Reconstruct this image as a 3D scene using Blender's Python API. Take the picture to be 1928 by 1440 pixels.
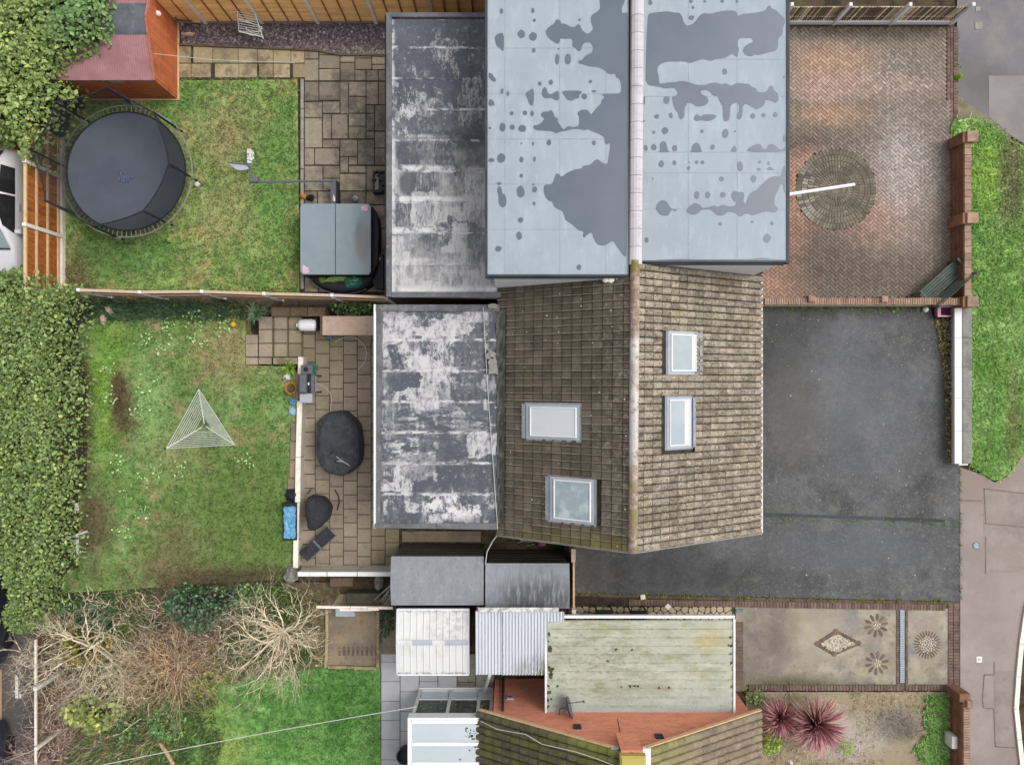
import bpy, math, random
import numpy as np
from mathutils import Vector, Matrix
for _o in list(bpy.data.objects):
    bpy.data.objects.remove(_o)
SC = bpy.context.scene
COL = SC.collection
R = random.Random(11)
NR = np.random.default_rng(5)
rad = math.radians
H, F = 24.0, 1368.0            # drone height above the ground (m), focal length in photo pixels

# ---------------------------------------------------------------- camera, sky, sun, exposure
cam = bpy.data.cameras.new('camera')
cam.sensor_fit = 'HORIZONTAL'
cam.sensor_width = 36.0
cam.lens = 36.0 * F / 1928.0
cam.clip_start, cam.clip_end = 0.1, 1000.0
camo = bpy.data.objects.new('camera', cam)
camo.location = (0, 0, H)
COL.objects.link(camo)
SC.camera = camo

SUN_EL, SUN_AZ = 56.0, 70.0    # azimuth clockwise from +Y
world = bpy.data.worlds.new('World')
SC.world = world
world.use_nodes = True
nt = world.node_tree
bg = nt.nodes['Background']
sky = nt.nodes.new('ShaderNodeTexSky')
sky.sky_type = 'NISHITA'
sky.sun_disc = False
sky.sun_elevation = rad(SUN_EL)
sky.sun_rotation = rad(SUN_AZ)
sky.air_density, sky.dust_density, sky.ozone_density = 1.0, 4.0, 1.0
hs = nt.nodes.new('ShaderNodeHueSaturation')
hs.inputs['Saturation'].default_value = 0.14     # overcast: the cloud layer greys the sky
nt.links.new(sky.outputs[0], hs.inputs['Color'])
nt.links.new(hs.outputs[0], bg.inputs['Color'])
bg.inputs['Strength'].default_value = 0.15
sun = bpy.data.lights.new('sun', 'SUN')
sun.energy = 0.95
sun.angle = rad(35)
sun.color = (1.0, 0.96, 0.90)
suno = bpy.data.objects.new('sun', sun)
_d = Vector((math.sin(rad(SUN_AZ)) * math.cos(rad(SUN_EL)), math.cos(rad(SUN_AZ)) * math.cos(rad(SUN_EL)), math.sin(rad(SUN_EL))))
suno.rotation_euler = _d.to_track_quat('Z', 'Y').to_euler()
suno.location = _d * 60
COL.objects.link(suno)
SC.view_settings.view_transform = 'Standard'
SC.view_settings.look = 'None'
SC.view_settings.gamma = 1.0
SC.view_settings.use_curve_mapping = False
SC.view_settings.exposure = 0.60

# ---------------------------------------------------------------- helpers
def W(px, py, z=0.0):
    k = (H - z) / F
    return Vector(((px - 964) * k, (720 - py) * k, z))
def X(px, z=0.0): return (px - 964) * (H - z) / F
def Y(py, z=0.0): return (720 - py) * (H - z) / F
def WP(pts, z=0.0): return [W(a, b, z) for a, b in pts]

def lin(h):
    h = h.lstrip('#')
    c = [int(h[i:i + 2], 16) / 255 for i in (0, 2, 4)]
    return tuple((x / 12.92 if x <= .04045 else ((x + .055) / 1.055) ** 2.4) for x in c)
ALB = 0.66                      # photo colour -> surface albedo

class NT:
    def __init__(s, name):
        s.m = bpy.data.materials.new(name)
        s.m.use_nodes = True
        s.t = s.m.node_tree
        s.b = s.t.nodes['Principled BSDF']
        s.pos = None
        s.k = 0
    def n(s, typ, **kw):
        nd = s.t.nodes.new(typ)
        for a, v in kw.items():
            setattr(nd, a, v)
        return nd
    def l(s, a, b): s.t.links.new(a, b)
    def P(s):
        if s.pos is None:
            s.pos = s.n('ShaderNodeNewGeometry')
        return s.pos.outputs['Position']
    def math(s, op, a, b=None, clamp=False):
        nd = s.n('ShaderNodeMath', operation=op, use_clamp=clamp)
        for i, v in enumerate((a, b)):
            if v is None: continue
            if isinstance(v, (int, float)): nd.inputs[i].default_value = v
            else: s.l(v, nd.inputs[i])
        return nd.outputs[0]
    def mapr(s, v, lo, hi):
        nd = s.n('ShaderNodeMapRange', clamp=True)
        s.l(v, nd.inputs[0])
        nd.inputs[1].default_value, nd.inputs[2].default_value = lo, hi
        nd.inputs[3].default_value, nd.inputs[4].default_value = 0, 1
        return nd.outputs[0]
    def coords(s, st=(1, 1, 1)):
        s.k += 1
        mp = s.n('ShaderNodeMapping')
        s.l(s.P(), mp.inputs['Vector'])
        mp.inputs['Scale'].default_value = st
        mp.inputs['Location'].default_value = (s.k * 3.7, s.k * 1.9, s.k * 5.3)
        return mp.outputs[0]
    def noise(s, scale, detail=4, st=(1, 1, 1), dist=0.0, rough=.66):
        nd = s.n('ShaderNodeTexNoise')
        nd.inputs['Scale'].default_value = scale
        nd.inputs['Detail'].default_value = detail
        nd.inputs['Roughness'].default_value = rough
        nd.inputs['Distortion'].default_value = dist
        s.l(s.coords(st), nd.inputs['Vector'])
        return nd.outputs[0]
    def vor(s, scale, st=(1, 1, 1), feature='F1'):
        nd = s.n('ShaderNodeTexVoronoi', feature=feature)
        nd.inputs['Scale'].default_value = scale
        s.l(s.coords(st), nd.inputs['Vector'])
        return nd.outputs['Distance']
    def rnd(s):
        s.P()
        oi = s.n('ShaderNodeObjectInfo')
        return s.math('FRACT', s.math('ADD', oi.outputs['Random'], s.pos.outputs['Random Per Island']))
    def axis(s, ax):
        sp = s.n('ShaderNodeSeparateXYZ')
        s.l(s.P(), sp.inputs[0])
        return sp.outputs['xyz'.index(ax)]
    def mask(s, m):
        k = m[0]
        if k == 'n':
            return s.mapr(s.noise(m[1], m[4] if len(m) > 4 else 5, m[5] if len(m) > 5 else (1, 1, 1), m[6] if len(m) > 6 else 0, m[7] if len(m) > 7 else .66), m[2], m[3])
        if k == 'v':
            return s.mapr(s.vor(m[1], m[4] if len(m) > 4 else (1, 1, 1)), m[2], m[3])
        if k == 've':
            return s.mapr(s.vor(m[1], m[4] if len(m) > 4 else (1, 1, 1), 'DISTANCE_TO_EDGE'), m[2], m[3])
        if k == 'vc':              # blocky cells with frayed edges: scale, lo, hi, stretch
            nz = s.n('ShaderNodeTexNoise'); nz.inputs['Scale'].default_value = 5; nz.inputs['Detail'].default_value = 6; nz.inputs['Roughness'].default_value = .75
            s.l(s.coords((1, 1, 1)), nz.inputs['Vector'])
            ad = s.n('ShaderNodeVectorMath', operation='MULTIPLY_ADD')
            s.l(nz.outputs['Color'], ad.inputs[0]); ad.inputs[1].default_value = (.35, .35, 0); s.l(s.coords(m[4]), ad.inputs[2])
            nd = s.n('ShaderNodeTexVoronoi', feature='F1', distance='CHEBYCHEV')
            nd.inputs['Scale'].default_value = m[1]; nd.inputs['Randomness'].default_value = .7
            s.l(ad.outputs[0], nd.inputs['Vector'])
            sp = s.n('ShaderNodeSeparateColor'); s.l(nd.outputs['Color'], sp.inputs[0])
            return s.mapr(sp.outputs[0], m[2], m[3])
        if k == 'r':
            return s.mapr(s.rnd(), m[1], m[2])
        if k == 's':               # spot at a place: (px,py,z), rx, ry in px, softness, noise scale, noise amount
            (px, py, z), rx, ry = m[1], m[2], m[3]
            soft = m[4] if len(m) > 4 else .3
            ns, na = (m[5], m[6]) if len(m) > 6 else (1.2, .7)
            c = W(px, py, z); kk = (H - z) / F
            mp = s.n('ShaderNodeMapping')
            s.l(s.P(), mp.inputs['Vector'])
            sx, sy = 1 / (rx * kk), 1 / (ry * kk)
            mp.inputs['Scale'].default_value = (sx, sy, 0)
            mp.inputs['Location'].default_value = (-c.x * sx, -c.y * sy, 0)
            ln = s.n('ShaderNodeVectorMath', operation='LENGTH')
            s.l(mp.outputs[0], ln.inputs[0])
            v = ln.outputs['Value']
            nz = s.math('MULTIPLY', s.math('SUBTRACT', s.noise(ns, 5), .5), na * 2)
            return s.mapr(s.math('ADD', v, nz), 1 + soft, 1 - soft)
        if k == 'ln':              # lines: axis, start, period, half width
            c = s.axis(m[1])
            d = s.math('MULTIPLY', s.math('PINGPONG', s.math('DIVIDE', s.math('SUBTRACT', c, m[2]), m[3]), .5), m[3])
            return s.mapr(d, m[4] * 1.6, m[4] * .6)
        if k == 'gt':              # beyond a value along an axis
            return s.mapr(s.axis(m[1]), m[2], m[3])
        raise ValueError(k)
    def masks(s, ms):
        if isinstance(ms[0], str): ms = [ms]
        v = s.mask(ms[0])
        for q in ms[1:]:
            v = s.math('MULTIPLY', v, s.mask(q))
        return v

MATS = {}
def mat(name, base, layers=(), gain=1.0, sat=1.0, rough=.85, spec=.25, rand=0.0, hue=0.0, bump=(), metal=0.0, coat=0.0, trans=None, alpha=None, emit=None):
    s = NT(name)
    col = None
    def mixc(a, b, f):
        nd = s.n('ShaderNodeMix', data_type='RGBA')
        for i, v in ((6, a), (7, b)):
            if isinstance(v, tuple): nd.inputs[i].default_value = v
            else: s.l(v, nd.inputs[i])
        s.l(f, nd.inputs[0])
        return nd.outputs[2]
    def albedo(h):
        c = lin(h); g = .3 * c[0] + .59 * c[1] + .11 * c[2]
        return tuple(min(.84, (g + (x - g) * sat) * ALB * gain) for x in c) + (1.0,)
    col = albedo(base)
    for L in layers:
        f = s.masks(L[1])
        if len(L) > 2: f = s.math('MULTIPLY', f, L[2])
        col = mixc(col, albedo(L[0]), f)
    if rand or hue:
        nd = s.n('ShaderNodeHueSaturation')
        if isinstance(col, tuple): nd.inputs['Color'].default_value = col
        else: s.l(col, nd.inputs['Color'])
        r = s.rnd()
        if rand: s.l(s.math('ADD', s.math('MULTIPLY', r, 2 * rand), 1 - rand), nd.inputs['Value'])
        if hue: s.l(s.math('ADD', s.math('MULTIPLY', s.math('FRACT', s.math('MULTIPLY', r, 7.3)), hue), .5 - hue / 2), nd.inputs['Hue'])
        col = nd.outputs[0]
    bi = s.b.inputs
    if isinstance(col, tuple): bi['Base Color'].default_value = col
    else: s.l(col, bi['Base Color'])
    bi['Roughness'].default_value = rough
    bi['Specular IOR Level'].default_value = spec
    bi['Metallic'].default_value = metal
    bi['Coat Weight'].default_value = coat
    prev = None
    for bm in bump:
        h = s.noise(bm[0], 5, bm[3] if len(bm) > 3 else (1, 1, 1))
        nd = s.n('ShaderNodeBump')
        nd.inputs['Strength'].default_value = bm[1]
        nd.inputs['Distance'].default_value = bm[2]
        s.l(h, nd.inputs['Height'])
        if prev is not None: s.l(prev, nd.inputs['Normal'])
        prev = nd.outputs[0]
    if prev is not None: s.l(prev, bi['Normal'])
    if alpha is not None:
        bi['Alpha'].default_value = alpha
    MATS[name] = s.m
    return s.m

OFF = {}
CHILD = {}
def tag(o, label=None, cat=None, group=None, kind=None):
    for k, v in (('label', label), ('category', cat), ('group', group), ('kind', kind)):
        if v: o[k] = v
    return o
def thing(name, label, cat, loc, group=None):
    o = bpy.data.objects.new(name, None)
    o.empty_display_size = .2
    o.location = loc
    COL.objects.link(o)
    OFF[o.name] = Vector(loc)
    return tag(o, label, cat, group)
def link(name, me, parent=None, mtx=None):
    o = bpy.data.objects.new(name, me)
    COL.objects.link(o)
    off = OFF[parent.name] if parent is not None else Vector()
    if parent is not None: o.parent = parent
    if mtx is not None:
        m = mtx.copy()
        m.translation = m.translation - off
        o.matrix_local = m
        OFF[o.name] = mtx.translation.copy()
    else:
        OFF[o.name] = off.copy()
    return o
def copy_tree(o, parent=None):
    c = o.copy(); COL.objects.link(c)
    c.parent = parent
    for ch in o.children: copy_tree(ch, c)
    return c

class MB:
    def __init__(s): s.v, s.f, s.mi = [], [], []
    def add(s, vs, fs, mi=0):
        b = len(s.v)
        s.v += [tuple(p) for p in vs]
        s.f += [[i + b for i in q] for q in fs]
        s.mi += [mi] * len(fs)
        return s
    def box(s, x0, x1, y0, y1, z0, z1, mi=0, M=None):
        vs = [Vector(p) for p in ((x0, y0, z0), (x1, y0, z0), (x1, y1, z0), (x0, y1, z0), (x0, y0, z1), (x1, y0, z1), (x1, y1, z1), (x0, y1, z1))]
        if M is not None: vs = [M @ p for p in vs]
        return s.add(vs, [(3, 2, 1, 0), (4, 5, 6, 7), (0, 1, 5, 4), (1, 2, 6, 5), (2, 3, 7, 6), (3, 0, 4, 7)], mi)
    def bbox(s, x0, x1, y0, y1, z0, z1, b=.01, mi=0, M=None):   # box with a chamfered top edge
        vs = [(x0, y0, z0), (x1, y0, z0), (x1, y1, z0), (x0, y1, z0), (x0, y0, z1 - b), (x1, y0, z1 - b), (x1, y1, z1 - b), (x0, y1, z1 - b),
              (x0 + b, y0 + b, z1), (x1 - b, y0 + b, z1), (x1 - b, y1 - b, z1), (x0 + b, y1 - b, z1)]
        vs = [Vector(p) for p in vs]
        if M is not None: vs = [M @ p for p in vs]
        fs = [(3, 2, 1, 0), (8, 9, 10, 11)]
        for i in range(4):
            j = (i + 1) % 4
            fs += [(i, j, 4 + j, 4 + i), (4 + i, 4 + j, 8 + j, 8 + i)]
        return s.add(vs, fs, mi)
    def prism(s, pts, z0, z1, mi=0):
        n = len(pts)
        a = sum(pts[i][0] * pts[(i + 1) % n][1] - pts[(i + 1) % n][0] * pts[i][1] for i in range(n))
        if a < 0: pts = list(reversed(pts))
        vs = [(p[0], p[1], z0) for p in pts] + [(p[0], p[1], z1) for p in pts]
        fs = [tuple(range(n, 2 * n)), tuple(reversed(range(n)))] + [(i, (i + 1) % n, n + (i + 1) % n, n + i) for i in range(n)]
        return s.add(vs, fs, mi)
    def beam(s, a, b, w, h, mi=0, up=(0, 0, 1)):
        a, b = Vector(a), Vector(b)
        d = (b - a).normalized()
        u = Vector(up)
        sd = d.cross(u)
        if sd.length < 1e-4: sd = d.cross(Vector((1, 0, 0)))
        sd.normalize(); u = sd.cross(d)
        sd *= w / 2; u = u * h / 2
        vs = [a - sd - u, a + sd - u, a + sd + u, a - sd + u, b - sd - u, b + sd - u, b + sd + u, b - sd + u]
        return s.add(vs, [(0, 1, 2, 3), (7, 6, 5, 4), (0, 4, 5, 1), (1, 5, 6, 2), (2, 6, 7, 3), (3, 7, 4, 0)], mi)
    def tube(s, pts, r, n=6, mi=0, close=False):
        pts = [Vector(p) for p in pts]
        m = len(pts)
        rs = r if isinstance(r, (list, tuple)) else [r] * m
        vs, fs = [], []
        for i, p in enumerate(pts):
            if close: d = pts[(i + 1) % m] - pts[i - 1]
            else: d = pts[min(i + 1, m - 1)] - pts[max(i - 1, 0)]
            d.normalize()
            a = d.cross(Vector((0, 0, 1)))
            if a.length < 1e-3: a = d.cross(Vector((1, 0, 0)))
            a.normalize(); b = a.cross(d)
            for k in range(n):
                t = 2 * math.pi * k / n
                vs.append(p + (a * math.cos(t) + b * math.sin(t)) * rs[i])
        for i in range(m if close else m - 1):
            j = (i + 1) % m
            for k in range(n):
                q = (k + 1) % n
                fs.append((i * n + k, i * n + q, j * n + q, j * n + k))
        if not close: fs += [tuple(range(n)), tuple(reversed(range((m - 1) * n, m * n)))]
        return s.add(vs, fs, mi)
    def lathe(s, c, prof, n=20, mi=0, M=None, cap=True):
        c = Vector(c)
        vs, fs = [], []
        for r, z in prof:
            for k in range(n):
                t = 2 * math.pi * k / n
                p = Vector((r * math.cos(t), r * math.sin(t), z))
                vs.append((M @ p if M is not None else p) + c)
        for i in range(len(prof) - 1):
            for k in range(n):
                q = (k + 1) % n
                fs.append((i * n + k, i * n + q, (i + 1) * n + q, (i + 1) * n + k))
        if cap: fs += [tuple(reversed(range(n))), tuple(range((len(prof) - 1) * n, len(prof) * n))]
        return s.add(vs, fs, mi)
    def cyl(s, c, r, z0, z1, n=16, mi=0): return s.lathe((c[0], c[1], 0), [(r, z0), (r, z1)], n, mi)
    def build(s, name, m, parent=None, smooth=False, kind=None, label=None, cat=None, group=None):
        off = OFF[parent.name] if parent is not None else Vector()
        base = Vector()
        if parent is None and kind not in ('structure', 'stuff') and s.v:
            a = np.array(s.v)
            base = Vector(((a[:, 0].min() + a[:, 0].max()) / 2, (a[:, 1].min() + a[:, 1].max()) / 2, a[:, 2].min()))
        d = off + base
        me = bpy.data.meshes.new(name)
        me.from_pydata([(p[0] - d.x, p[1] - d.y, p[2] - d.z) for p in s.v], [], s.f)
        ms = m if isinstance(m, (list, tuple)) else [m]
        for q in ms: me.materials.append(q)
        if len(ms) > 1: me.polygons.foreach_set('material_index', s.mi)
        if smooth: me.polygons.foreach_set('use_smooth', [True] * len(me.polygons))
        me.update()
        o = bpy.data.objects.new(name, me)
        COL.objects.link(o)
        if parent is not None: o.parent = parent
        o.location = base
        OFF[o.name] = d
        return tag(o, label, cat, group, kind)

def npmesh(name, V, Fc, m, parent=None, kind=None, label=None, cat=None, smooth=False, nv=3):
    """big mesh from numpy arrays; faces all with nv corners"""
    off = OFF[parent.name] if parent is not None else Vector()
    me = bpy.data.meshes.new(name)
    V = np.asarray(V, dtype=np.float32).reshape(-1, 3) - np.array(off, dtype=np.float32)
    Fc = np.asarray(Fc, dtype=np.int32).reshape(-1, nv)
    me.vertices.add(len(V)); me.vertices.foreach_set('co', V.ravel())
    me.loops.add(Fc.size); me.loops.foreach_set('vertex_index', Fc.ravel())
    me.polygons.add(len(Fc))
    me.polygons.foreach_set('loop_start', np.arange(0, Fc.size, nv, dtype=np.int32))
    me.update(calc_edges=True)
    me.materials.append(m)
    if smooth: me.polygons.foreach_set('use_smooth', [True] * len(Fc))
    o = bpy.data.objects.new(name, me)
    COL.objects.link(o)
    if parent is not None: o.parent = parent
    OFF[o.name] = off.copy()
    return tag(o, label, cat, None, kind)

def inpoly(P, poly):
    poly = np.asarray(poly, dtype=float)
    x, y = P[:, 0], P[:, 1]
    r = np.zeros(len(P), bool)
    j = len(poly) - 1
    for i in range(len(poly)):
        xi, yi, xj, yj = *poly[i], *poly[j]
        c = ((yi > y) != (yj > y)) & (x < (xj - xi) * (y - yi) / (yj - yi + 1e-12) + xi)
        r ^= c
        j = i
    return r
def edgedist(P, poly):
    poly = np.asarray(poly, dtype=float)
    d = np.full(len(P), 1e9)
    for i in range(len(poly)):
        a, b = poly[i - 1], poly[i]
        ab = b - a
        t = np.clip(((P - a) @ ab) / (ab @ ab + 1e-12), 0, 1)
        d = np.minimum(d, np.linalg.norm(P - (a + t[:, None] * ab), axis=1))
    return d
def scatter(poly, n, excl=()):
    poly = np.asarray(poly, dtype=float)
    lo, hi = poly.min(0), poly.max(0)
    P = NR.random((int(n), 2)) * (hi - lo) + lo
    k = inpoly(P, poly)
    for e in excl: k &= ~inpoly(P, np.asarray(e, dtype=float))
    return P[k]
def pw(pts, z=0.0): return [tuple(W(a, b, z)[:2]) for a, b in pts]
def snoise(P, s, seed=0):
    """cheap smooth 2d noise in -1..1"""
    r = np.random.default_rng(seed)
    out = np.zeros(len(P))
    for k in range(7):
        a = r.random() * 6.283; f = s * (0.6 + 1.5 * r.random())
        out += np.sin((P[:, 0] * np.cos(a) + P[:, 1] * np.sin(a)) * f + r.random() * 6.283)
    return out / 3.2
def chaikin(pts, it=1):
    for _ in range(it):
        q = []
        for i in range(len(pts)):
            a, b = pts[i], pts[(i + 1) % len(pts)]
            q += [(a[0] * .78 + b[0] * .22, a[1] * .78 + b[1] * .22), (a[0] * .22 + b[0] * .78, a[1] * .22 + b[1] * .78)]
        pts = q
    return pts

def blades(name, P, z, m, hmin, hmax, wid, per=4, lean=.8, parent=None, kind='stuff', label=None, cat=None, spread=.04):
    n = len(P) * per
    C = np.repeat(P, per, 0) + NR.normal(0, spread, (n, 2))
    Z = np.repeat(z, per) if hasattr(z, '__len__') else np.full(n, z)
    a = NR.random(n) * 6.283
    L = hmin + (hmax - hmin) * NR.random(n)
    ln = L * lean * (.3 + .9 * NR.random(n))
    b = a + np.pi / 2
    w = wid * (.5 + NR.random(n))
    V = np.zeros((n, 3, 3))
    V[:, 0, :2] = C + np.stack([np.cos(b), np.sin(b)], 1) * w[:, None] / 2
    V[:, 1, :2] = C - np.stack([np.cos(b), np.sin(b)], 1) * w[:, None] / 2
    V[:, 2, :2] = C + np.stack([np.cos(a), np.sin(a)], 1) * ln[:, None]
    V[:, 0, 2] = V[:, 1, 2] = Z
    V[:, 2, 2] = Z + L * .8
    return npmesh(name, V, np.arange(n * 3), m, parent, kind, label, cat)

def leafmesh(name, C, m, size, parent, up=.7, fold=.25, kind=None):
    """leaves: bent diamonds at the points C"""
    n = len(C)
    sz = size * (.5 + 1.1 * NR.random(n) ** 1.5)
    nrm = NR.normal(0, 1, (n, 3)); nrm /= np.linalg.norm(nrm, axis=1)[:, None]
    nrm = nrm * (1 - up) + np.array([0, 0, 1.0]) * up
    nrm /= np.linalg.norm(nrm, axis=1)[:, None]
    t = NR.normal(0, 1, (n, 3))
    t -= (t * nrm).sum(1)[:, None] * nrm
    t /= np.linalg.norm(t, axis=1)[:, None]
    b = np.cross(nrm, t)
    s = sz[:, None]
    V = np.zeros((n, 4, 3))
    V[:, 0] = C - t * s * .5
    V[:, 1] = C + b * s * .34 + nrm * s * fold * .4
    V[:, 2] = C + t * s * .5 - nrm * s * .08
    V[:, 3] = C - b * s * .34 + nrm * s * fold * .4
    i = np.arange(n) * 4
    Fc = np.concatenate([np.stack([i, i + 2, i + 1], 1), np.stack([i, i + 3, i + 2], 1)])
    return npmesh(name, V, Fc, m, parent, kind)

def bush(name, label, cat, poly_px, zb, zt, n, size, m, min_, bump=.25, seed=1, up=.7, group=None, fall=.5, step=.25, depth=.35):
    """a leafy shrub or hedge: a twiggy inner mass and leaves over and through it; outline given where it is widest"""
    zm = zb + (zt - zb) * .75
    poly = np.array(pw(poly_px, zm))
    c = poly.mean(0)
    root = thing(name, label, cat, (c[0], c[1], zb), group)
    def top(P):
        d = edgedist(P, poly)
        e = np.clip(d / fall, 0, 1)
        return zb + (zt - zb) * (.30 + .70 * np.sqrt(1 - (1 - e) ** 2)) + bump * (snoise(P, 4.5, seed) * .6 + snoise(P, 11, seed + 3) * .4) * (.4 + .6 * e)
    P = scatter(poly, n * (np.ptp(poly[:, 0]) * np.ptp(poly[:, 1])) )
    zz = top(P)
    dep = NR.random(len(P)) ** 1.6 * depth
    C = np.column_stack([P, zz - dep])
    C[:, :2] += NR.normal(0, .05, (len(P), 2))
    leafmesh('foliage', C, m, size, root, up)
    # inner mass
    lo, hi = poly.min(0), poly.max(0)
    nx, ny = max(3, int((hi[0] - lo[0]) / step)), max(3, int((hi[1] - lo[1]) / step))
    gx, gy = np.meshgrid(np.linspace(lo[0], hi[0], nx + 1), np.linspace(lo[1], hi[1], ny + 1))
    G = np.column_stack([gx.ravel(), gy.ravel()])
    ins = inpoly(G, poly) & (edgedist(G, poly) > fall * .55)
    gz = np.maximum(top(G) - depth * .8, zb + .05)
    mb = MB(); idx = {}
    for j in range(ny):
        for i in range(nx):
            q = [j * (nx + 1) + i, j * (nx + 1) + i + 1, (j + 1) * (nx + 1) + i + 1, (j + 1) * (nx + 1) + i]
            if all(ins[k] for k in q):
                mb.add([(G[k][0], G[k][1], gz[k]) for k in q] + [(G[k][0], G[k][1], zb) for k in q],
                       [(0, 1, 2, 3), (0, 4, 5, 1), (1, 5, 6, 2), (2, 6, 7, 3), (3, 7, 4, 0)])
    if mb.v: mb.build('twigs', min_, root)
    return root

def segmesh(name, segs, m, parent, n=3, kind=None):
    S = np.array([(*a, *b, r0, r1) for a, b, r0, r1 in segs])
    A, B, r0, r1 = S[:, 0:3], S[:, 3:6], S[:, 6], S[:, 7]
    d = B - A
    d /= (np.linalg.norm(d, axis=1)[:, None] + 1e-9)
    ref = np.tile(np.array([0.0, 0, 1]), (len(S), 1))
    ref[np.abs(d[:, 2]) > .95] = (1, 0, 0)
    u = np.cross(d, ref); u /= np.linalg.norm(u, axis=1)[:, None]
    v = np.cross(d, u)
    V = np.zeros((len(S), 2 * n, 3))
    for k in range(n):
        t = 2 * math.pi * k / n
        o = u * math.cos(t) + v * math.sin(t)
        V[:, k] = A + o * r0[:, None]
        V[:, n + k] = B + o * r1[:, None]
    base = np.arange(len(S)) * 2 * n
    Fs = []
    for k in range(n):
        q = (k + 1) % n
        Fs.append(np.stack([base + k, base + q, base + n + q, base + n + k], 1))
    return npmesh(name, V, np.concatenate(Fs), m, parent, kind, nv=4)

def grow(segs, p, d, L, r, lvl, rr, up=.06, split=.55, jit=.22, steps=5, ang=(25, 55), shrink=.62):
    d = d.normalized()
    sl = L / steps
    for i in range(steps):
        d2 = (d + Vector((rr.gauss(0, jit), rr.gauss(0, jit), rr.gauss(0, jit) + up))).normalized()
        q = p + d2 * sl
        r1 = r * (.86 if lvl else .7)
        segs.append((p[:], q[:], r, r1))
        p, d, r = q, d2, r1
        if lvl > 0 and i >= 1 and rr.random() < split + (.3 if i == steps - 1 else 0):
            for _ in range(2 if i == steps - 1 else 1):
                ax = Vector((rr.gauss(0, 1), rr.gauss(0, 1), rr.gauss(0, 1))).cross(d)
                if ax.length < 1e-3: continue
                nd = Matrix.Rotation(rad(rr.uniform(*ang)), 3, ax.normalized()) @ d
                grow(segs, p, nd, L * shrink * rr.uniform(.7, 1.2), r * .72, lvl - 1, rr, up, split, jit, steps, ang, shrink)
# ---------------------------------------------------------------- materials
N = 'n'
M = {}
def mm(k, *a, **b): M[k] = mat(k, *a, **b)
mm('soil', '#5d4f3f', [('#3f3529', (N, 2.2, .45, .6)), ('#7d7058', (N, 9, .6, .72)), ('#6a7040', (N, 1.1, .58, .7), .6)], rough=1, bump=[(14, .6, .05)])
mm('lawn_upper', '#6f8840', [('#5f7f38', (N, .8, .44, .56), .9), ('#9c9058', (N, 1.3, .50, .62), .75), ('#8f835a', (N, 5, .53, .65), .65), ('#4f7030', (N, 3.5, .55, .66), .8), ('#93a860', (N, 2.2, .54, .66), .7),
    ('#8d7c58', ('s', (440, 260, 0), 80, 60, .7, 1.2, .9), .7), ('#968c5c', ('s', (430, 400, 0), 80, 50, .7, 1.2, .9), .5), ('#6d6146', ('s', (150, 520, 0), 34, 50, .5), .9), ('#4e7434', ('s', (230, 480, 0), 80, 40, .5), .75), ('#557f34', ('s', (510, 330, 0), 46, 170, .6), .7), ('#557f34', ('s', (340, 180, 0), 40, 40, .6), .7)], rough=1, bump=[(20, .5, .05)], rand=.45, hue=.035, gain=1.3, sat=0.9)
mm('lawn_middle', '#628540', [('#7b9f5c', (N, .8, .50, .62), .75), ('#547830', (N, 1.9, .50, .62), .85), ('#93895c', (N, 1.1, .52, .64), .85), ('#8a7450', (N, 3.2, .58, .68), .7), ('#94b464', (N, 3.3, .60, .70), .7),
    ('#9a8c5e', ('s', (430, 660, .4), 60, 60, .7, 1.4, .9), .7), ('#5d4d39', ('s', (168, 985, .4), 42, 80, .5, 1.5, .8), .8),
    ('#6e9a2c', ('s', (200, 720, .4), 36, 130, .5, 1.4, .7), .7), ('#87935a', ('s', (330, 850, .4), 60, 50, .6, 1.6, .8), .6), ('#54702f', ('s', (450, 960, .4), 110, 130, .4), .75), ('#51462f', ('s', (420, 1092, .4), 170, 30, .5), .9), ('#6b5c40', ('s', (330, 1040, .4), 60, 60, .6), .6),
    ('#7da45e', ('s', (275, 745, .4), 40, 65, .6, 1.4, .8), .6), ('#4e4836', ('s', (200, 568, .4), 80, 22, .5), .9), ('#5b4636', ('s', (152, 780, .4), 20, 110, .4, 1.4, .5), .95), ('#4f382e', ('s', (231, 775, .4), 22, 50, .5, 2.4, .7), .8), ('#59442f', ('s', (222, 735, .4), 14, 40, .4, 2, .5), .9)], rough=1, bump=[(20, .5, .05)], rand=.45, hue=.035, gain=1.25, sat=0.9)
mm('lawn_lower', '#639540', [('#4a7f2c', (N, 1.0, .46, .58), .9), ('#7fae58', (N, 1.5, .52, .64), .75), ('#8aa844', (N, .8, .58, .70), .6), ('#3f6f2c', (N, 3.5, .54, .66), .75), ('#8d9a4c', (N, 5, .56, .68), .5), ('#93a446', ('s', (430, 1425, 0), 46, 36, .8, 1.4, .9), .7), ('#437628', ('s', (640, 1310, 0), 80, 70, .6), .7), ('#8aa044', ('s', (400, 1340, 0), 30, 24, .8, 1.4, .8), .5)], rough=1, bump=[(20, .5, .05)], rand=.42, hue=.03, gain=1.3, sat=0.85)
mm('verge_green', '#74a044', [('#90b45e', (N, 1.0, .48, .64), .9), ('#548c28', (N, 2.0, .52, .66), .8), ('#9cbc3c', ('s', (1855, 330, 0), 26, 60, .6), .7), ('#7c7650', ('s', (1900, 330, 0), 24, 90, .5), .8), ('#8a8a55', ('s', (1905, 780, 0), 12, 80, .6), .7)], rough=1, bump=[(20, .5, .05)], rand=0.4, hue=0.03, gain=1.7, sat=0.84)
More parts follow.
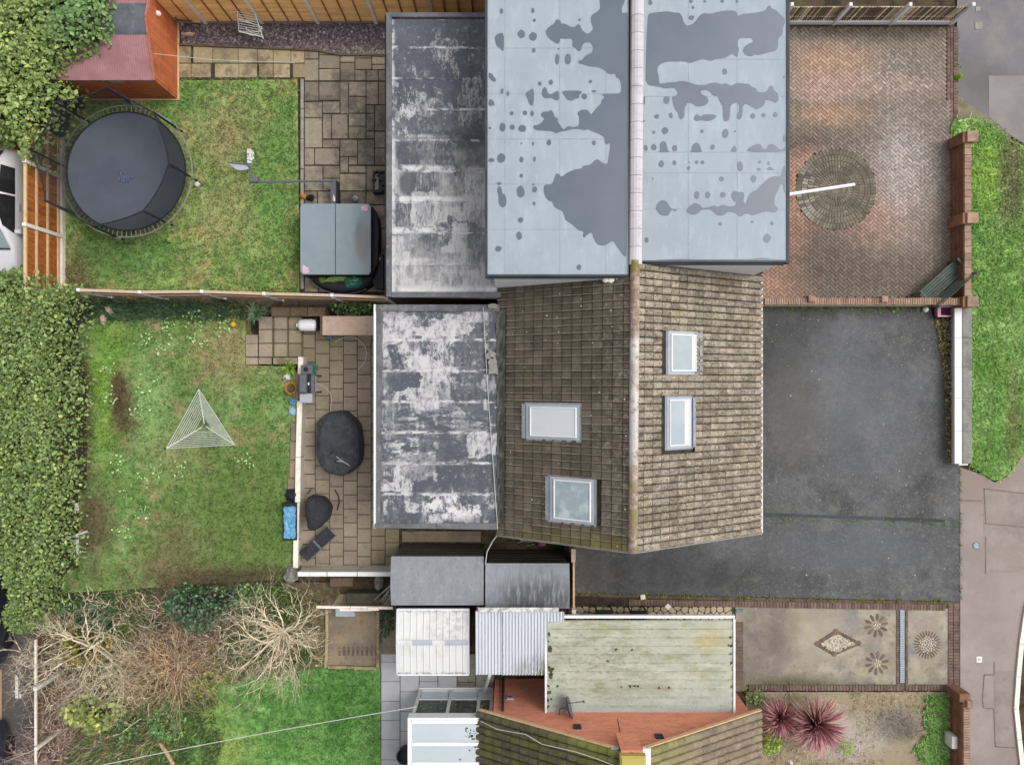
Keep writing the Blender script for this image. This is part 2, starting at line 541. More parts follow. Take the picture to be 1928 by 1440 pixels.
mm('front_garden', '#a89a80', [('#8a8466', (N, 1.5, .5, .64), .9), ('#bfb3a2', (N, 2.6, .55, .7), .8), ('#6f6656', (N, 7, .58, .7), .8), ('#9b9a62', (N, 1.0, .56, .7), .7), ('#77716c', ('s', (1690, 1365, 0), 45, 28, .5), .8), ('#c6bcb2', ('s', (1590, 1390, 0), 60, 40, .6), .7)], rough=1, hue=.02, bump=[(18, .7, .05)], rand=0.36, gain=1.35)
mm('asphalt', '#5f6061', [('#7a7b7d', (N, .45, .42, .62), .9), ('#474849', (N, .8, .50, .66), .8), ('#827f78', (N, 1.4, .55, .68), .6), ('#505256', (N, 4, .48, .66, 6, (1, 1, 1), 0, .75), .65), ('#93928d', (N, 9, .54, .70, 6, (1, 1, 1), 0, .75), .6), ('#a3a199', (N, 24, .57, .66), .6), ('#36373a', (N, 30, .57, .68), .6),
    ('#454647', ('s', (1470, 640, 0), 70, 90, .6), .55), ('#434446', ('s', (1240, 1080, 0), 190, 44, .5), .6), ('#74767a', ('s', (1610, 760, 0), 110, 130, .6, .9, .8), .55), ('#75777b', ('s', (1600, 1030, 0), 140, 40, .6, .9, .8), .5), ('#6d6a62', ('s', (1490, 780, 0), 50, 80, .6), .5), ('#c8c5b4', [('v', 6, .07, .035), ('s', (1700, 930, 0), 90, 60, .8, 1, .6)], .8), ('#c2bfae', ('v', 4, .05, .025), .7)], rough=.93, bump=[(60, .8, .02), (3, .2, .03)])  # the dark spot below the tiled house paints its shade into the asphalt
mm('alley_tarmac', '#5f5a58', [('#6b6560', (N, .6, .45, .65)), ('#4f4b4b', (N, 1.3, .52, .7), .7), ('#8b857d', (N, 30, .66, .74), .5)], rough=.93, bump=[(60, .5, .01)])
mm('pavement', '#a89a95', [('#988b86', (N, .5, .44, .64), .9), ('#b0a6a2', (N, .9, .5, .68), .7), ('#8a8078', (N, 4, .6, .74), .5), ('#c2b8b0', (N, 40, .64, .74), .5), ('#98867a', ('s', (1840, 900, 0), 60, 60, .5), .6)], rough=.93, bump=[(60, .4, .01)])
mm('road_grey', '#8c878a', [('#7b777b', (N, .5, .44, .64), .9), ('#98928f', (N, 1.0, .5, .68), .7), ('#6e6a68', ('s', (1850, 160, 0), 60, 40, .6), .7), ('#b0a8a2', (N, 40, .64, .74), .45)], rough=.93, bump=[(60, .4, .01)])
mm('pave_patch', '#9c9594', [('#8f8886', (N, .8, .45, .65)), ('#b3aaa4', (N, 45, .62, .74), .5)], rough=.93, bump=[(60, .4, .01)])
mm('concrete_drive', '#a39b8e', [('#8f8679', (N, .6, .42, .60), .9), ('#bcb29f', (N, 1.0, .50, .64), .85), ('#86868a', (N, 1.5, .53, .66), .75), ('#aea284', (N, .8, .54, .66), .7), ('#6b6356', (N, 4, .54, .68, 6, (1, 1, 1), 0, .75), .6), ('#c4baa0', ('s', (1525, 1195, 0), 40, 40, .7), .6), ('#5e5a44', ('s', (1480, 1288, 0), 130, 16, .6, 1.4, .5), .85), ('#746a66', ('s', (1440, 1210, 0), 50, 60, .6, 2, .9), .7), ('#d0cbbf', (N, 22, .60, .70), .55), ('#6a655c', (N, 30, .62, .72), .5)], rough=.93, bump=[(50, .5, .015)])
mm('old_concrete', '#9a8b74', [('#7d7469', (N, .9, .45, .62), .9), ('#b09468', (N, 1.4, .54, .7), .7), ('#5f564a', (N, 3, .58, .72), .7), ('#b5ab95', (N, 8, .6, .74), .5)], rough=.95, bump=[(30, .5, .02)])
mm('slab_buff', '#a5947f', [('#8b7c69', (N, 2.0, .46, .66), .7), ('#8d8a5c', (N, .8, .58, .7), .7), ('#6f6353', (N, 7, .6, .72), .6), ('#bbaa94', (N, 14, .58, .72), .5), ('#777047', ('s', (600, 650, 0), 60, 60, .6), .6), ('#70683f', ('s', (735, 1020, 0), 40, 60, .6), .6)], rough=.93, rand=.13, hue=.015, bump=[(30, .4, .01)], gain=1.18, sat=0.82)
mm('slab_random', '#948671', [('#6b6258', (N, 1.6, .46, .60), .9), ('#a9a07f', (N, 2.4, .55, .7), .6), ('#b7ac97', (N, 12, .58, .7), .6), ('#544d47', (N, 4, .60, .72), .7), ('#8b8450', (N, 1.0, .62, .7), .5)], rough=.93, rand=.24, hue=.02, bump=[(30, .5, .015)], gain=1.18, sat=0.8)
mm('slab_yellow', '#a3936b', [('#77694f', (N, 2.2, .46, .62), .9), ('#b9aa83', (N, 6, .55, .7), .6), ('#5d5342', (N, 5, .58, .7), .6), ('#c4bba8', (N, 10, .6, .7), .5)], rough=.93, rand=.18, hue=.015, bump=[(30, .5, .015)], gain=1.18, sat=0.82)
mm('slab_grey', '#c0c0c4', [('#b0b1b8', (N, .9, .45, .65), .8), ('#cdccd0', (N, 2, .52, .7), .6), ('#a2a2a0', (N, 14, .6, .74), .4)], rough=.85, rand=.06, bump=[(40, .2, .005)])
mm('slab_old_grey', '#97938c', [('#7a766f', (N, 2, .46, .64), .9), ('#b0aca4', (N, 8, .56, .7), .6), ('#55524c', (N, 5, .6, .7), .7)], rough=.93, rand=.12, bump=[(30, .4, .01)])
mm('joint', '#4c443a', [('#393229', (N, 3, .45, .6)), ('#69683f', (N, 1.2, .55, .65), .6)], rough=1)
mm('joint_brick', '#6e6154', [('#544a40', (N, 3, .45, .6)), ('#726b4a', (N, 1.2, .55, .65), .6)], rough=1)
_orange = [('s', (1560, 155, 0), 150, 60, .6, .9, .6)]
mm('block', '#8f7c68', [('#c08e66', ('s', (1560, 120, 0), 75, 32, .6, .9, .6), .95), ('#c09280', ('s', (1580, 165, 0), 140, 24, .6, .9, .7), .9), ('#bd8a5e', ('s', (1575, 215, 0), 60, 20, .5, .9, .6), .9),
    ('#bf7c55', ('s', (1485, 430, 0), 46, 100, .5, .9, .35), 1.0), ('#b98060', ('s', (1460, 540, 0), 70, 28, .5, .9, .35), .95), ('#b27c62', ('s', (1600, 400, 0), 110, 60, .5, .9, .5), .8), ('#b47c5c', ('s', (1500, 300, 0), 50, 40, .5), .8),
    ('#6d5f51', ('s', (1550, 480, 0), 60, 70, .6, 1.0, .6), .8), ('#6a5c4d', ('s', (1500, 265, 0), 70, 22, .6), .8), ('#5a4f40', ('s', (1650, 58, 0), 190, 16, .6), .8), ('#7a6c5b', ('s', (1690, 250, 0), 90, 80, .7), .6), ('#6b5d4c', ('s', (1640, 520, 0), 130, 50, .6), .7),
    ('#b9a6a4', ('s', (1690, 310, 0), 36, 66, .6, 1.4, .6), .45), ('#cbbfb8', [('s', (1705, 320, 0), 62, 105, .5, 1.2, .5), (N, 13, .44, .60, 6, (1, 1, 1), 0, .8)], .75), ('#d0c5b8', [('s', (1690, 150, 0), 60, 40, .7), (N, 9, .54, .6)], .6),
    ('#4c443a', (N, 5, .60, .72), .5), ('#cdc4b6', (N, 34, .69, .74), .7)], rough=.93, hue=.015, bump=[(40, .5, .01)], rand=0.18, sat=0.6, gain=1.22)
mm('block_grey', '#817b6c', [('#655f53', (N, 2, .45, .62), .9), ('#a69f8c', (N, 4, .55, .7), .7), ('#c6beb4', [('s', (1512, 372, 0), 24, 60, .6), ('r', .3, .5)], .5), ('#73715a', (N, 1.1, .56, .68), .6)], rough=.93, bump=[(40, .5, .01)], rand=0.09)
mm('brick_red', '#9a6f58', [('#7c5846', (N, 3, .46, .62), .8), ('#b58a70', (N, 6, .56, .7), .6), ('#5a4a3c', (N, 2.2, .58, .7), .6), ('#c9b8a6', (N, 24, .64, .72), .6)], rough=.93, rand=.2, hue=.02, bump=[(40, .4, .01)])
mm('brick_pale', '#b0917e', [('#8f7463', (N, 3, .48, .64), .8), ('#c7ab98', (N, 6, .54, .7), .6), ('#75634f', (N, 2.2, .58, .7), .5)], rough=.93, rand=.14, hue=.015, bump=[(40, .4, .01)])
mm('brick_dark', '#85695a', [('#6a5348', (N, 3, .46, .62), .8), ('#9a7c6c', (N, 6, .56, .7), .6), ('#5b5540', (N, 1.6, .58, .7), .6), ('#b8aa98', (N, 24, .64, .72), .5)], rough=.93, rand=.2, hue=.015, bump=[(40, .4, .01)], sat=0.75)
mm('gable_brick', '#bf6c4c', [('#a85a40', (N, 1.6, .44, .62, 4, (1, 1, 6)), .8), ('#cf8362', (N, 5, .5, .66, 4, (1, 1, 4)), .7), ('#d6a48a', ('ln', 'z', 0, .075, .007), .55), ('#8a4a38', [(N, 9, .56, .66, 3, (1, 1, 3)), ('r', 0, .01)], .4)], rough=.9, bump=[(30, .3, .01)], gain=1.95, sat=0.85)
mm('wall_brick', '#7d6152', [('#67503f', (N, 3, .45, .65), .8), ('#93755f', (N, 9, .52, .68), .7), ('#4d4034', ('ln', 'z', 0, .075, .012), .8), ('#a8957f', (N, 20, .6, .7), .4)], rough=.93, bump=[(30, .4, .01)])
mm('render_wall', '#cfc8bd', [('#b0a898', (N, 2, .5, .7), .6)], rough=.9)
mm('white_paint', '#e6e5e6', [('#cfcdcb', (N, 3, .55, .72), .5), ('#a7a397', (N, 9, .62, .72), .4)], rough=.6, gain=1.15)
mm('white_upvc', '#ececee', [('#d8d8da', (N, 3, .55, .72), .5), ('#a6a49c', (N, 14, .66, .74), .35)], rough=.35, spec=.4, gain=1.15)
mm('conc_post', '#d8cfc4', [('#bdb2a4', (N, 5, .5, .66), .7), ('#9a8f80', (N, 16, .6, .72), .5)], rough=.9, bump=[(40, .3, .005)], gain=1.5)
mm('conc_grey', '#a9a49b', [('#8f8b82', (N, 3, .46, .64), .8), ('#c2bdb4', (N, 8, .56, .7), .6), ('#6f6c64', (N, 14, .6, .72), .6)], rough=.93, bump=[(40, .4, .01)])
mm('coping_grey', '#96948d', [('#7b7a74', (N, 3, .46, .64), .9), ('#b5b2ab', (N, 10, .54, .68), .7), ('#5c5b55', (N, 18, .58, .7), .6)], rough=.93, bump=[(40, .4, .01)])
mm('fence_orange', '#c48f57', [('#a87440', (N, 2.5, .46, .64, 5, (1, 1, 5)), .7), ('#d5a872', (N, 5, .54, .7, 5, (.4, 1, 8)), .6), ('#8b6038', (N, 12, .62, .74), .6)], rough=.85, rand=.12, hue=.012, bump=[(30, .3, .01)], gain=2.7, sat=0.92)
mm('fence_brown', '#8f5427', [('#6d3d1b', (N, 3, .46, .62, 5, (1, 4, 1)), .8), ('#b1743e', (N, 5, .54, .68, 5, (1, 6, 1)), .7), ('#c09868', (N, 9, .63, .7, 4, (1, 6, 1)), .6)], rough=.85, rand=.22, hue=.012, gain=1.8)
mm('fence_grey', '#8b7a68', [('#4d4236', ('r', .55, .35), .9), ('#b5a590', ('r', .75, .9), .9), ('#4d4236', (N, 3, .52, .66), .6)], rough=.9, rand=.3, gain=1.8)
mm('fence_lap', '#8a6444', [('#6a4a33', (N, 3, .46, .62), .8), ('#a98360', (N, 7, .55, .7), .6), ('#a6998a', (N, 2, .6, .7), .5)], rough=.9, rand=.2)
mm('timber_pale', '#cfae86', [('#b08d64', (N, 5, .5, .66), .6), ('#dcc4a4', (N, 11, .56, .7), .5)], rough=.85, gain=1.3)
mm('timber_pink', '#d3b7a6', [('#b99a88', (N, 5, .5, .66), .6), ('#e2cfc2', (N, 11, .56, .7), .5)], rough=.85)
mm('timber_old', '#7a6652', [('#5b4b3b', (N, 4, .46, .64), .8), ('#9a8871', (N, 8, .56, .7), .6), ('#4c4a30', (N, 2, .58, .7), .5)], rough=.95, rand=.15, bump=[(30, .4, .01)])
mm('timber_dark', '#4f4c42', [('#3a382f', (N, 3, .46, .64, 4, (1, 1, 6)), .8), ('#66645a', (N, 7, .56, .7, 4, (1, 1, 8)), .6), ('#4d5640', (N, 1.5, .55, .68), .6)], rough=.9, rand=.2)
mm('shed_wood', '#b5633a', [('#9c4f2b', (N, 1.6, .46, .62), .8), ('#c87a4e', (N, 4, .52, .68, 4, (1, 1, 5)), .6), ('#8c4526', ('ln', 'z', 0, .12, .010), .5)], rough=.75, rand=.08, bump=[(30, .3, .01)], sat=0.95, gain=1.55)
mm('shed_felt', '#b3767a', [('#a0666a', (N, 1.4, .46, .62), .7), ('#c38b8c', (N, 3, .52, .68), .6), ('#93585e', ('ln', 'x', 0, .075, .010), .5)], rough=.92, bump=[(60, .4, .01)], sat=0.72, gain=1.12)
mm('felt_dark', '#6b6e76', [('#55585f', (N, 2, .46, .62), .8), ('#8b8f96', (N, 3, .54, .7, 5, (1, .4, 1)), .8), ('#a7a9ac', (N, 8, .62, .74), .5)], rough=.9, bump=[(60, .4, .01)])
_c = (820, 420, 3)
mm('felt_upper', '#60636e', [('#767a84', (N, .9, .45, .62), .7), ('#50535c', (N, 2, .52, .68, 6, (3, .6, 1)), .7),
    ('#a9a8a6', [('s', (830, 430, 3), 140, 160, .22, .8, .35), (N, 2.2, .34, .54, 8, (1.5, .8, 1), .2, .75)], .9),
    ('#cfcdcd', [('s', (830, 450, 3), 140, 160, .3, .8, .5), (N, 1.8, .44, .56, 9, (2.2, .9, 1), .1, .78), (N, 5, .34, .56, 7, (5, .5, 1), 0, .7)], .9),
    ('#d9d8d8', [('s', (860, 150, 3), 80, 80, .5, .9, .7), (N, 1.6, .54, .60, 9, (1.5, .9, 1), .1, .78), (N, 7, .42, .58, 7, (4, .6, 1))], .85),
    ('#d9d8d8', [('s', (770, 215, 3), 40, 70, .5, .9, .6), (N, 2.6, .52, .58, 9, (1.5, .9, 1), .1, .78)], .85),
    ('#595c66', [('s', (800, 340, 3), 26, 110, .3, 2.2, .45), (N, 5, .36, .5, 6, (4, .6, 1))], .85), ('#595c66', [('s', (745, 470, 3), 10, 80, .4, 2.4, .4), (N, 5, .36, .5, 6, (4, .6, 1))], .85), ('#595c66', [('s', (775, 290, 3), 30, 28, .2, 3, .3), (N, 6, .30, .42)], .9), ('#595c66', [('s', (768, 345, 3), 16, 26, .2, 3, .3)], .85), ('#54565f', [('s', (850, 265, 3), 60, 18, .3, 2, .5)], .8), ('#6f6e6a', [('s', (890, 330, 3), 30, 90, .4, 1.6, .5), (N, 4, .40, .58, 7)], .7),
    ('#d2d1d1', [('s', (830, 430, 3), 150, 130, .25, 1, .5), ('vc', 1.0, .52, .6, (1.3, 1, 1)), (N, 6, .36, .54, 7, (3, .7, 1), 0, .75)], .9), ('#5b5e68', [('s', (820, 360, 3), 130, 120, .4), ('vc', 1.2, .66, .72, (1.5, 1, 1)), (N, 5, .34, .5, 7, (3, .7, 1))], .9), ('#c4c3c3', [('s', (820, 150, 3), 120, 120, .4), ('vc', 1.4, .70, .78, (1, 1.2, 1)), (N, 7, .46, .58, 7, (2, .7, 1), 0, .78)], .85),
    ('#e4e3e3', [('ln', 'y', Y(90, 3), .895, .03), (N, 2.2, .50, .58, 8, (1, 2, 1), 0, .75)], .85), ('#e9e8e8', [('ln', 'y', Y(317, 3), .895, .075), ('s', (790, 380, 3), 90, 110, .4, 1, .6), (N, 2.6, .43, .54, 8, (1, 1, 1), .2, .78)], .95), ('#e6e4e4', [('gt', 'x', X(747, 3), X(740, 3)), ('gt', 'y', Y(230, 3), Y(290, 3)), (N, 2.4, .36, .5)], .9), ('#e6e4e4', [('gt', 'x', X(745, 3), X(740, 3)), (N, 3, .48, .56)], .8),
    ('#e2e0e0', [('gt', 'y', Y(535, 3), Y(545, 3)), (N, 2, .36, .5)], .95), ('#e0dfdf', [(N, 9, .60, .68, 5)], .35), ('#4d4f57', (N, 30, .58, .70), .45)], rough=.9, bump=[(60, .4, .01), (3, .15, .02)])
mm('felt_lower', '#5d5f69', [('#6f727c', (N, .9, .45, .62), .7), ('#4d4f58', (N, 2, .52, .68, 6, (3, .6, 1)), .7),
    ('#b9b8ba', [(N, 1.3, .50, .60, 9, (1.4, .8, 1), .2, .78), (N, 5, .38, .56, 7, (4, .5, 1), 0, .7)], .8),
    ('#dad8d9', [('s', (810, 650, 3), 100, 85, .4, 1, .7), (N, 2.2, .49, .56, 9, (1.6, .9, 1), .1, .8)], .9), ('#dedcdc', [('s', (872, 640, 3), 40, 130, .4, 1, .6), (N, 3, .47, .56, 8, (2.4, .8, 1), .1, .78)], .85),
    ('#dddbdb', [('s', (850, 800, 3), 90, 34, .4, 1.2, .8), (N, 3, .49, .56, 8, (.6, 2, 1), .1, .78)], .9), ('#dddbdb', [('s', (790, 850, 3), 70, 30, .4, 1.2, .8), (N, 3, .49, .56, 8, (.7, 1.6, 1), .1, .78)], .85), ('#e4e2e2', [('s', (855, 950, 3), 70, 30, .3, 1, .7), (N, 3, .45, .53, 8, (1.3, 1, 1), 0, .78)], .95), ('#dddbdb', [('s', (745, 930, 3), 30, 60, .5, 1, .7), (N, 3, .48, .56, 8, (3, 1, 1), 0, .78)], .85),
    ('#595b65', [('s', (880, 850, 3), 45, 40, .3, 1.6, .5), (N, 3, .35, .5)], .9), ('#595b65', [('s', (770, 720, 3), 45, 26, .3, 1.6, .5)], .85), ('#595b65', [('s', (800, 905, 3), 60, 22, .3, 1.6, .6)], .8),
    ('#5a5c66', [('vc', .95, .60, .66, (1, 1.25, 1)), (N, 5, .30, .46, 7)], .85), ('#d8d6d7', [('vc', 1.15, .74, .80, (1, 1.3, 1)), (N, 6, .38, .54, 7, (1.5, .8, 1), 0, .78)], .85),
    ('#e2e0e0', [('ln', 'y', Y(640, 3), .89, .035), (N, 2.6, .46, .56, 8, (1, 3, 1), 0, .75)], .9), ('#d8d6d6', [('ln', 'x', X(726, 3), 1.45, .06), (N, 3, .50, .58, 8)], .7), ('#e0dfdf', [(N, 9, .60, .68, 5)], .4), ('#45474f', (N, 30, .58, .70), .45)], rough=.9, bump=[(60, .4, .01), (3, .15, .02)])
mm('kerb_felt', '#77777a', [('#5f5f61', (N, 2, .46, .62), .8), ('#9a9894', (N, 5, .54, .7), .7), ('#4e5048', (N, 9, .6, .72), .5)], rough=.92, bump=[(40, .4, .01)])
mm('valley_felt', '#66665f', [('#4c4c46', (N, 2.5, .46, .62), .8), ('#8c8a82', (N, 6, .56, .68), .7), ('#c4c1ba', (N, 9, .64, .72), .7)], rough=.92, bump=[(20, .6, .03)])
mm('membrane', '#a8b3bd', [('#9da9b4', (N, .6, .44, .62), .8), ('#b6c3cd', (N, 1.6, .5, .68, 5, (1.5, .5, 1)), .7), ('#c4cfd7', (N, 4, .62, .74, 5, (3, .6, 1)), .6), ('#93a1ad', (N, 10, .62, .74), .4)], rough=.55, spec=.35, bump=[(4, .08, .02)], gain=0.97)
mm('wet_film', '#66717f', [('#5d6876', (N, .5, .44, .62), .8), ('#747a87', (N, .35, .54, .70), .6), ('#7c7a83', ('s', (1150, 360, 5), 50, 70, .8), .35)], rough=.28, spec=.35)
mm('trim_dark', '#3d424c', [('#2c3038', (N, 2, .46, .62), .7)], rough=.5)
mm('lead', '#9aa0a8', [('#80868f', (N, 3, .46, .62), .7), ('#b9bdc2', (N, 7, .56, .7), .6)], rough=.6, spec=.4)
mm('ridge_white', '#d5cfd3', [('#bdb6ba', (N, 3, .5, .68), .6), ('#a09a98', (N, 4, .58, .68, 5, (.5, 2, 1)), .5), ('#e6e2e4', (N, 9, .56, .7), .5)], rough=.85, rand=.05)
mm('ridge_old', '#9c8676', [('#c9b8aa', (N, 5, .48, .58), .8), ('#7d6656', (N, 8, .55, .66), .7), ('#dcd8d2', [('s', (1195, 790, 5), 30, 90, .4, 1.5, .6), (N, 5, .36, .5)], .95), ('#dcd8d2', [('s', (1195, 660, 5), 30, 25, .4, 1.5, .5), (N, 5, .38, .5)], .9), ('#8d8448', [('s', (1195, 960, 5), 30, 60, .5, 1.5, .6), (N, 3, .45, .55)], .8), ('#8a803c', ('s', (1195, 505, 5), 20, 12, .5), .8), ('#e4e1da', (N, 22, .62, .68), .7)], rough=.92, rand=.08, bump=[(30, .5, .02)])
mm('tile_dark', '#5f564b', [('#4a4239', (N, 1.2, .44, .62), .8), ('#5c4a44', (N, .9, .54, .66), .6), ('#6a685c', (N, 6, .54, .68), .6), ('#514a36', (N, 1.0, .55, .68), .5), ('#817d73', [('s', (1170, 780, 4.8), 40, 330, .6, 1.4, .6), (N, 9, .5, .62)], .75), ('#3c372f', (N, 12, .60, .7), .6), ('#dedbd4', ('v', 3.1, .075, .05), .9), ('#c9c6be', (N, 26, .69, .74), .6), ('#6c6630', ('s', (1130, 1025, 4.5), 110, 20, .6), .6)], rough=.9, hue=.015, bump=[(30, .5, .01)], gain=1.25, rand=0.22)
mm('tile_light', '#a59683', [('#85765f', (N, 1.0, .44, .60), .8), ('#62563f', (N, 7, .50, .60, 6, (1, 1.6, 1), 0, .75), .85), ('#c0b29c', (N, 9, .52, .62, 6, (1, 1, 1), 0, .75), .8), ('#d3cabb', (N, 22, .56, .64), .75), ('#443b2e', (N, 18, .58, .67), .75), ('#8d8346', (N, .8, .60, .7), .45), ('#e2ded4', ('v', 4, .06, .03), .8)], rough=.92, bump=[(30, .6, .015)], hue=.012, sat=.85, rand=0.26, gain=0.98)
mm('tile_moss', '#5f5a4a', [('#6b6a34', (N, 1.3, .44, .58, 6, (1, 2, 1)), .85), ('#7f7a3c', (N, 3, .54, .66), .7), ('#47423a', (N, 4, .53, .66), .7), ('#8f8a78', (N, 10, .58, .7), .6), ('#9a9a50', ('s', (1110, 1390, 4.6), 60, 40, .6, 1.5, .6), .6), ('#d6d3c8', ('v', 4, .06, .04), .7)], rough=.93, rand=.12, bump=[(30, .6, .015)], gain=0.85)
mm('tile_neigh', '#8f826e', [('#776a58', (N, 1.0, .44, .62), .8), ('#5d5244', (N, 6, .54, .66), .7), ('#a99c86', (N, 8, .54, .68), .6), ('#b8ad98', (N, 20, .60, .7), .5), ('#8d8a52', ('s', (1250, 1410, 4.8), 60, 60, .6, 1.4, .6), .6)], rough=.93, rand=.12, bump=[(30, .6, .015)], gain=1.1)
mm('roof_cement', '#c4c6b6', [('#aeb29f', (N, .9, .42, .60), .85), ('#d4d5c6', (N, 2, .5, .64, 5, (.5, 1.6, 1)), .75), ('#a3a27c', (N, 1.3, .53, .64, 6, (.6, 1.4, 1)), .75), ('#c2d0d2', ('gt', 'y', Y(1290, 2.4), Y(1345, 2.4)), .6), ('#868a66', [('s', (1100, 1240, 2.4), 120, 60, .6), (N, 8, .52, .62, 7, (.7, 1.3, 1), 0, .75)], .75), ('#8f9270', [('s', (1170, 1225, 2.4), 40, 14, .7), (N, 7, .46, .58)], .7), ('#9aa081', [('ln', 'y', -7.07, .2545, .03), (N, 3, .46, .6)], .6), ('#c9b273', ('s', (1335, 1205, 2.4), 28, 18, .8), .55), ('#6f7355', (N, 16, .60, .68), .6), ('#e0e2da', (N, 12, .60, .70), .5)], rough=.9, rand=.05, bump=[(40, .4, .015)])
mm('moss', '#4a5530', [('#6a7040', (N, 12, .5, .62))], rough=1)
mm('white_sheet', '#e8e8e8', [('#d6d6d4', (N, 1.6, .5, .66), .7), ('#bdbab0', [('s', (848, 1180, 2), 36, 30, .5, 1.5, .6), (N, 6, .45, .58)], .7), ('#77746a', [('gt', 'y', Y(1263, 2), Y(1267, 2)), (N, 9, .42, .52)], .8), ('#8f8c82', [('gt', 'y', Y(1156, 2), Y(1148, 2)), (N, 8, .45, .56)], .7)], rough=.55, spec=.35)
mm('corrugated', '#dbdfe8', [('#c9cdd8', (N, 1.2, .48, .66, 5, (2, .5, 1)), .7), ('#e8ebf0', (N, 3, .52, .7, 5, (3, .5, 1)), .6), ('#6c7350', [('s', (1022, 1262, 2.4), 40, 24, .6, 2, .5), (N, 9, .4, .55, 5, (3, .4, 1))], .85), ('#7b7b74', ('v', 2.4, .03, .02), .8)], rough=.5, spec=.4)
mm('grey_patch', '#b9bfc8', [('#a9afb8', (N, 3, .5, .66), .6)], rough=.6)
mm('shed_roof_grey', '#999ca3', [('#8b8e95', (N, 1.6, .46, .64, 5, (2, .6, 1)), .8), ('#aaadb2', (N, 4, .53, .68, 6, (2, 1, 1)), .7), ('#77797c', [(N, 9, .56, .66, 6, (2, 1, 1)), ('gt', 'y', Y(1120, 2), Y(1110, 2))], .7), ('#b4b6ba', (N, 20, .6, .7), .4)], rough=.88, bump=[(50, .3, .01)])
mm('shed_roof_wet', '#a2a6b0', [('#8b8e95', (N, 1.6, .48, .64, 5, (2, .6, 1)), .7), ('#5f5f61', [('s', (1015, 1125, 2.1), 78, 44, .4, 2, .5), (N, 3, .34, .5, 7, (4, .5, 1))], .9), ('#7a7a7c', (N, 8, .55, .66, 6, (4, .6, 1)), .5)], rough=.8, bump=[(50, .3, .01)])
mm('glass_pale', '#b9c6cc', [('#c9d3d8', (N, .8, .46, .62), .7)], rough=.12, spec=.5, gain=0.82)
mm('glass_painted_sky', '#a9b9bf', [('#d7e2e6', (N, 1.3, .48, .62), .8), ('#94a9a8', (N, 2, .56, .68), .6)], rough=.1, spec=.5)  # pale sky reflection is put into the glass colour
mm('blind_white', '#e4e6ec', [('#d8dae2', (N, 1, .46, .62), .5)], rough=.25, spec=.5, gain=1.0)
mm('frame_grey', '#adb1b9', [('#9a9fa9', (N, 3, .5, .68), .5), ('#c4c8ce', (N, 8, .56, .7), .4)], rough=.5, spec=.4, gain=1.12)
mm('poly_roof', '#cdd5de', [('#c2cdd2', (N, .7, .46, .62), .8), ('#d8dee6', (N, 1.5, .52, .68), .6), ('#bccccb', ('s', (800, 1420, 2.7), 40, 40, .6), .6)], rough=.25, spec=.5)
mm('glass_dark', '#3b403c', [('#8b8a72', (N, 3.4, .56, .64), .8), ('#22252a', (N, 2.4, .52, .6), .7), ('#d8d6c4', (N, 4, .64, .68), .8)], rough=.08, spec=.5, gain=2.0)
mm('panel_pale', '#c6d0d8', [('#b9c5ce', (N, 1.5, .48, .64), .6)], rough=.4, gain=1.6)
mm('black_plastic', '#2b2c30', [('#3a3b40', (N, 4, .5, .68), .6)], rough=.5)
mm('black_cover', '#3f4147', [('#2f3136', (N, 2.5, .46, .6), .8), ('#4d5148', (N, 1.3, .52, .66), .6), ('#5b5e66', (N, 6, .58, .7), .5)], rough=.55, spec=.35, bump=[(3.5, 1.0, .14), (9, .8, .06)], gain=1.4)
mm('cover_fabric', '#3f4048', [('#333439', (N, 3, .46, .62), .7), ('#4c4d56', (N, 6, .56, .7), .5)], rough=.8, bump=[(4, 1.0, .12), (10, .8, .05)])
mm('mat_black', '#50555f', [('#484d57', (N, .9, .46, .62), .7), ('#5a5c66', (N, 1.6, .54, .7), .5)], rough=.75, gain=1.25)
mm('net', '#2e3236', [], rough=.9, alpha=.5)
mm('net_trim', '#2b2d33', [], rough=.8)
mm('steel', '#b5b2a8', [('#968f80', (N, 4, .5, .66), .7)], rough=.4, metal=.5)
mm('steel_dark', '#6b6f76', [('#585c62', (N, 4, .5, .66), .6)], rough=.5)
mm('tub_cover', '#93a0a8', [('#8a979f', (N, .8, .46, .62), .7), ('#9ca8b0', (N, 2, .52, .7), .5), ('#8a8789', [('s', (682, 455, .95), 15, 36, .25, 3, .35)], .8), ('#767f86', [('s', (676, 440, .95), 6, 26, .4, 4, .5)], .6)], rough=.6, bump=[(3, .15, .02)])
mm('tub_skirt', '#2c2c34', [('#3c3b46', (N, 3, .5, .66), .7)], rough=.6, bump=[(5, .4, .03)])
mm('sticker_pink', '#d9a9c8', [('#e9d9e4', (N, 16, .46, .54), .9), ('#b988ac', (N, 24, .56, .62), .8)], rough=.5)
mm('pink', '#d89ab4', [('#c98a9e', (N, 5, .5, .66), .6)], rough=.5)
mm('purple', '#7d4a72', [('#5d3556', (N, 3, .5, .66), .8)], rough=.5)
mm('orange', '#f09a45', [], rough=.5)
mm('yellow', '#f0b52e', [], rough=.5)
mm('yellow_paint', '#c9b53a', [('#c2a824', (N, 4, .5, .66), .6)], rough=.8, sat=0.8)
mm('red', '#b03038', [], rough=.4)
mm('red_lamp', '#d0402c', [], rough=.2)
mm('blue', '#6aa8cf', [('#8fc4e2', (N, 5, .5, .6), .8), ('#4a90bc', (N, 4, .56, .66), .7)], rough=.5, bump=[(8, .6, .04)])
mm('blue_light', '#a8cbe0', [], rough=.5)
mm('teal_bag', '#3f8a78', [('#2f6e62', (N, 6, .48, .6), .8), ('#8fc4b4', (N, 9, .58, .66), .8)], rough=.4, spec=.4, bump=[(12, .7, .04)])
mm('lime_bag', '#9cc06a', [('#c6d8a0', (N, 12, .5, .6), .8), ('#5f9a3a', (N, 9, .56, .62), .8)], rough=.5, bump=[(12, .7, .04)])
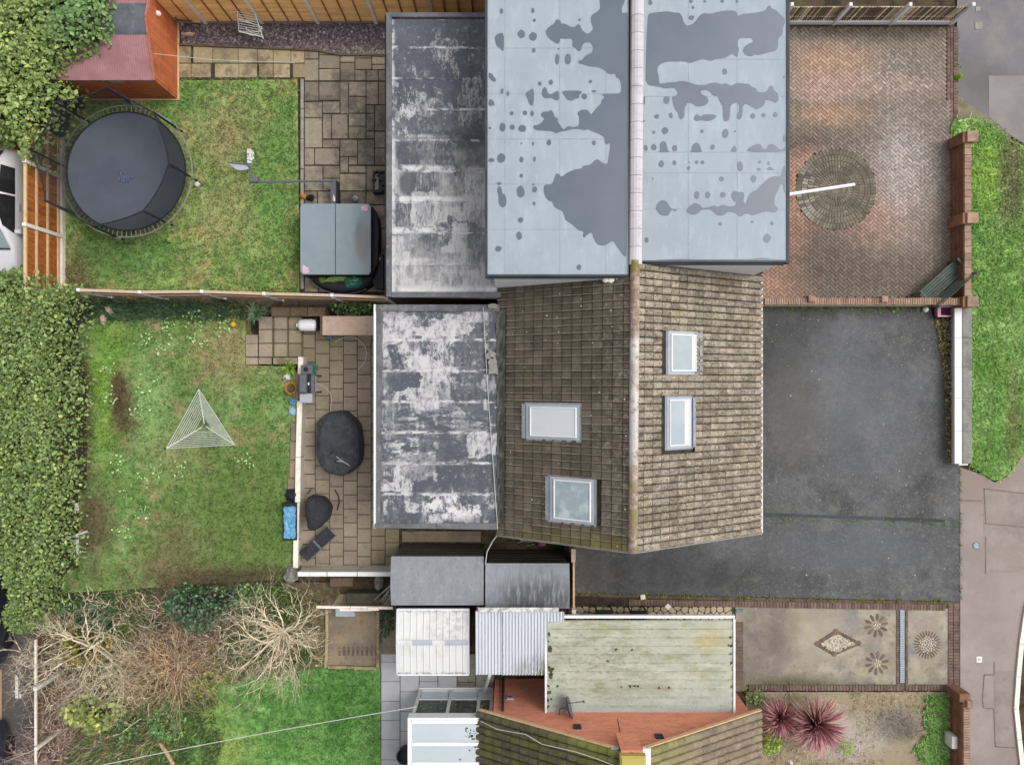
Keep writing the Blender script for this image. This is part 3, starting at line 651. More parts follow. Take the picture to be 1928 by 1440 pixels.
mm('terracotta', '#c58a3c', [('#b0742c', (N, 5, .5, .66), .6)], rough=.8)
mm('bench_green', '#5f6a62', [('#4c564f', (N, 5, .48, .64), .8), ('#7d837a', (N, 10, .56, .7), .7), ('#8a7f70', (N, 3, .6, .7), .5)], rough=.8, rand=.12)
mm('chair_green', '#37453a', [('#2c382f', (N, 4, .5, .66), .7)], rough=.45)
mm('stone_pale', '#d9bda6', [('#c2a288', (N, 5, .48, .64), .7), ('#e6d3c2', (N, 9, .56, .7), .5)], rough=.9)
mm('pebble', '#cfc6b0', [('#e2dccb', (N, 9, .5, .62), .7)], rough=.8, rand=.22, hue=.02)
mm('crazy', '#a08f74', [('#8c7b60', (N, 3, .46, .62), .8), ('#b3a288', (N, 7, .54, .68), .7), ('#8a8258', (N, 1.4, .56, .68), .6)], rough=.93, rand=.2, hue=.02, bump=[(30, .4, .01)], sat=0.8, gain=1.5)
mm('grate', '#b3bbc2', [('#959da4', (N, 9, .5, .62), .7), ('#666c72', ('ln', 'y', 0, .06, .012), .7)], rough=.5, metal=.3)
mm('car_white', '#e6e7ea', [], rough=.3, spec=.5, coat=.6)
mm('car_dark', '#2f3640', [], rough=.3, spec=.5, coat=.6)
mm('car_glass', '#272a2d', [('#3a3c3c', (N, 1.2, .5, .62), .7)], rough=.08, spec=.5)
mm('windscreen', '#93a5a6', [('#a8b8b8', (N, 1.1, .48, .62), .6)], rough=.1, spec=.5)
mm('rubber', '#26272a', [], rough=.8)
mm('laurel', '#84994f', [('#688040', ('r', .45, .25), .7), ('#96a860', ('r', .72, .9), .7), ('#a9b270', ('r', .94, .99), .7), ('#5f8450', ('s', (165, 45, 2), 60, 60, .6), .8), ('#6c8a48', (N, .8, .54, .64), .6)], rough=.55, spec=.3, rand=.2, hue=.02, gain=1.3, sat=0.96)
mm('hedge_leaf', '#6f8446', [('#50682e', ('r', .5, .3), .75), ('#879a54', ('r', .7, .9), .7), ('#a4ac50', [('r', .86, .95), (N, .7, .5, .6)], .7)], rough=.5, spec=.35, rand=.24, hue=.02, gain=1.38, sat=0.96)
mm('ivy', '#4f6e3a', [('#36502a', ('r', .5, .35), .8), ('#7c9650', ('r', .75, .9), .8)], rough=.5, spec=.4, rand=.22, hue=.02, gain=1.35)
mm('ivy_dark', '#3f5c40', [('#2c4430', ('r', .5, .35), .8), ('#5c7c50', ('r', .75, .9), .8)], rough=.5, spec=.4, rand=.2, gain=1.35)
mm('laurel_yellow', '#84904a', [('#66753a', ('r', .45, .3), .8), ('#b4b262', ('r', .72, .9), .8)], rough=.5, spec=.4, rand=.2, hue=.02, gain=1.35)
mm('conifer_gold', '#8a8238', [('#66702c', ('r', .5, .3), .8), ('#c09a3c', [('r', .5, .7), (N, 1.2, .46, .56)], .9)], rough=.8, rand=.2, hue=.02, gain=1.35)
mm('privet', '#5f8a4c', [('#46703c', ('r', .5, .35), .8), ('#86ac6a', ('r', .75, .9), .8)], rough=.6, rand=.2, hue=.02, gain=1.35)
mm('weed', '#7a9e3c', [('#5a7e2c', ('r', .5, .35), .8), ('#a3b850', ('r', .75, .9), .8)], rough=.7, rand=.2, hue=.02, gain=1.35)
mm('weed_dry', '#7d7540', [('#5c5230', ('r', .5, .35), .8), ('#8aa040', ('r', .6, .8), .8)], rough=.9, rand=.25, hue=.02, gain=1.35)
mm('lime_shrub', '#9cc22e', [('#7ca020', ('r', .5, .35), .8)], rough=.6, rand=.15)
mm('cordyline', '#a8616a', [('#8a4452', ('r', .45, .3), .8), ('#c08878', ('r', .65, .8), .8), ('#7a6450', [('s', (1515, 1325, 1), 26, 36, .6), ('r', .2, .5)], .7)], rough=.5, spec=.4, rand=.2, hue=.02, gain=1.3, sat=0.82)
mm('fern', '#5c7a56', [('#7f9678', ('r', .6, .8), .8)], rough=.8, rand=.2, gain=1.35)
mm('bark_white', '#a89c86', [('#857a66', ('r', .5, .3), .7), ('#c4b8a0', ('r', .7, .85), .7)], rough=.9, rand=.15, gain=2.5)
mm('bark_tan', '#b8a484', [('#8f7c60', ('r', .5, .3), .7), ('#cdbb9c', ('r', .7, .85), .7)], rough=.9, rand=.15, gain=2.5, sat=0.75)
mm('twig_orange', '#a9824c', [('#87602f', ('r', .5, .3), .7), ('#c4a064', ('r', .7, .85), .7)], rough=.9, rand=.2, sat=0.62, gain=2.3)
mm('twig_brown', '#8a6a50', [('#6a4a3a', ('r', .5, .3), .7), ('#a88c6c', ('r', .7, .85), .7)], rough=.9, rand=.2, sat=0.5, gain=2.3)
mm('twig_purple', '#94807a', [('#745f5a', ('r', .5, .3), .7), ('#b09c90', ('r', .7, .85), .7)], rough=.9, rand=.2, gain=2.3)
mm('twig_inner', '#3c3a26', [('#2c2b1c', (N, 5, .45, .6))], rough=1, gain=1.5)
mm('slate', '#75676e', [('#5b4e55', ('r', .5, .3), .8), ('#96888c', ('r', .7, .85), .8), ('#b8acaa', ('r', .93, .97), .8)], rough=.85, rand=.25)
mm('slate_bed', '#51454a', [('#3d3337', (N, 8, .45, .6))], rough=1)
mm('cable', '#d3d0ca', [], rough=.6)
mm('cord', '#c8ccc8', [], rough=.6)
mm('wire_white', '#e2e2e2', [], rough=.5)
mm('hose', '#d9d2c6', [], rough=.6)
mm('manhole', '#8f8d89', [('#6f6d69', (N, 20, .46, .58), .8)], rough=.7, bump=[(40, .6, .01)])
mm('rust', '#9a5b3a', [], rough=.9)
mm('dead_leaf', '#a89a78', [('#7c5f3e', ('r', .5, .3), .9), ('#d4ccb8', ('r', .75, .9), .9)], rough=.9, rand=.3)

mm('tar_joint', '#81786f', [('#6b625a', (N, 5, .45, .6))], rough=1)
mm('scrub_soil', '#6f6349', [('#544a36', (N, 2, .45, .6)), ('#6d7040', (N, 1.2, .52, .66), .7), ('#94866a', (N, 7, .55, .68), .7), ('#5d6e38', (N, 3, .58, .7), .6)], rough=1, bump=[(14, .7, .06)], gain=1.15, sat=0.9)
mm('dry_stem', '#a08a64', [('#7a6444', ('r', .45, .3), .8), ('#bda983', ('r', .7, .85), .8), ('#7c7a40', ('r', .88, .93), .8)], rough=.95, rand=.3, gain=1.3, sat=0.8)
mm('clover', '#8fb370', [('#a8c486', ('r', .6, .8), .8), ('#6f9450', ('r', .4, .25), .8)], rough=.7, rand=.25, gain=1.35)
mm('alley_board', '#6f5a45', [('#54432f', (N, 3, .46, .62), .8), ('#8a735a', (N, 7, .55, .7), .6)], rough=.9, rand=.25)
mm('verge_strip', '#8f8570', [('#71685a', (N, 4, .46, .64), .8), ('#a89c84', (N, 8, .56, .7), .6)], rough=.95)
mm('print_blue', '#6b7fa8', [('#4d4f58', (N, 14, .5, .6), .8)], rough=.7)

mm('roof_underlay', '#4a443b', [('#3a352d', (N, 4, .45, .6))], rough=1)
mm('tile_crest', '#8c8272', [('#6f695b', (N, 2, .46, .60), .8), ('#a5a090', (N, 9, .55, .66), .7), ('#5a544a', (N, 14, .58, .68), .7)], rough=.9, rand=.15)
mm('tar_patch', '#a0928c', [('#8d8380', (N, .8, .44, .64), .9), ('#aaa09a', (N, 2, .5, .68), .7), ('#7f756d', (N, 5, .58, .72), .5), ('#bdb2a8', (N, 40, .62, .72), .5)], rough=.93, bump=[(60, .4, .01)])
# ---------------------------------------------------------------- the setting
def sheet(name, pts, z, m, parent=None):
    mb = MB()
    p = pw(pts, z)
    n = len(p)
    a = sum(p[i][0] * p[(i + 1) % n][1] - p[(i + 1) % n][0] * p[i][1] for i in range(n))
    if a < 0: p = p[::-1]
    mb.add([(q[0], q[1], z) for q in p], [tuple(range(n))])
    return mb.build(name, MATS[m], parent, kind=None if parent else 'structure')
g = MB(); g.add([(-300, -300, -.06), (300, -300, -.06), (300, 300, -.06), (-300, 300, -.06)], [(0, 1, 2, 3)])
g.build('ground', MATS['soil'], kind='structure')
TZ = .40                                             # the middle garden lies this much above its patio
UP = [(-10, 130), (140, 150), (335, 148), (560, 148), (564, 552), (60, 560), (-10, 560)]
MID = [(60, 570), (462, 574), (462, 688), (545, 690), (557, 700), (560, 1088), (60, 1120)]
LOW = [(300, 1252), (716, 1252), (717, 1600), (300, 1600)]
VER = [(1790, 245), (1798, 228), (1830, 222), (1868, 236), (1900, 262), (1960, 290), (1960, 800), (1925, 855), (1895, 895), (1872, 905), (1850, 890), (1828, 876), (1826, 560), (1800, 300)]
FRO = [(1405, 1300), (1806, 1300), (1808, 1318), (1808, 1640), (1405, 1640)]
sheet('lawn', UP, 0.0, 'lawn_upper')
mb = MB(); mb.prism(pw(MID, TZ), -.1, TZ); mb.build('terrace_lawn', MATS['lawn_middle'], kind='structure')
sheet('back_lawn', LOW, .004, 'lawn_lower')
sheet('scrub_ground', [(74, 1100), (420, 1096), (605, 1096), (640, 1096), (640, 1118), (618, 1150), (614, 1256), (560, 1262), (520, 1274), (470, 1268), (440, 1290), (400, 1286), (384, 1312), (356, 1318), (362, 1352), (340, 1368), (352, 1398), (326, 1420), (340, 1460), (320, 1640), (74, 1640)], .012, 'scrub_soil')
sheet('verge_path', [(1800, 178), (1812, 186), (1868, 228), (1905, 255), (1900, 268), (1868, 242), (1830, 228), (1798, 232)], .02, 'verge_strip')
sheet('verge', VER, .03, 'verge_green')
sheet('front_garden', FRO, .004, 'front_garden')
sheet('asphalt_drive', [(1062, 578), (1752, 580), (1762, 620), (1776, 680), (1789, 780), (1795, 868), (1808, 876), (1808, 1132), (1440, 1124), (1062, 1115)], .008, 'asphalt')
sheet('alley', [(-400, -200), (60, -200), (60, 300), (72, 700), (72, 1640), (-400, 1640)], -.02, 'alley_tarmac')
sheet('pavement', [(1808, 880), (1850, 893), (1872, 908), (1895, 898), (1925, 858), (1975, 790), (1975, 1140), (1926, 1150), (1915, 1230), (1910, 1330), (1918, 1390), (1926, 1470), (1926, 1640), (1808, 1640)], .012, 'pavement')
sheet('road', [(1802, -300), (2200, -300), (2200, 300), (1975, 296), (1900, 255), (1868, 230), (1812, 190), (1802, 180)], .004, 'road_grey')
sheet('road_patch', [(1862, 143), (1990, 143), (1990, 262), (1912, 262), (1862, 220)], .010, 'pave_patch')
sheet('far_road', [(1935, 1100), (2400, 1100), (2400, 1640), (1935, 1640)], -.03, 'road_grey')
# kerb stones along the far road, each its own piece
kerb = thing('kerb', 'pale concrete kerb curving along the pavement edge at the road', 'kerb', W(1918, 1300, 0))
kp = [(1945, 1090), (1930, 1150), (1921, 1210), (1915, 1272), (1911, 1332), (1917, 1390), (1924, 1450), (1926, 1520)]
for a, b in zip(kp[:-1], kp[1:]):
    va, vb = W(*a), W(*b)
    d = (vb - va) * .006
    MB().beam(va + d + Vector((0, 0, .03)), vb - d + Vector((0, 0, .03)), .15, .1).build('kerb_stone', MATS['conc_post'], kerb)
sheet('pavement_patch', [(1853, 921), (1958, 932), (1958, 1078), (1856, 1078), (1852, 1000)], .016, 'tar_patch')
sheet('pavement_patch', [(1853, 1271), (1871, 1271), (1873, 1334), (1874, 1404), (1910, 1406), (1908, 1330), (1913, 1262), (1880, 1262)], .016, 'tar_patch')
# joints and patches in the pavement tarmac, as thin raised lips
mb = MB()
for pl in ([(1852, 920), (1960, 932)], [(1852, 985), (1960, 995)], [(1856, 1010), (1856, 1080)], [(1872, 1245), (1872, 1270), (1853, 1270), (1850, 1320), (1852, 1332), (1871, 1334), (1874, 1405), (1912, 1407)], [(1808, 942), (1850, 943)], [(1853, 920), (1856, 985)]):
    for a, b in zip(pl[:-1], pl[1:]):
        mb.beam(W(*a, .017), W(*b, .017), .03, .004)
mb.build('pavement_joint', MATS['tar_joint'], kind='structure')
for px, py, s in ((1841, 18, 9), (1842, 49, 13)):
    MB().box(X(px - s / 2), X(px + s / 2), Y(py + s / 2), Y(py - s / 2), .004, .02).build('utility_cover', MATS['conc_grey'],
        label='small square pale cover in the grey road, %s of two' % ('upper and smaller' if s == 9 else 'lower and larger'), cat='cover')
mb = MB(); mb.box(X(1838), X(1848), Y(1246), Y(1235), .012, .022)
o = mb.build('stopcock_cover', MATS['white_paint'], label='small white square cover set in the pink grey pavement', cat='cover')
MB().box(X(1840.5), X(1845.5), Y(1243), Y(1238), .022, .026).build('lid', MATS['grey_patch'], o)
o = MB().lathe(W(1838, 1027, .012), [(.13, 0), (.13, .008), (.11, .012)], 20).build('manhole', MATS['manhole'], label='small round metal manhole cover in the pink grey pavement', cat='manhole')
MB().lathe(W(1838, 1027, .024), [(.085, 0), (.085, .006), (.07, .008)], 18).build('plate', MATS['grate'], o)

# ---- shared little meshes for pieces
def piece(name, sx, sy, sz, m, b=.006):
    mb = MB(); mb.bbox(-sx / 2, sx / 2, -sy / 2, sy / 2, 0, sz, b)
    me = bpy.data.meshes.new(name)
    me.from_pydata(mb.v, [], mb.f)
    me.materials.append(MATS[m]); me.update()
    return me
def put(name, me, parent, x, y, z, rz=0.0, s=None):
    mt = Matrix.Translation((x, y, z)) @ Matrix.Rotation(rz, 4, 'Z')
    if s: mt = mt @ Matrix.Diagonal((*s, 1))
    return link(name, me, parent, mt)
def base(name, pts, z, m, kind='structure'):
    return sheet(name, pts, z, m)

# ---- lower patio: buff slabs in staggered columns
pat = sheet('patio', [(562, 560), (760, 560), (760, 1074), (562, 1074)], .0, 'joint')
unit = piece('slab', 1, 1, .03, 'slab_buff', .012)
cx = [567, 594, 621, 647, 673, 699, 725.5, 752]
for i in range(len(cx) - 1):
    y0 = 600 - (13 if i % 2 else 0) + (3, 0, 0, 2, 0, 1, 0)[i]
    while y0 < 1074:
        a, b = max(y0, 590 if i < 3 else 560), min(y0 + 26.3, 1074)
        if b - a > 4 and not (i == 6 and b < 985):
            px0, px1 = cx[i] + .35, cx[i + 1] - .35
            put('slab', unit, pat, X((px0 + px1) / 2), Y((a + b) / 2), R.uniform(0, .006), R.gauss(0, .006), ((px1 - px0 - .5) / 57, (b - a - 1.2) / 57, 1))
        y0 += 26.3
# ---- upper patio: random slabs (rectangles read off the photograph)
up = sheet('random_patio', [(566, 84), (728, 84), (728, 552), (566, 552)], .0, 'joint')
rs = [(574, 155, 600, 191), (601, 155, 641, 190), (641, 155, 656, 215), (657, 155, 689, 182), (690, 155, 712, 198), (713, 155, 726, 198),
      (574, 193, 607, 222), (608, 192, 640, 214), (657, 183, 689, 214), (690, 199, 705, 214), (706, 199, 726, 247),
      (574, 223, 607, 279), (608, 216, 624, 262), (625, 216, 655, 262), (657, 215, 689, 238), (657, 239, 689, 262), (690, 215, 705, 247), (690, 248, 705, 262), (706, 249, 726, 279),
      (608, 264, 640, 279), (574, 280, 592, 311), (593, 280, 639, 311), (641, 264, 673, 295), (674, 264, 705, 311), (706, 280, 726, 311), (641, 296, 656, 326), (657, 296, 673, 311), (657, 313, 689, 326),
      (574, 313, 608, 360), (609, 313, 640, 336), (609, 337, 640, 360), (640, 328, 689, 360), (690, 313, 726, 360),
      (574, 361, 598, 395), (599, 361, 640, 395), (641, 361, 689, 395), (690, 361, 726, 386), (690, 387, 726, 430), (574, 396, 640, 450), (641, 396, 689, 450), (690, 431, 726, 470), (574, 451, 610, 500), (611, 451, 660, 500), (661, 451, 689, 500),
      (690, 471, 726, 520), (574, 501, 600, 550), (601, 501, 650, 550), (651, 501, 689, 550), (690, 521, 726, 550)]
rs += [(574, 86, 600, 112), (601, 86, 640, 104), (641, 86, 668, 118), (669, 86, 700, 110), (701, 86, 726, 122), (574, 113, 600, 153), (601, 105, 640, 130), (601, 131, 640, 153), (641, 119, 668, 153), (669, 111, 700, 132), (669, 133, 689, 153), (690, 133, 712, 153), (701, 123, 726, 132), (713, 133, 726, 153)]
unit2 = piece('slab', 1, 1, .03, 'slab_random', .010)
for a, b, c, d in rs:
    put('slab', unit2, up, X((a + c) / 2), Y((b + d) / 2), R.uniform(0, .008), R.gauss(0, .006), ((c - a - .7) / 57, (d - b - .7) / 57, 1))
sp = sheet('garden_path', [(333, 82), (566, 90), (566, 150), (333, 152)], .001, 'joint')
unit3 = piece('slab', 1, 1, .03, 'slab_yellow', .012)
x0 = 336
for k, w in enumerate((24, 4, 37, 48, 36, 30, 33, 26)):
    if w > 5:
        put('slab', unit3, sp, X(x0 + w / 2), Y(104), .004, R.gauss(0, .01), ((w - 1) / 57, 31 / 57, 1))
        put('slab', unit3, sp, X(x0 + w / 2 + R.uniform(-4, 4)), Y(134), .004, R.gauss(0, .01), ((w - 1) / 57, 26 / 57, 1))
    x0 += w
# concrete edging between the upper lawn and its patio
ed = thing('edging', 'straight grey concrete edging between upper lawn and random stone patio', 'edging', W(569, 350))
for k in range(7):
    a, b = 150 + k * 56.5, 150 + (k + 1) * 56.5 - 1
    MB().bbox(X(566.5), X(572.5), Y(b), Y(a), -.05, .06, .008).build('edging_stone', MATS['conc_grey'], ed)
# slate chip bed along the top fence
SL = [(338, 46), (724, 43), (724, 102), (640, 102), (598, 94), (480, 90), (345, 84)]
sheet('slate_bed', SL, .003, 'slate_bed')
P = scatter(pw(SL), 26 * 55 * 7)
leafmesh('slate_chips', np.column_stack([P, NR.random(len(P)) * .03 + .012]), MATS['slate'], .085, None, .8, .3, 'stuff')
slp = thing('path_sleeper', 'weathered timber edging along the slate chip bed', 'edging', W(470, 88))
for a, b in (((340, 85), (470, 90)), ((472, 90), (598, 96)), ((600, 96), (642, 104)), ((642, 104), (724, 105))):
    MB().beam(W(*a, .05), W(*b, .05), .06, .1).build('sleeper', MATS['timber_old'], slp)
# ---- steps up to the terrace
st = thing('garden_steps', 'three slab garden steps down from the lawn to the patio', 'steps', W(540, 640, 0))
un4 = piece('slab', 1, 1, .05, 'slab_buff', .012)
rows = [(596, 620), (621, 646), (647, 672)]
for (a, b, zt) in ((487, 514, TZ + .03), (514, 542, .29), (542, 569, .16)):
    MB().box(X(a, zt), X(b, zt), Y(672, zt), Y(596, zt), -.05, zt - .05).build('riser', MATS['timber_old'], st)
    for r0, r1 in rows:
        put('slab', un4, st, X((a + b) / 2 - 1, zt), Y((r0 + r1) / 2, zt), zt - .05, R.gauss(0, .01), ((b - a - 2.2) / 58.5, (r1 - r0 - .5) / 58.5, 1))
for a, b, c, d in ((463, 630, 486, 647), (463, 647, 486, 672), (463, 673, 486, 687), (487, 673, 512, 686)):
    put('slab', un4, st, X((a + c) / 2, TZ), Y((b + d) / 2, TZ), TZ - .02, R.gauss(0, .015), ((c - a - .6) / 58, (d - b - .6) / 58, 1))
wl = thing('step_wall', 'mossy brown block wall along the upper side of the garden steps', 'wall', W(555, 588))
for a, b in ((510, 545), (546, 578), (579, 612)):
    MB().bbox(X(a, .55), X(b, .55), Y(595, .55), Y(578, .55), -.05, .55, .02).build('coping_stone', MATS['timber_old'], wl)
MB().bbox(X(513, .5), X(560, .5), Y(686, .5), Y(673, .5), -.05, .47, .02).build('coping_stone', MATS['slab_yellow'], wl)
# ---- retaining wall with white coping
rw = thing('retaining_wall', 'low retaining wall with narrow white coping beside the buff patio', 'wall', W(565, 880))
for a, b in (((567, 672), (566, 704)), ((565, 755), (562, 860)), ((562, 861), (561, 945)), ((560, 946), (558, 1005)), ((558, 1006), (557, 1068))):
    va, vb = W(*a, .5), W(*b, .5)
    MB().beam(va - Vector((0, 0, .28)), vb - Vector((0, 0, .28)), .12, .55).build('wall_face', MATS['render_wall'], rw)
    MB().beam(va + Vector((0, 0, .02)), vb + Vector((0, 0, .02)), .16, .05).build('coping', MATS['conc_post'], rw)
ob = thing('planter_wall', 'crumbling dark stone edging wall between the lawn and the white coping', 'wall', W(550, 860))
for a, b, c, d in ((546, 795, 559, 830), (545, 831, 559, 866), (544, 867, 558, 900), (541, 901, 557, 935), (556, 702, 562, 790)):
    MB().bbox(X(a, .45), X(c, .45), Y(d, .45), Y(b, .45), .1, .46 + R.uniform(-.03, .03), .03).build('stone', MATS['old_concrete'], ob)
# ---- white topped wall at the bottom of the patio
bw = thing('garden_wall', 'long low wall with white coping along the bottom of the patio', 'wall', W(650, 1080))
for a, b in ((560, 615), (616, 672), (673, 738)):
    MB().box(X(a, .9), X(b, .9), Y(1083.5, .9), Y(1078, .9), -.05, .84).build('wall_face', MATS['render_wall'], bw)
    MB().bbox(X(a, .9), X(b - .4, .9), Y(1085, .9), Y(1076.5, .9), .84, .9, .01).build('coping', MATS['white_paint'], bw)

# ---- block paved drive: herringbone blocks
BL = [(1436, 54), (1781, 54), (1786, 240), (1790, 300), (1790, 562), (1436, 565)]
drv = sheet('block_drive', [(1300, 51), (1803, 51), (1803, 240), (1803, 568), (1300, 568)], .0, 'joint_brick')
bu = piece('paving_block', .190, .090, .03, 'block', .006)
poly = np.array(pw(BL))
cc = W(1573, 357); cr = 76 / 57
cells = []
c0 = poly.mean(0)
ca, sa = math.cos(rad(45)), math.sin(rad(45))
for i in range(-75, 76):
    for j in range(-75, 76):
        k = (i - j) % 4
        if k == 0: u, v, h = i + 1, j + .5, 0
        elif k == 3: u, v, h = i + .5, j + 1, 90
        else: continue
        u, v = u * .1, v * .1
        x, y = c0[0] + u * ca - v * sa, c0[1] + u * sa + v * ca
        cells.append((x, y, h + 45))
A = np.array(cells)
kk = inpoly(A[:, :2], poly) & (np.hypot(A[:, 0] - cc.x, A[:, 1] - cc.y) > cr - .03)
A = A[kk]
f = W(1560, 150)
order = np.argsort(np.hypot(A[:, 0] - f.x, A[:, 1] - f.y))
stuff = MB()
for n_, q in enumerate(order):
    x, y, a = A[q]
    z = R.uniform(0, .005)
    if n_ < 300: put('paving_block', bu, drv, x, y, z, rad(a) + R.gauss(0, .01))
    else:
        stuff.bbox(-.095, .095, -.045, .045, 0, .03, .006, 0, Matrix.Translation((x, y, z)) @ Matrix.Rotation(rad(a) + R.gauss(0, .012), 4, 'Z'))
stuff.build('paving_blocks', MATS['block'], drv, kind='stuff')
# edge courses of the drive
mb = MB()
for x0 in (1782.5, 1788.5, 1795):
    y = 52
    while y < 566:
        if not (x0 > 1788 and 238 < y < 300) :
            if x0 < 1790: mb.bbox(X(x0), X(x0 + 5.6), Y(y + 11), Y(y), 0, .03, .006)
            else: mb.bbox(X(x0), X(x0 + 8), Y(y + 5.4), Y(y), 0, .032, .006)
        y += 11.4 if x0 < 1790 else 5.8
mb.build('edge_blocks', MATS['brick_dark'], drv, kind='stuff')
# paved circle: rings of radial setts
circ = MB(); nsett = 0
un5 = piece('sett', 1, 1, .03, 'block_grey', .02)
for k in range(6):
    r0 = 10 + k * 11.0
    m_ = max(8, int(2 * math.pi * (r0 + 5.5) / (4.0 + k * .45)))
    for q in range(m_):
        a = 2 * math.pi * q / m_
        x, y = cc.x + math.cos(a) * (r0 + 5.5) / 57, cc.y + math.sin(a) * (r0 + 5.5) / 57
        sx, sy = 10.2 / 57, (2 * math.pi * (r0 + 5.5) / m_ - .8) / 57
        if k >= 4:
            put('sett', un5, drv, x, y, .014 + R.uniform(0, .004), a, (sx, sy, 1))
        else:
            circ.bbox(-sx / 2, sx / 2, -sy / 2, sy / 2, .0, .044, .008, 0, Matrix.Translation((x, y, R.uniform(0, .004))) @ Matrix.Rotation(a, 4, 'Z'))
circ.lathe((cc.x, cc.y, 0), [(.17, 0), (.17, .044)], 16)
MB().lathe((cc.x, cc.y, 0), [(cr - .005, .02), (cr - .005, .034)], 64).build('bedding', MATS['joint_brick'], drv)
circ.build('setts', MATS['block_grey'], drv, kind='stuff')
# ---- bottom drive: concrete with brick flowers
cd = sheet('concrete_drive', [(1385, 1140), (1690, 1143), (1690, 1288), (1405, 1288), (1405, 1300), (1385, 1300)], .012, 'concrete_drive')
sheet('concrete_apron', [(1707, 1144), (1785, 1145), (1785, 1288), (1707, 1288)], .012, 'concrete_drive')
sheet('brick_bed', [(1070, 1116), (1440, 1125), (1809, 1133), (1809, 1302), (1360, 1302), (1360, 1200), (1070, 1200)], .004, 'joint_brick')
be = thing('brick_edging', 'reddish brown soldier brick edging around the concrete front drive', 'edging', W(1600, 1140))
ub = piece('brick', .095, .2, .03, 'brick_dark', .008)
x = 1186
nb = 0
while x < 1780:
    yc = 1124 + (x - 1080) * .0165 + 7.5
    put('brick', ub, be, X(x), Y(yc), .004 + R.uniform(0, .005), R.gauss(0, .02)); nb += 1
    x += 5.9
x = 1412
while x < 1806:
    if not 1690 < x < 1706: put('brick', ub, be, X(x), Y(1294), .004 + R.uniform(0, .005), R.gauss(0, .02), (1, .95, 1)); nb += 1
    x += 5.9
mb = MB()
for x0 in (1789, 1799.5):
    y = 1136
    while y < 1298:
        mb.bbox(X(x0 - 4.8), X(x0 + 4.8), Y(y + 5), Y(y), .0, .032 + R.uniform(0, .004), .008)
        y += 5.7
for x0 in (1689.5, 1706.5):
    y = 1146
    while y < 1286:
        mb.bbox(X(x0 - 2.6), X(x0 + 2.6), Y(y + 11), Y(y), 0, .03 + R.uniform(0, .004), .008)
        y += 11.6
y = 1170
while y < 1290:
    mb.bbox(X(1383), X(1399), Y(y + 5), Y(y), 0, .03 + R.uniform(0, .004), .008)
    y += 5.8
mb.build('bricks', MATS['brick_dark'], be, kind='stuff')
dr = thing('drain_channel', 'long pale metal drain grate across the concrete drive', 'drain', W(1698, 1215))
MB().bbox(X(1693.5), X(1702.5), Y(1284), Y(1146), 0, .035, .006).build('grate', MATS['grate'], dr)
def flower(px, py, r, n_, label, pm='brick_dark', pb=26, rb=.42):
    c = W(px, py, .012)
    t = thing('brick_flower', label, 'mosaic', c, 'brick flowers set in the concrete drive')
    for k in range(n_):
        a = 2 * math.pi * k / n_ + .2
        mb = MB()
        M_ = Matrix.Translation(c + Vector((math.cos(a), math.sin(a), 0)) * r / 57 * .70) @ Matrix.Rotation(a, 4, 'Z')
        L, w = r / 57 * .60, r / 57 * 1.9 * math.pi / n_ * .42
        vs = [(-L / 2, -w * .25), (0, -w * .5), (L * .36, -w * .42), (L / 2, 0), (L * .36, w * .42), (0, w * .5), (-L / 2, w * .25)]
        vs3 = [M_ @ Vector((a_, b_, 0)) for a_, b_ in vs] + [M_ @ Vector((a_ * .94, b_ * .9, .012)) for a_, b_ in vs]
        mb.add(vs3, [tuple(range(7, 14))] + [(i, (i + 1) % 7, 7 + (i + 1) % 7, 7 + i) for i in range(7)])
        mb.build('petal', MATS[pm], t)
    mb = MB()
    for k in range(pb):
        rr = r / 57 * rb * math.sqrt((k + .5) / pb); a = k * 2.4
        mb.lathe(c + Vector((rr * math.cos(a), rr * math.sin(a), 0)), [(.032, 0), (.03, .012), (.014, .024)], 7)
    mb.build('pebbles', MATS['pebble'], t, kind='stuff')
flower(1650, 1177, 23, 10, 'upper of the two petalled brick flowers left of the drain grate', pb=9, rb=.3)
flower(1651, 1248, 23, 10, 'lower of the two petalled brick flowers left of the drain grate', pb=9, rb=.3)
flower(1746, 1213, 27, 26, 'round brick flower with pebble centre between drain grate and pavement', pb=44, rb=.6)
c = W(1577, 1208, .012)
dm = thing('brick_diamond', 'brick diamond filled with pale pebbles in the concrete drive', 'mosaic', c)
crn = [(1530, 1212), (1574, 1184), (1625, 1211), (1570, 1235)]
for k in range(4):
    a, b = Vector(W(*crn[k], .018)), Vector(W(*crn[(k + 1) % 4], .018))
    inn = (Vector(c) - (a + b) / 2).normalized() * .09
    nb_ = 9
    for q in range(nb_):
        p0, p1 = a.lerp(b, (q + .06) / nb_) + inn, a.lerp(b, (q + .94) / nb_) + inn
        MB().beam(p0, p1, .13, .02).build('brick', MATS['brick_dark'], dm)
P = scatter(pw([(1543, 1212), (1575, 1192), (1610, 1211), (1572, 1228)]), 420)
mb = MB()
for x, y in P: mb.lathe((x, y, .012), [(.03 * R.uniform(.7, 1.5), 0), (.03, .012), (.012, .022)], 6)
mb.build('pebbles', MATS['pebble'], dm, kind='stuff')
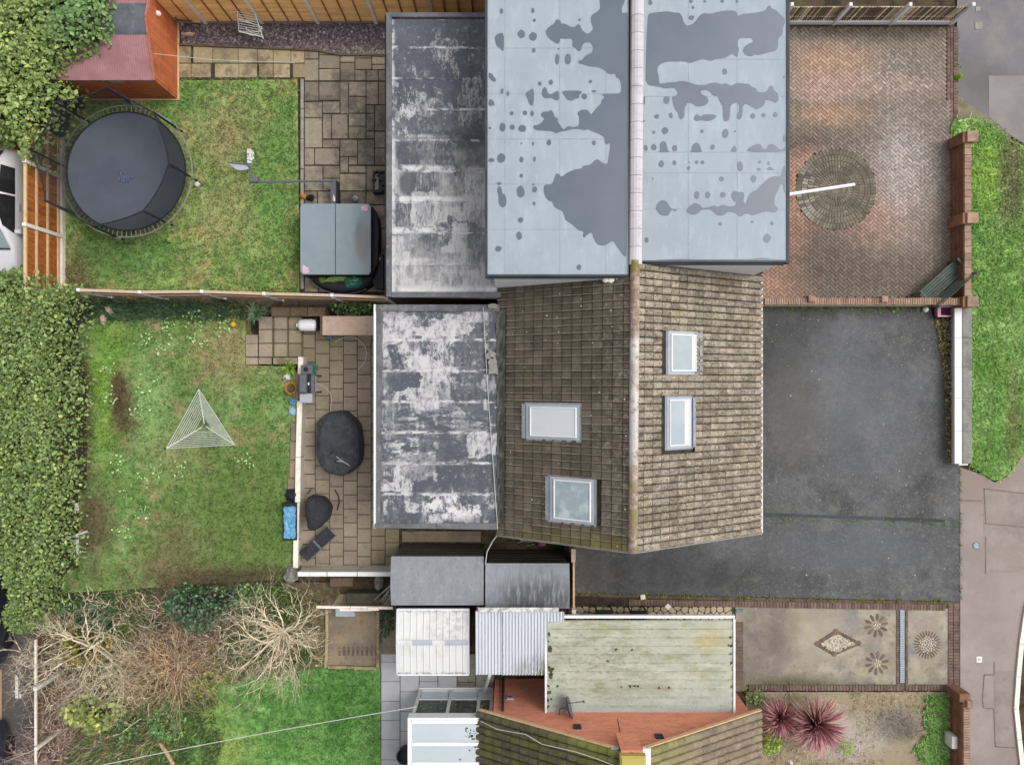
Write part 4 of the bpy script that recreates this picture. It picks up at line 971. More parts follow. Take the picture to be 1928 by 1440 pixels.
# crazy paving strip: irregular stones
cp = sheet('crazy_paving', [(1080, 1122), (1385, 1130), (1385, 1350), (1030, 1350), (1030, 1160), (1080, 1160)], .006, 'joint')
def cellpoly(pts, i, bb):
    poly = [Vector((bb[0], bb[2])), Vector((bb[1], bb[2])), Vector((bb[1], bb[3])), Vector((bb[0], bb[3]))]
    p = Vector(pts[i])
    for j, q in enumerate(pts):
        if j == i: continue
        q = Vector(q)
        if (q - p).length > 1.4: continue
        m_, d = (p + q) / 2, q - p
        out = []
        for a, b in zip(poly, poly[1:] + poly[:1]):
            da, db = (a - m_).dot(d), (b - m_).dot(d)
            if da <= 0: out.append(a)
            if da * db < 0: out.append(a.lerp(b, da / (da - db)))
        poly = out
        if not poly: return None
    return poly
bb = (X(1084), X(1378), Y(1172), Y(1141))
pts = []
for gx in range(22):
    for gy in range(3):
        pts.append((bb[0] + (gx + .5 + R.uniform(-.42, .42)) * (bb[1] - bb[0]) / 22, bb[2] + (gy + .5 + R.uniform(-.42, .42)) * (bb[3] - bb[2]) / 3))
for i in range(len(pts)):
    pl = cellpoly(pts, i, bb)
    if not pl or len(pl) < 3: continue
    c = sum(pl, Vector((0, 0))) / len(pl)
    pl = chaikin([tuple(c + (q - c) * .88) for q in pl], 1)
    mb = MB(); mb.prism(pl, .006, .03 + R.uniform(0, .008)); mb.build('crazy_stone', MATS['crazy'], cp)
for px, py, a in ((1210, 1123, .2), (1257, 1141, .8)):
    put('loose_tile', piece('loose_tile', .16, .16, .02, 'conc_post'), cp, X(px), Y(py), .035, a)
# ---- grey paving by the conservatory
gp = sheet('grey_paving', [(716, 1228), (950, 1228), (950, 1640), (716, 1640)], .0, 'joint')
un6 = piece('slab', 1, 1, .03, 'slab_grey', .008)
un7 = piece('slab', 1, 1, .03, 'slab_old_grey', .010)
for (a, b, ys) in ((718, 753, (1230, 1245, 1282, 1319, 1355, 1391, 1429, 1466)), (754, 789, (1230, 1264, 1301, 1338, 1375, 1412, 1449)), (790, 824, (1230, 1250, 1282, 1293)), (825, 860, (1230, 1255, 1293)), (861, 895, (1230, 1250, 1283, 1293)), (896, 930, (1230, 1260, 1293))):
    for y0, y1 in zip(ys[:-1], ys[1:]):
        put('slab', un7 if a > 850 else un6, gp, X((a + b) / 2), Y((y0 + y1) / 2), R.uniform(0, .003), 0, ((b - a - .2) / 57, (y1 - y0 - .8) / 57, 1))
# old hardstanding with a border, behind the bare tree
hs_ = sheet('hardstanding', [(612, 1118), (746, 1118), (746, 1256), (612, 1256)], .010, 'old_concrete')
hb = thing('hardstanding_kerb', 'mossy stone kerb around the old concrete patch by the white roofed shed', 'edging', W(700, 1200))
for a, b in (((616, 1146), (616, 1200)), ((616, 1201), (614, 1255)), ((712, 1150), (712, 1185)), ((712, 1186), (712, 1220)), ((712, 1221), (711, 1256)), ((618, 1255), (665, 1255)), ((666, 1256), (710, 1257))):
    MB().beam(W(*a, .05), W(*b, .05), .09, .1).build('kerb_stone', MATS['slab_yellow'], hb)
for k in range(9):
    for q in range(2):
        put('brick', piece('brick', .2, .095, .03, 'brick_pale') if k == q == 0 else bpy.data.meshes['brick'], hs_, X(640 + k * 8.5), Y(1222 + q * 6), .012, R.gauss(0, .04), (.6, .9, 1))
# ---------------------------------------------------------------- houses
ZE, ZR = 2.6, 5.07
def rx(y): return 3.185 + .0075 * y                  # the ridge runs a hair off the image vertical
XR, XL = 7.335, -.42                                 # right eave, left roof edge (it runs under the flat roof)
ZL = ZE + (XL + .94) / 4.14 * (ZR - ZE)
def tile_mesh(name, w, L, mats, roll=.034):
    """one interlocking tile: x down the slope, y across, z out"""
    prof = [(-.485, 0), (-.2, .003), (.18, .006), (.29, .036), (.41, .036), (.49, 0), (.495, -.01)] if roll < .05 else [(-.46, -.01), (-.40, roll * .5), (-.24, roll * .86), (0, roll), (.24, roll * .86), (.40, roll * .5), (.46, -.01)]
    vs = [(0, a * w, b) for a, b in prof] + [(L, a * w, b + .022) for a, b in prof] + [(L, a * w, b - .004) for a, b in prof]
    n = len(prof)
    fs = [(i, n + i, n + i + 1, i + 1) for i in range(n - 1)] + [(n + i, 2 * n + i, 2 * n + i + 1, n + i + 1) for i in range(n - 1)]
    return vs, fs
def tile_me(name, w, L, m, roll=.034):
    vs, fs = tile_mesh(name, w, L, m, roll)
    me = bpy.data.meshes.new(name); me.from_pydata(vs, [], fs); me.materials.append(MATS[m])
    if roll < .05:
        me.materials.append(MATS['tile_crest']); me.polygons[3].material_index = 1
    me.update()
    return me
def tile_slope(parent, y0, y1, xe, ze, side, m, nc, pitch, nindiv, skip=(), tname='roof_tile', roll=.034, lap=.89):
    """tiles down one slope, from the ridge to the eave; the first nindiv of them nearest the ridge are pieces of their own"""
    w = pitch
    nr = int(round((y1 - y0) / w)); w = (y1 - y0) / nr
    sl = math.hypot(xe - rx(0), ZR - ze)
    ex = sl / nc
    me = tile_me('roof_tile', w, ex * lap, m, roll)  # short lap: dark deck in the gaps stands in for edge shadow
    V, Fs = tile_mesh('', w, ex * lap, m, roll)
    stuff = MB()
    cnt = 0
    for i in range(nc):
        for j in range(nr):
            y = y0 + (j + .5) * w
            r0 = Vector((rx(y), y, ZR)); e0 = Vector((xe, y, ze))
            u = (e0 - r0).normalized(); v = Vector((0, 1, 0)) * (1 if side > 0 else -1); nn = u.cross(v)
            p = r0 + u * (i * ex) + nn * (.012 + R.uniform(-.003, .004))
            c = p + u * ex / 2
            if any(a < c.x < b and d < c.y < e for a, b, d, e in skip): continue
            jit = R.gauss(0, .012)
            u2 = (u + v * jit).normalized(); v2 = nn.cross(u2)
            mt = Matrix(((u2.x, v2.x, nn.x, p.x), (u2.y, v2.y, nn.y, p.y), (u2.z, v2.z, nn.z, p.z), (0, 0, 0, 1)))
            if cnt < nindiv:
                link(tname, me, parent, mt); cnt += 1
            else:
                stuff.add([mt @ Vector(q) for q in V], Fs)
                if roll < .05: stuff.mi[-len(Fs) + 3] = 1
    stuff.build('roof_tiles', [MATS[m], MATS['tile_crest']] if roll < .05 else MATS[m], parent, kind='stuff')
def slope_deck(mb, y0, y1, xe, ze, dz=-.03):
    a, b = Vector((rx(y0), y0, ZR + dz)), Vector((rx(y1), y1, ZR + dz))
    c, d = Vector((xe, y1, ze + dz)), Vector((xe, y0, ze + dz))
    up = Vector((0, 0, -.12))
    vs = [a, b, c, d] + [p + up for p in (a, b, c, d)]
    fs = [(0, 1, 2, 3), (7, 6, 5, 4), (0, 4, 5, 1), (1, 5, 6, 2), (2, 6, 7, 3), (3, 7, 4, 0)]
    if xe > rx(0): fs = [tuple(reversed(q)) for q in fs]
    mb.add(vs, fs)
def zroof(x, y, side):
    return ZR - (ZR - ZE) * abs(x - rx(y)) / (4.15)
GY = -4.43                                           # gable end of the tiled house
house = thing('tiled_house', 'house with brown pantile roof, four roof windows and a felted rear extension', 'house', (3.2, -.5, 0))
YP = 2.72
walls = MB()
walls.box(-.40, 7.05, GY + .14, YP, -.05, ZE - .05)
walls.add([(-.40, GY + .14, 2.55), (7.05, GY + .14, 2.55), (3.19, GY + .14, ZR - .2), (-.40, GY + .34, 2.55), (7.05, GY + .34, 2.55), (3.19, GY + .34, ZR - .2)], [(0, 1, 2), (5, 4, 3), (0, 2, 5, 3), (1, 4, 5, 2)])
walls.build('wall', MATS['wall_brick'], house)
rr_ = MB(); slope_deck(rr_, GY, 3.35, XR, ZE); sr = rr_.build('front_roof', MATS['roof_underlay'], house)
rl_ = MB(); slope_deck(rl_, GY, 2.95, XL, ZL); sl_ = rl_.build('rear_roof', MATS['roof_underlay'], house)
# roof windows: px box, side, frame and pane
def skyl(px0, py0, px1, py1, side, label, pane, fl='left', border=7, blind=None):
    z = zroof(X((px0 + px1) / 2, 4), 0, side)
    for _ in range(4):
        xm = X((px0 + px1) / 2, z); z = zroof(xm, 0, side)
    xa, xb = X(px0, z), X(px1, z)
    ya, yb = Y(py1, z), Y(py0, z)
    xm, ym = (xa + xb) / 2, (ya + yb) / 2
    slope = math.atan2(ZR - ZE, 4.15) * side
    ux = Vector((math.cos(slope), 0, -math.sin(slope)))
    nn = Vector((math.sin(slope), 0, math.cos(slope)))
    # foreshortening: half sizes along the slope
    hx = (xb - xa) / 2 / math.cos(slope); hy = (yb - ya) / 2
    C = Vector((xm, ym, zroof(xm, ym, side)))
    Mx = Matrix(((ux.x, 0, nn.x, C.x), (ux.y, 1, nn.y, C.y), (ux.z, 0, nn.z, C.z), (0, 0, 0, 1)))
    k = (H - z) / F
    b = border * k * .8
    o = MB().box(-hx, hx, -hy, hy, -.06, .04, 0, Mx).build('roof_window', MATS['frame_grey'], house, label=label)
    def ring(a0, b0, a1, b1, z0, z1, nm, m):
        mb = MB()
        mb.box(a0, a1, b0, b1, z0, z1, 0, Mx)
        return mb.build(nm, MATS[m], o)
    # raised sash of four bars, pane inside it
    s0, s1, t0, t1 = -hx + b * (1.5 if fl == 'left' else .8), hx - b * (.8 if fl == 'left' else 1.2), -hy + b * .75, hy - b * .75
    bar = b * .4
    sash = MB()
    sash.bbox(s0, s1, t0, t0 + bar, .04, .085, .01, 0, Mx); sash.bbox(s0, s1, t1 - bar, t1, .04, .085, .01, 0, Mx)
    sash.bbox(s0, s0 + bar, t0 + bar, t1 - bar, .04, .083, .01, 0, Mx); sash.bbox(s1 - bar, s1, t0 + bar, t1 - bar, .04, .083, .01, 0, Mx)
    sash.build('sash', MATS['white_upvc'], o)
    MB().box(s0 + bar, s1 - bar, t0 + bar, t1 - bar, .041, .066, 0, Mx).build('pane', MATS[pane], o)
    if blind:
        w_ = (s1 - s0 - 2 * bar)
        MB().box(s1 - bar - w_ * blind, s1 - bar - .005, t0 + bar + .01, t1 - bar - .01, .067, .071, 0, Mx).build('blind', MATS['blind_white'], o)
    # wavy lead apron at the lower edge
    mb = MB()
    e = -hx if side < 0 else hx
    dirn = -1 if side < 0 else 1
    n_ = int(2 * hy / .07)
    pts = []
    for q in range(n_ + 1):
        yy = -hy + 2 * hy * q / n_
        pts.append((e, yy, .075)); pts.append((e + dirn * (.11 + (.022 if q % 2 else 0)), yy, .066 if q % 2 else .074))
    mb.add([Mx @ Vector(p) for p in pts], [(2 * q, 2 * q + 1, 2 * q + 3, 2 * q + 2) if dirn > 0 else (2 * q, 2 * q + 2, 2 * q + 3, 2 * q + 1) for q in range(n_)])
    mb.build('apron', MATS['lead'], o)
    tr_ = MB(); tr_.box(-hx - .06, hx + .06, -hy - .05, hy + .05, -.05, .022, 0, Mx); tr_.build('flashing', MATS['lead'], o)
    return (xa - (.13 if side > 0 else -.02), xb + (.13 if side < 0 else -.02), ya - .05, yb + .05)
skr = [skyl(1252, 624, 1319, 705, 1, 'upper roof window on the light front slope, pale blind behind its glass', 'glass_pale', 'right', 9, .16),
       skyl(1251, 748, 1305, 843, 1, 'narrow lower roof window on the light front slope', 'glass_pale', 'right', 7, .26)]
skl = [skyl(992, 761, 1089, 827, -1, 'roof window with a white blind on the dark rear slope', 'blind_white', 'left', 8),
       skyl(1037, 899, 1116, 983, -1, 'roof window with a sky reflection painted on its pane on the dark rear slope near the gable', 'glass_painted_sky', 'left', 8)]
tile_slope(sr, GY - .01, 3.12, XR, ZE, 1, 'tile_light', 16, .195, 150, skr, roll=.058)
tile_slope(sl_, GY - .01, 2.76, XL, ZL, -1, 'tile_dark', 14, .205, 150, skl, roll=.046, lap=.94)
# ridge tiles
y = GY
while y < 2.9:
    mb = MB(); L = .41
    prof = [(-.125, -.05), (-.10, .02), (-.05, .062), (0, .075), (.05, .062), (.10, .02), (.125, -.05)]
    vs = []
    for yy in (y, y + L):
        vs += [(rx(yy) + a, yy, ZR + .03 + b + (.012 if yy == y else 0)) for a, b in prof]
    n_ = len(prof)
    mb.add(vs, [(i + 1, i, n_ + i, n_ + i + 1) for i in range(n_ - 1)][::-1] + [tuple(range(n_)), tuple(reversed(range(n_, 2 * n_)))])
    mb.build('ridge_tile', MATS['ridge_old'], house)
    y += .40
# eaves gutter, verge strips
mb = MB(); mb.box(XR + .0, XR + .06, GY, 3.1, ZE - .12, ZE - .02); mb.build('gutter', MATS['white_upvc'], house)
mb = MB()
mb.beam((rx(GY), GY - .02, ZR - .03), (XR, GY - .02, ZE - .04), .025, .10); mb.beam((rx(GY), GY - .02, ZR - .03), (XL, GY - .02, ZL - .04), .025, .10)
mb.build('verge_board', MATS['conc_grey'], house)
MB().tube([(XR + .05, GY + .1, ZE - .1), (XR + .05, GY - .02, ZE - .3), (XR - .2, GY + .2, ZE - .6), (XR - .2, GY + .2, .1)], .035, 8).build('downpipe', MATS['white_upvc'], house)
MB().box(X(1194, .9) , X(1199, .9), -4.75, GY + .1, .85, .92).build('bracket', MATS['timber_pink'], house)
# ---- flat roofed rear extension of the tiled house
ZF = 3.0
P4 = [W(708.5, 573.5, ZF), W(942, 573.5, ZF), W(938, 997, ZF), W(705, 994, ZF)]
ext = MB(); ext.prism([(p.x + (.06 if i in (0, 3) else 0), p.y + (-.06 if i < 2 else .06)) for i, p in enumerate(P4)], -.05, ZF - .2)
ext.build('extension_wall', MATS['render_wall'], house)
fr = MB(); fr.prism([(p.x, p.y) for p in P4], ZF - .2, ZF - .05); fr = fr.build('flat_roof', MATS['kerb_felt'], house)
ys = [Y(p, ZF) for p in (586, 638, 694, 752, 812, 870, 928, 984)]
def lerpx(l, y): # x on a line given by two px points at ZF
    (a, b), (c, d) = l
    p, q = W(a, b, ZF), W(c, d, ZF); t = (y - p.y) / (q.y - p.y)
    return p.x + (q.x - p.x) * t
LL, RL, RR = ((721, 573), (716, 995)), ((934, 573), (937, 995)), ((943, 573), (939, 995))
for i in range(len(ys) - 1):
    a, b = ys[i], ys[i + 1] - .04
    z1 = ZF + .004 * (i % 2)
    mb = MB(); mb.prism([(lerpx(LL, a), a), (lerpx(RL, a), a), (lerpx(RL, b), b), (lerpx(LL, b), b)], ZF - .05, z1)
    mb.build('felt_strip', MATS['felt_lower'], fr)
    if True:
        mb = MB(); mb.prism([(lerpx(LL, b + .05), b + .05), (lerpx(RL, b + .05), b + .05), (lerpx(RL, b - .05), b - .05), (lerpx(LL, b - .05), b - .05)], ZF - .02, z1 + .009)
        mb.build('seam', MATS['felt_lower'], fr)
mb = MB(); mb.prism([(lerpx(LL, ys[0]) - .17, ys[0] + .02), (lerpx(LL, ys[0]), ys[0]), (lerpx(LL, ys[-1]), ys[-1]), (lerpx(LL, ys[-1]) - .12, ys[-1] - .02)], ZF - .05, ZF + .05); mb.build('kerb', MATS['kerb_felt'], fr)
mb = MB(); mb.prism([tuple(W(709, 574, ZF)[:2]), tuple(W(941, 574, ZF)[:2]), tuple(W(941, 586, ZF)[:2]), tuple(W(709, 586, ZF)[:2])], ZF - .05, ZF + .07); mb.build('kerb', MATS['kerb_felt'], fr)
mb = MB(); mb.prism([tuple(W(706, 985, ZF)[:2]), tuple(W(936, 984, ZF)[:2]), tuple(W(937.5, 996, ZF)[:2]), tuple(W(705.5, 993, ZF)[:2])], ZF - .05, ZF + .06); mb.build('kerb', MATS['kerb_felt'], fr)
vl = MB(); n_ = 26                                     # lumpy patched felt where the flat roof meets the tiles
for i in range(n_):
    a, b = ys[0] + (ys[-1] - ys[0]) * i / n_, ys[0] + (ys[-1] - ys[0]) * (i + 1) / n_
    for (c0, c1, h0, h1) in ((0, .35, .03, .05), (.35, .8, .05, .13), (.8, 1.05, .13, .2)):
        def q(y, t, h): return (lerpx(RL, y) + (lerpx(RR, y) + .12 - lerpx(RL, y)) * t, y, ZF + h + .03 * math.sin(y * 9 + t * 5))
        vl.add([q(a, c0, h0), q(a, c1, h1), q(b, c1, h1), q(b, c0, h0)], [(3, 2, 1, 0)])
vl.build('valley_flashing', MATS['valley_felt'], fr)
mb = MB(); mb.tube([W(910, 578, 3.08), W(914, 660, 3.06), W(920, 760, 3.06), W(929, 880, 3.06), W(937, 996, 3.06)], .012, 5); mb.build('seam_cord', MATS['cord'], fr)
mb = MB(); mb.box(P4[0].x - .07, P4[0].x + .0, P4[3].y, P4[0].y, ZF - .16, ZF + .03)
mb.build('fascia', MATS['white_upvc'], fr)
mb = MB()
for px, py, w_, h_ in ((928, 577, .24, .09), (924, 668, .20, .16), (928, 690, .22, .30)):
    c = W(px, py, ZF + .10)
    pl = [(c.x + w_ * (math.cos(t) + .25 * math.sin(3 * t + px)) * .7, c.y + h_ * (math.sin(t) + .2 * math.cos(4 * t)) * .8) for t in np.linspace(0, 6.283, 14, endpoint=False)]
    mb = MB(); mb.prism(pl, ZF + .04, ZF + .13); mb.build('mortar_patch', MATS['coping_grey'], fr)

# ---------------------------------------------------------------- the attached house with the big dormers
dh = thing('dormer_house', 'attached house with two large grey flat roofed dormers covered in rain puddles', 'house', (3.2, 7.5, 0))
YT = 13.2
DL, DR = 2.74, 3.125                                   # lower ends of rear and front dormer
ZD = 4.98
w_ = MB(); w_.box(-.40, 7.05, YP, YT, -.05, ZE - .05); w_.build('wall', MATS['wall_brick'], dh)
mb = MB(); slope_deck(mb, 3.0, YT, XR, ZE, -.05); slope_deck(mb, 2.78, YT, XL, ZL, -.05); mb.build('roof', MATS['timber_dark'], dh)
mb = MB()
mb.box(-.48, rx(0) - .1, DL + .0, YT, 2.7, ZD - .16); mb.build('rear_dormer', MATS['white_paint'], dh)
mb = MB(); mb.box(rx(0) + .1, 7.05, DR + .0, YT, 2.5, ZD - .16); mb.build('front_dormer', MATS['white_paint'], dh)
def dormer_roof(x0, x1, y0, dark_left):
    o = MB().box(x0, x1, y0, YT, ZD - .18, ZD).build('dormer_roof', MATS['membrane'], dh)
    mb = MB()
    e = x0 if dark_left else x1
    s = -1 if dark_left else 1
    mb.box(min(e, e + s * .07), max(e, e + s * .07), y0 - .07, YT, ZD - .2, ZD + .035)
    mb.box(x0, x1, y0 - .05, y0, ZD - .2, ZD + .03)
    mb.build('edge_trim', MATS['trim_dark'], o)
    MB().box(x0 + .02, x1 - .02, y0 - .085, y0 - .052, ZD - .22, ZD - .05).build('gutter', MATS['trim_dark'], o)
    return o
dl = dormer_roof(X(918, ZD), X(1183, ZD) , Y(517, ZD), True)
drr = dormer_roof(X(1209, ZD), X(1481, ZD), Y(491, ZD), False)
mb = MB()
for px in (950.5, 1054, 1141): mb.box(X(px, ZD) - .006, X(px, ZD) + .006, Y(514, ZD), YT, ZD - .01, ZD + .003)
for py in (91, 177, 262, 347, 432): mb.box(X(920, ZD), X(1182, ZD), Y(py, ZD) - .006, Y(py, ZD) + .006, ZD - .01, ZD + .0034)
mb.build('seam', MATS['lead'], dl)
mb = MB()
for px in (1388, 1296): mb.box(X(px, ZD) - .006, X(px, ZD) + .006, Y(489, ZD), YT, ZD - .01, ZD + .003)
for py in (72, 112, 182, 287, 326, 394): mb.box(X(1212, ZD), X(1479, ZD), Y(py, ZD) - .006, Y(py, ZD) + .006, ZD - .01, ZD + .0034)
mb.build('seam', MATS['lead'], drr)
def puddle(par, pts, it=1, jit=True):
    mb = MB(); mb.prism([tuple(W(a, b, ZD)[:2]) for a, b in chaikin(pts, it)], ZD - .001, ZD + .006)
    mb.build('puddle', MATS['wet_film'], par)
def spot(par, x, y, a, b):
    n_ = 11
    ph = R.random() * 6
    puddle(par, [(x + a * math.cos(6.283 * k / n_) * (1 + .10 * math.sin(2 * 6.283 * k / n_ + ph) + R.uniform(-.07, .07)), y + b * math.sin(6.283 * k / n_) * (1 + R.uniform(-.08, .08))) for k in range(n_)])
A1 = lambda L: [(900 + x / 5.333, y / 5.333) for x, y in L]
A2 = lambda L: [(900 + x / 5.143, 260 + y / 5.143) for x, y in L]
A3 = lambda L: [(1190 + x / 5.332, y / 5.332) for x, y in L]
A4 = lambda L: [(1190 + x / 5.332, 260 + y / 5.332) for x, y in L]
big = A1([(1222, -120), (1220, 10), (1228, 90), (1195, 125), (1150, 145), (1130, 185), (1140, 240), (1158, 290), (1140, 315), (1105, 345), (1080, 335), (1040, 300), (1028, 255), (1000, 245), (975, 275), (930, 275), (900, 255), (860, 238), (836, 245),
    (830, 215), (800, 195), (780, 205), (770, 235), (720, 270), (690, 295), (678, 325), (690, 360), (730, 405), (800, 448), (820, 430), (826, 388), (870, 395), (950, 390), (945, 470), (975, 480), (1000, 515), (1030, 515), (1045, 470), (1070, 430), (1130, 428),
    (1158, 480), (1145, 530), (1110, 545), (1070, 570), (1045, 605), (1010, 612), (1005, 640), (1060, 650), (1110, 670), (1200, 675), (1270, 705), (1300, 740), (1340, 750), (1380, 742), (1385, 785), (1410, 785), (1430, 820), (1438, 870), (1432, 940), (1330, 942), (1235, 945),
    (1275, 975), (1240, 1010), (1235, 1045), (1190, 1085), (1150, 1135), (1135, 1155), (1110, 1115), (1090, 1103), (1045, 1103), (1005, 1125), (998, 1145), (1018, 1180), (1015, 1250), (1000, 1270), (950, 1280), (905, 1265), (870, 1300), (850, 1298), (830, 1265), (800, 1225),
    (805, 1190), (770, 1180), (765, 1150), (735, 1105), (710, 1120), (650, 1125), (630, 1150), (640, 1170), (665, 1190), (650, 1225), (600, 1260), (560, 1258), (555, 1295), (610, 1315), (740, 1318), (790, 1345), (805, 1330), (850, 1320), (880, 1317), (960, 1297), (1030, 1300),
    (1070, 1312), (1100, 1298), (1140, 1318), (1210, 1345), (1272, 1380)]) + A2([(1228, 60), (1255, 60), (1275, 50), (1280, 90), (1265, 170), (1253, 260), (1205, 240), (1150, 200), (1085, 262), (1012, 270), (1005, 295), (920, 310), (850, 345), (810, 380), (775, 342), (748, 352),
    (735, 410), (712, 450), (640, 455), (635, 500), (645, 560), (685, 610), (722, 615), (735, 665), (775, 690), (815, 705), (835, 745), (845, 795), (900, 830), (945, 865), (970, 895), (1025, 905), (1012, 950), (1030, 968), (1050, 945), (1100, 908), (1125, 985), (1160, 1035),
    (1210, 1045), (1250, 1030), (1305, 992), (1345, 1050), (1420, 1155), (1440, 1130), (1446, 800), (1450, 300), (1452, 0)]) + A1([(1508, 1100), (1512, 700), (1514, 125), (1450, 140), (1443, 90), (1460, 50), (1475, 20), (1475, -120)])
puddle(dl, big)
puddle(dl, A1([(640, 950), (645, 900), (670, 873), (690, 895), (700, 940), (735, 955), (770, 925), (815, 913), (815, 1010), (775, 1010), (740, 985), (690, 993), (655, 980)]))
puddle(dl, A1([(836, 915), (1035, 912), (1045, 935), (1015, 955), (1018, 990), (985, 990), (950, 1015), (905, 1010), (880, 985), (865, 955)]))
puddle(dl, A1([(472, 940), (520, 905), (550, 890), (565, 930), (558, 1062), (520, 1058), (495, 990)]))
puddle(dl, A1([(1130, 910), (1198, 910), (1165, 937)])); puddle(dl, A1([(260, 332), (200, 340), (168, 375), (172, 420), (185, 465), (225, 490), (240, 512), (260, 512)]))
puddle(dl, A1([(105, 730), (145, 745), (160, 775), (187, 808), (160, 830), (108, 785)])); puddle(dl, A1([(107, 1010), (130, 993), (168, 1035), (165, 1060), (107, 1070)]))
puddle(dl, A2([(182, 510), (195, 470), (225, 468), (235, 540), (262, 545), (276, 600), (272, 655), (235, 680), (200, 640), (200, 560)]))
for x, y, a, b in ((236, 115, 17, 28), (551, 110, 15, 28), (565, 207, 15, 16), (435, 345, 38, 42), (553, 370, 42, 44), (560, 508, 20, 27), (808, 494, 9, 10), (795, 595, 24, 55), (903, 597, 34, 54), (1018, 203, 13, 12), (620, 843, 19, 22), (731, 828, 22, 28), (1129, 822, 16, 18),
                   (242, 918, 15, 28), (301, 942, 14, 27), (1066, 972, 29, 30), (337, 1141, 19, 21), (471, 1136, 24, 25), (543, 1143, 18, 30), (119, 1287, 14, 12), (247, 1280, 33, 46), (346, 1280, 27, 26), (444, 1292, 43, 35)):
    spot(dl, 900 + x / 5.333, y / 5.333, a / 5.333, b / 5.333)
for x, y, a, b in ((420, 54, 9, 9), (533, 58, 12, 18), (687, 46, 22, 30), (1122, 49, 21, 24), (131, 215, 28, 22), (224, 195, 40, 48), (420, 210, 21, 30), (546, 206, 15, 24), (419, 366, 16, 21), (204, 441, 23, 15), (412, 520, 41, 58), (548, 500, 24, 31), (534, 451, 10, 11), (543, 635, 13, 22), (413, 795, 28, 28), (398, 947, 28, 41), (197, 1072, 33, 27), (977, 1252, 22, 29)):
    spot(dl, 900 + x / 5.143, 260 + y / 5.143, a / 5.143, b / 5.143)
puddle(drr, A3([(160, 150), (190, 135), (290, 122), (370, 118), (420, 130), (480, 135), (505, 170), (515, 225), (550, 265), (600, 250), (640, 215), (670, 170), (710, 135), (790, 143), (880, 118), (980, 108), (1040, 115), (1058, 150), (1070, 165), (1110, 143), (1200, 138), (1310, 120), (1350, 100),
    (1360, 65), (1385, 58), (1400, 90), (1440, 100), (1490, 150), (1530, 185), (1540, 215), (1515, 280), (1512, 350), (1465, 390), (1465, 480), (1440, 515), (1370, 530), (1265, 560), (1240, 550), (1190, 572), (1140, 555), (1112, 520), (1120, 480), (1160, 445), (1220, 425), (1205, 390), (1180, 382),
    (1062, 390), (1060, 470), (1078, 495), (1062, 540), (1060, 578), (1035, 565), (1010, 540), (960, 570), (920, 590), (860, 590), (790, 618), (740, 600), (690, 598), (640, 618), (580, 637), (520, 618), (430, 622), (380, 618), (300, 635), (265, 665), (252, 700), (268, 770), (275, 845), (320, 840),
    (370, 828), (430, 830), (490, 812), (580, 830), (640, 855), (730, 858), (780, 838), (850, 832), (890, 850), (940, 838), (1000, 865), (1040, 838), (1100, 838), (1140, 845), (1165, 842), (1200, 875), (1245, 890), (1262, 930), (1330, 930), (1365, 905), (1375, 868), (1400, 862), (1418, 880), (1420, 905),
    (1470, 945), (1465, 975), (1472, 1015), (1440, 1038), (1400, 1015), (1340, 1000), (1330, 1045), (1300, 1080), (1245, 1103), (1200, 1070), (1140, 1040), (1105, 1080), (1110, 1160), (1085, 1205), (1050, 1195), (1055, 1150), (1080, 1110), (1075, 1060), (1045, 1025), (1000, 1055), (985, 1080), (980, 1200),
    (950, 1222), (922, 1215), (912, 1170), (912, 1075), (880, 1020), (862, 970), (810, 960), (780, 920), (730, 903), (690, 915), (690, 945), (760, 980), (770, 1020), (740, 1060), (650, 1078), (610, 1040), (555, 1030), (525, 1100), (525, 1175), (495, 1205), (468, 1180), (462, 1130), (435, 1110), (410, 1030),
    (398, 975), (460, 955), (450, 905), (405, 882), (340, 893), (270, 875), (135, 852), (138, 650), (150, 300)]))
puddle(drr, A4([(790, 690), (830, 678), (865, 695), (905, 668), (960, 685), (990, 690), (1040, 680), (1045, 640), (1025, 640), (995, 590), (1000, 555), (1025, 525), (1060, 545), (1110, 540), (1132, 575), (1115, 630), (1140, 670), (1160, 600), (1200, 540), (1250, 525), (1300, 470), (1350, 420), (1410, 385), (1500, 385), (1510, 310), (1540, 265),
    (1540, 560), (1520, 520), (1520, 470), (1490, 460), (1475, 510), (1450, 550), (1430, 610), (1430, 670), (1470, 705), (1450, 745), (1390, 745), (1365, 735), (1290, 750), (1210, 780), (1160, 755), (1120, 770), (1090, 795), (1040, 755), (970, 735), (930, 770), (880, 782), (840, 765), (800, 720), (700, 716), (660, 760), (610, 772), (550, 750), (545, 720), (580, 680), (630, 650), (680, 670), (710, 706)]))
puddle(drr, A4([(235, 712), (255, 650), (305, 618), (350, 640), (378, 690), (400, 712), (450, 716), (440, 740), (400, 722), (382, 745), (370, 775), (320, 783), (275, 765), (255, 735)]))
for L in ([(265, 145), (282, 120), (278, 60), (310, 28), (345, 50), (358, 120), (385, 146)], [(580, 143), (600, 120), (602, 75), (645, 42), (680, 65), (692, 120), (708, 146)], [(983, 140), (1010, 95), (1035, 72), (1055, 142)],
          [(1142, 140), (1170, 100), (1215, 80), (1265, 58), (1300, 75), (1310, 110), (1350, 115), (1365, 75), (1400, 58), (1440, 80), (1480, 118), (1515, 115), (1540, 80), (1540, 142)], [(1340, 322), (1382, 280), (1420, 318), (1455, 325)]):
    puddle(drr, A4(L))
puddle(drr, A3([(615, 1190), (645, 1142), (690, 1175), (720, 1150), (800, 1150), (855, 1165), (820, 1200), (770, 1220), (690, 1210), (640, 1220)]))
puddle(drr, A4([(1210, 1215), (1260, 1203), (1350, 1203), (1400, 1215), (1540, 1222), (1540, 1232), (200, 1228), (380, 1217), (560, 1214), (640, 1219)]))
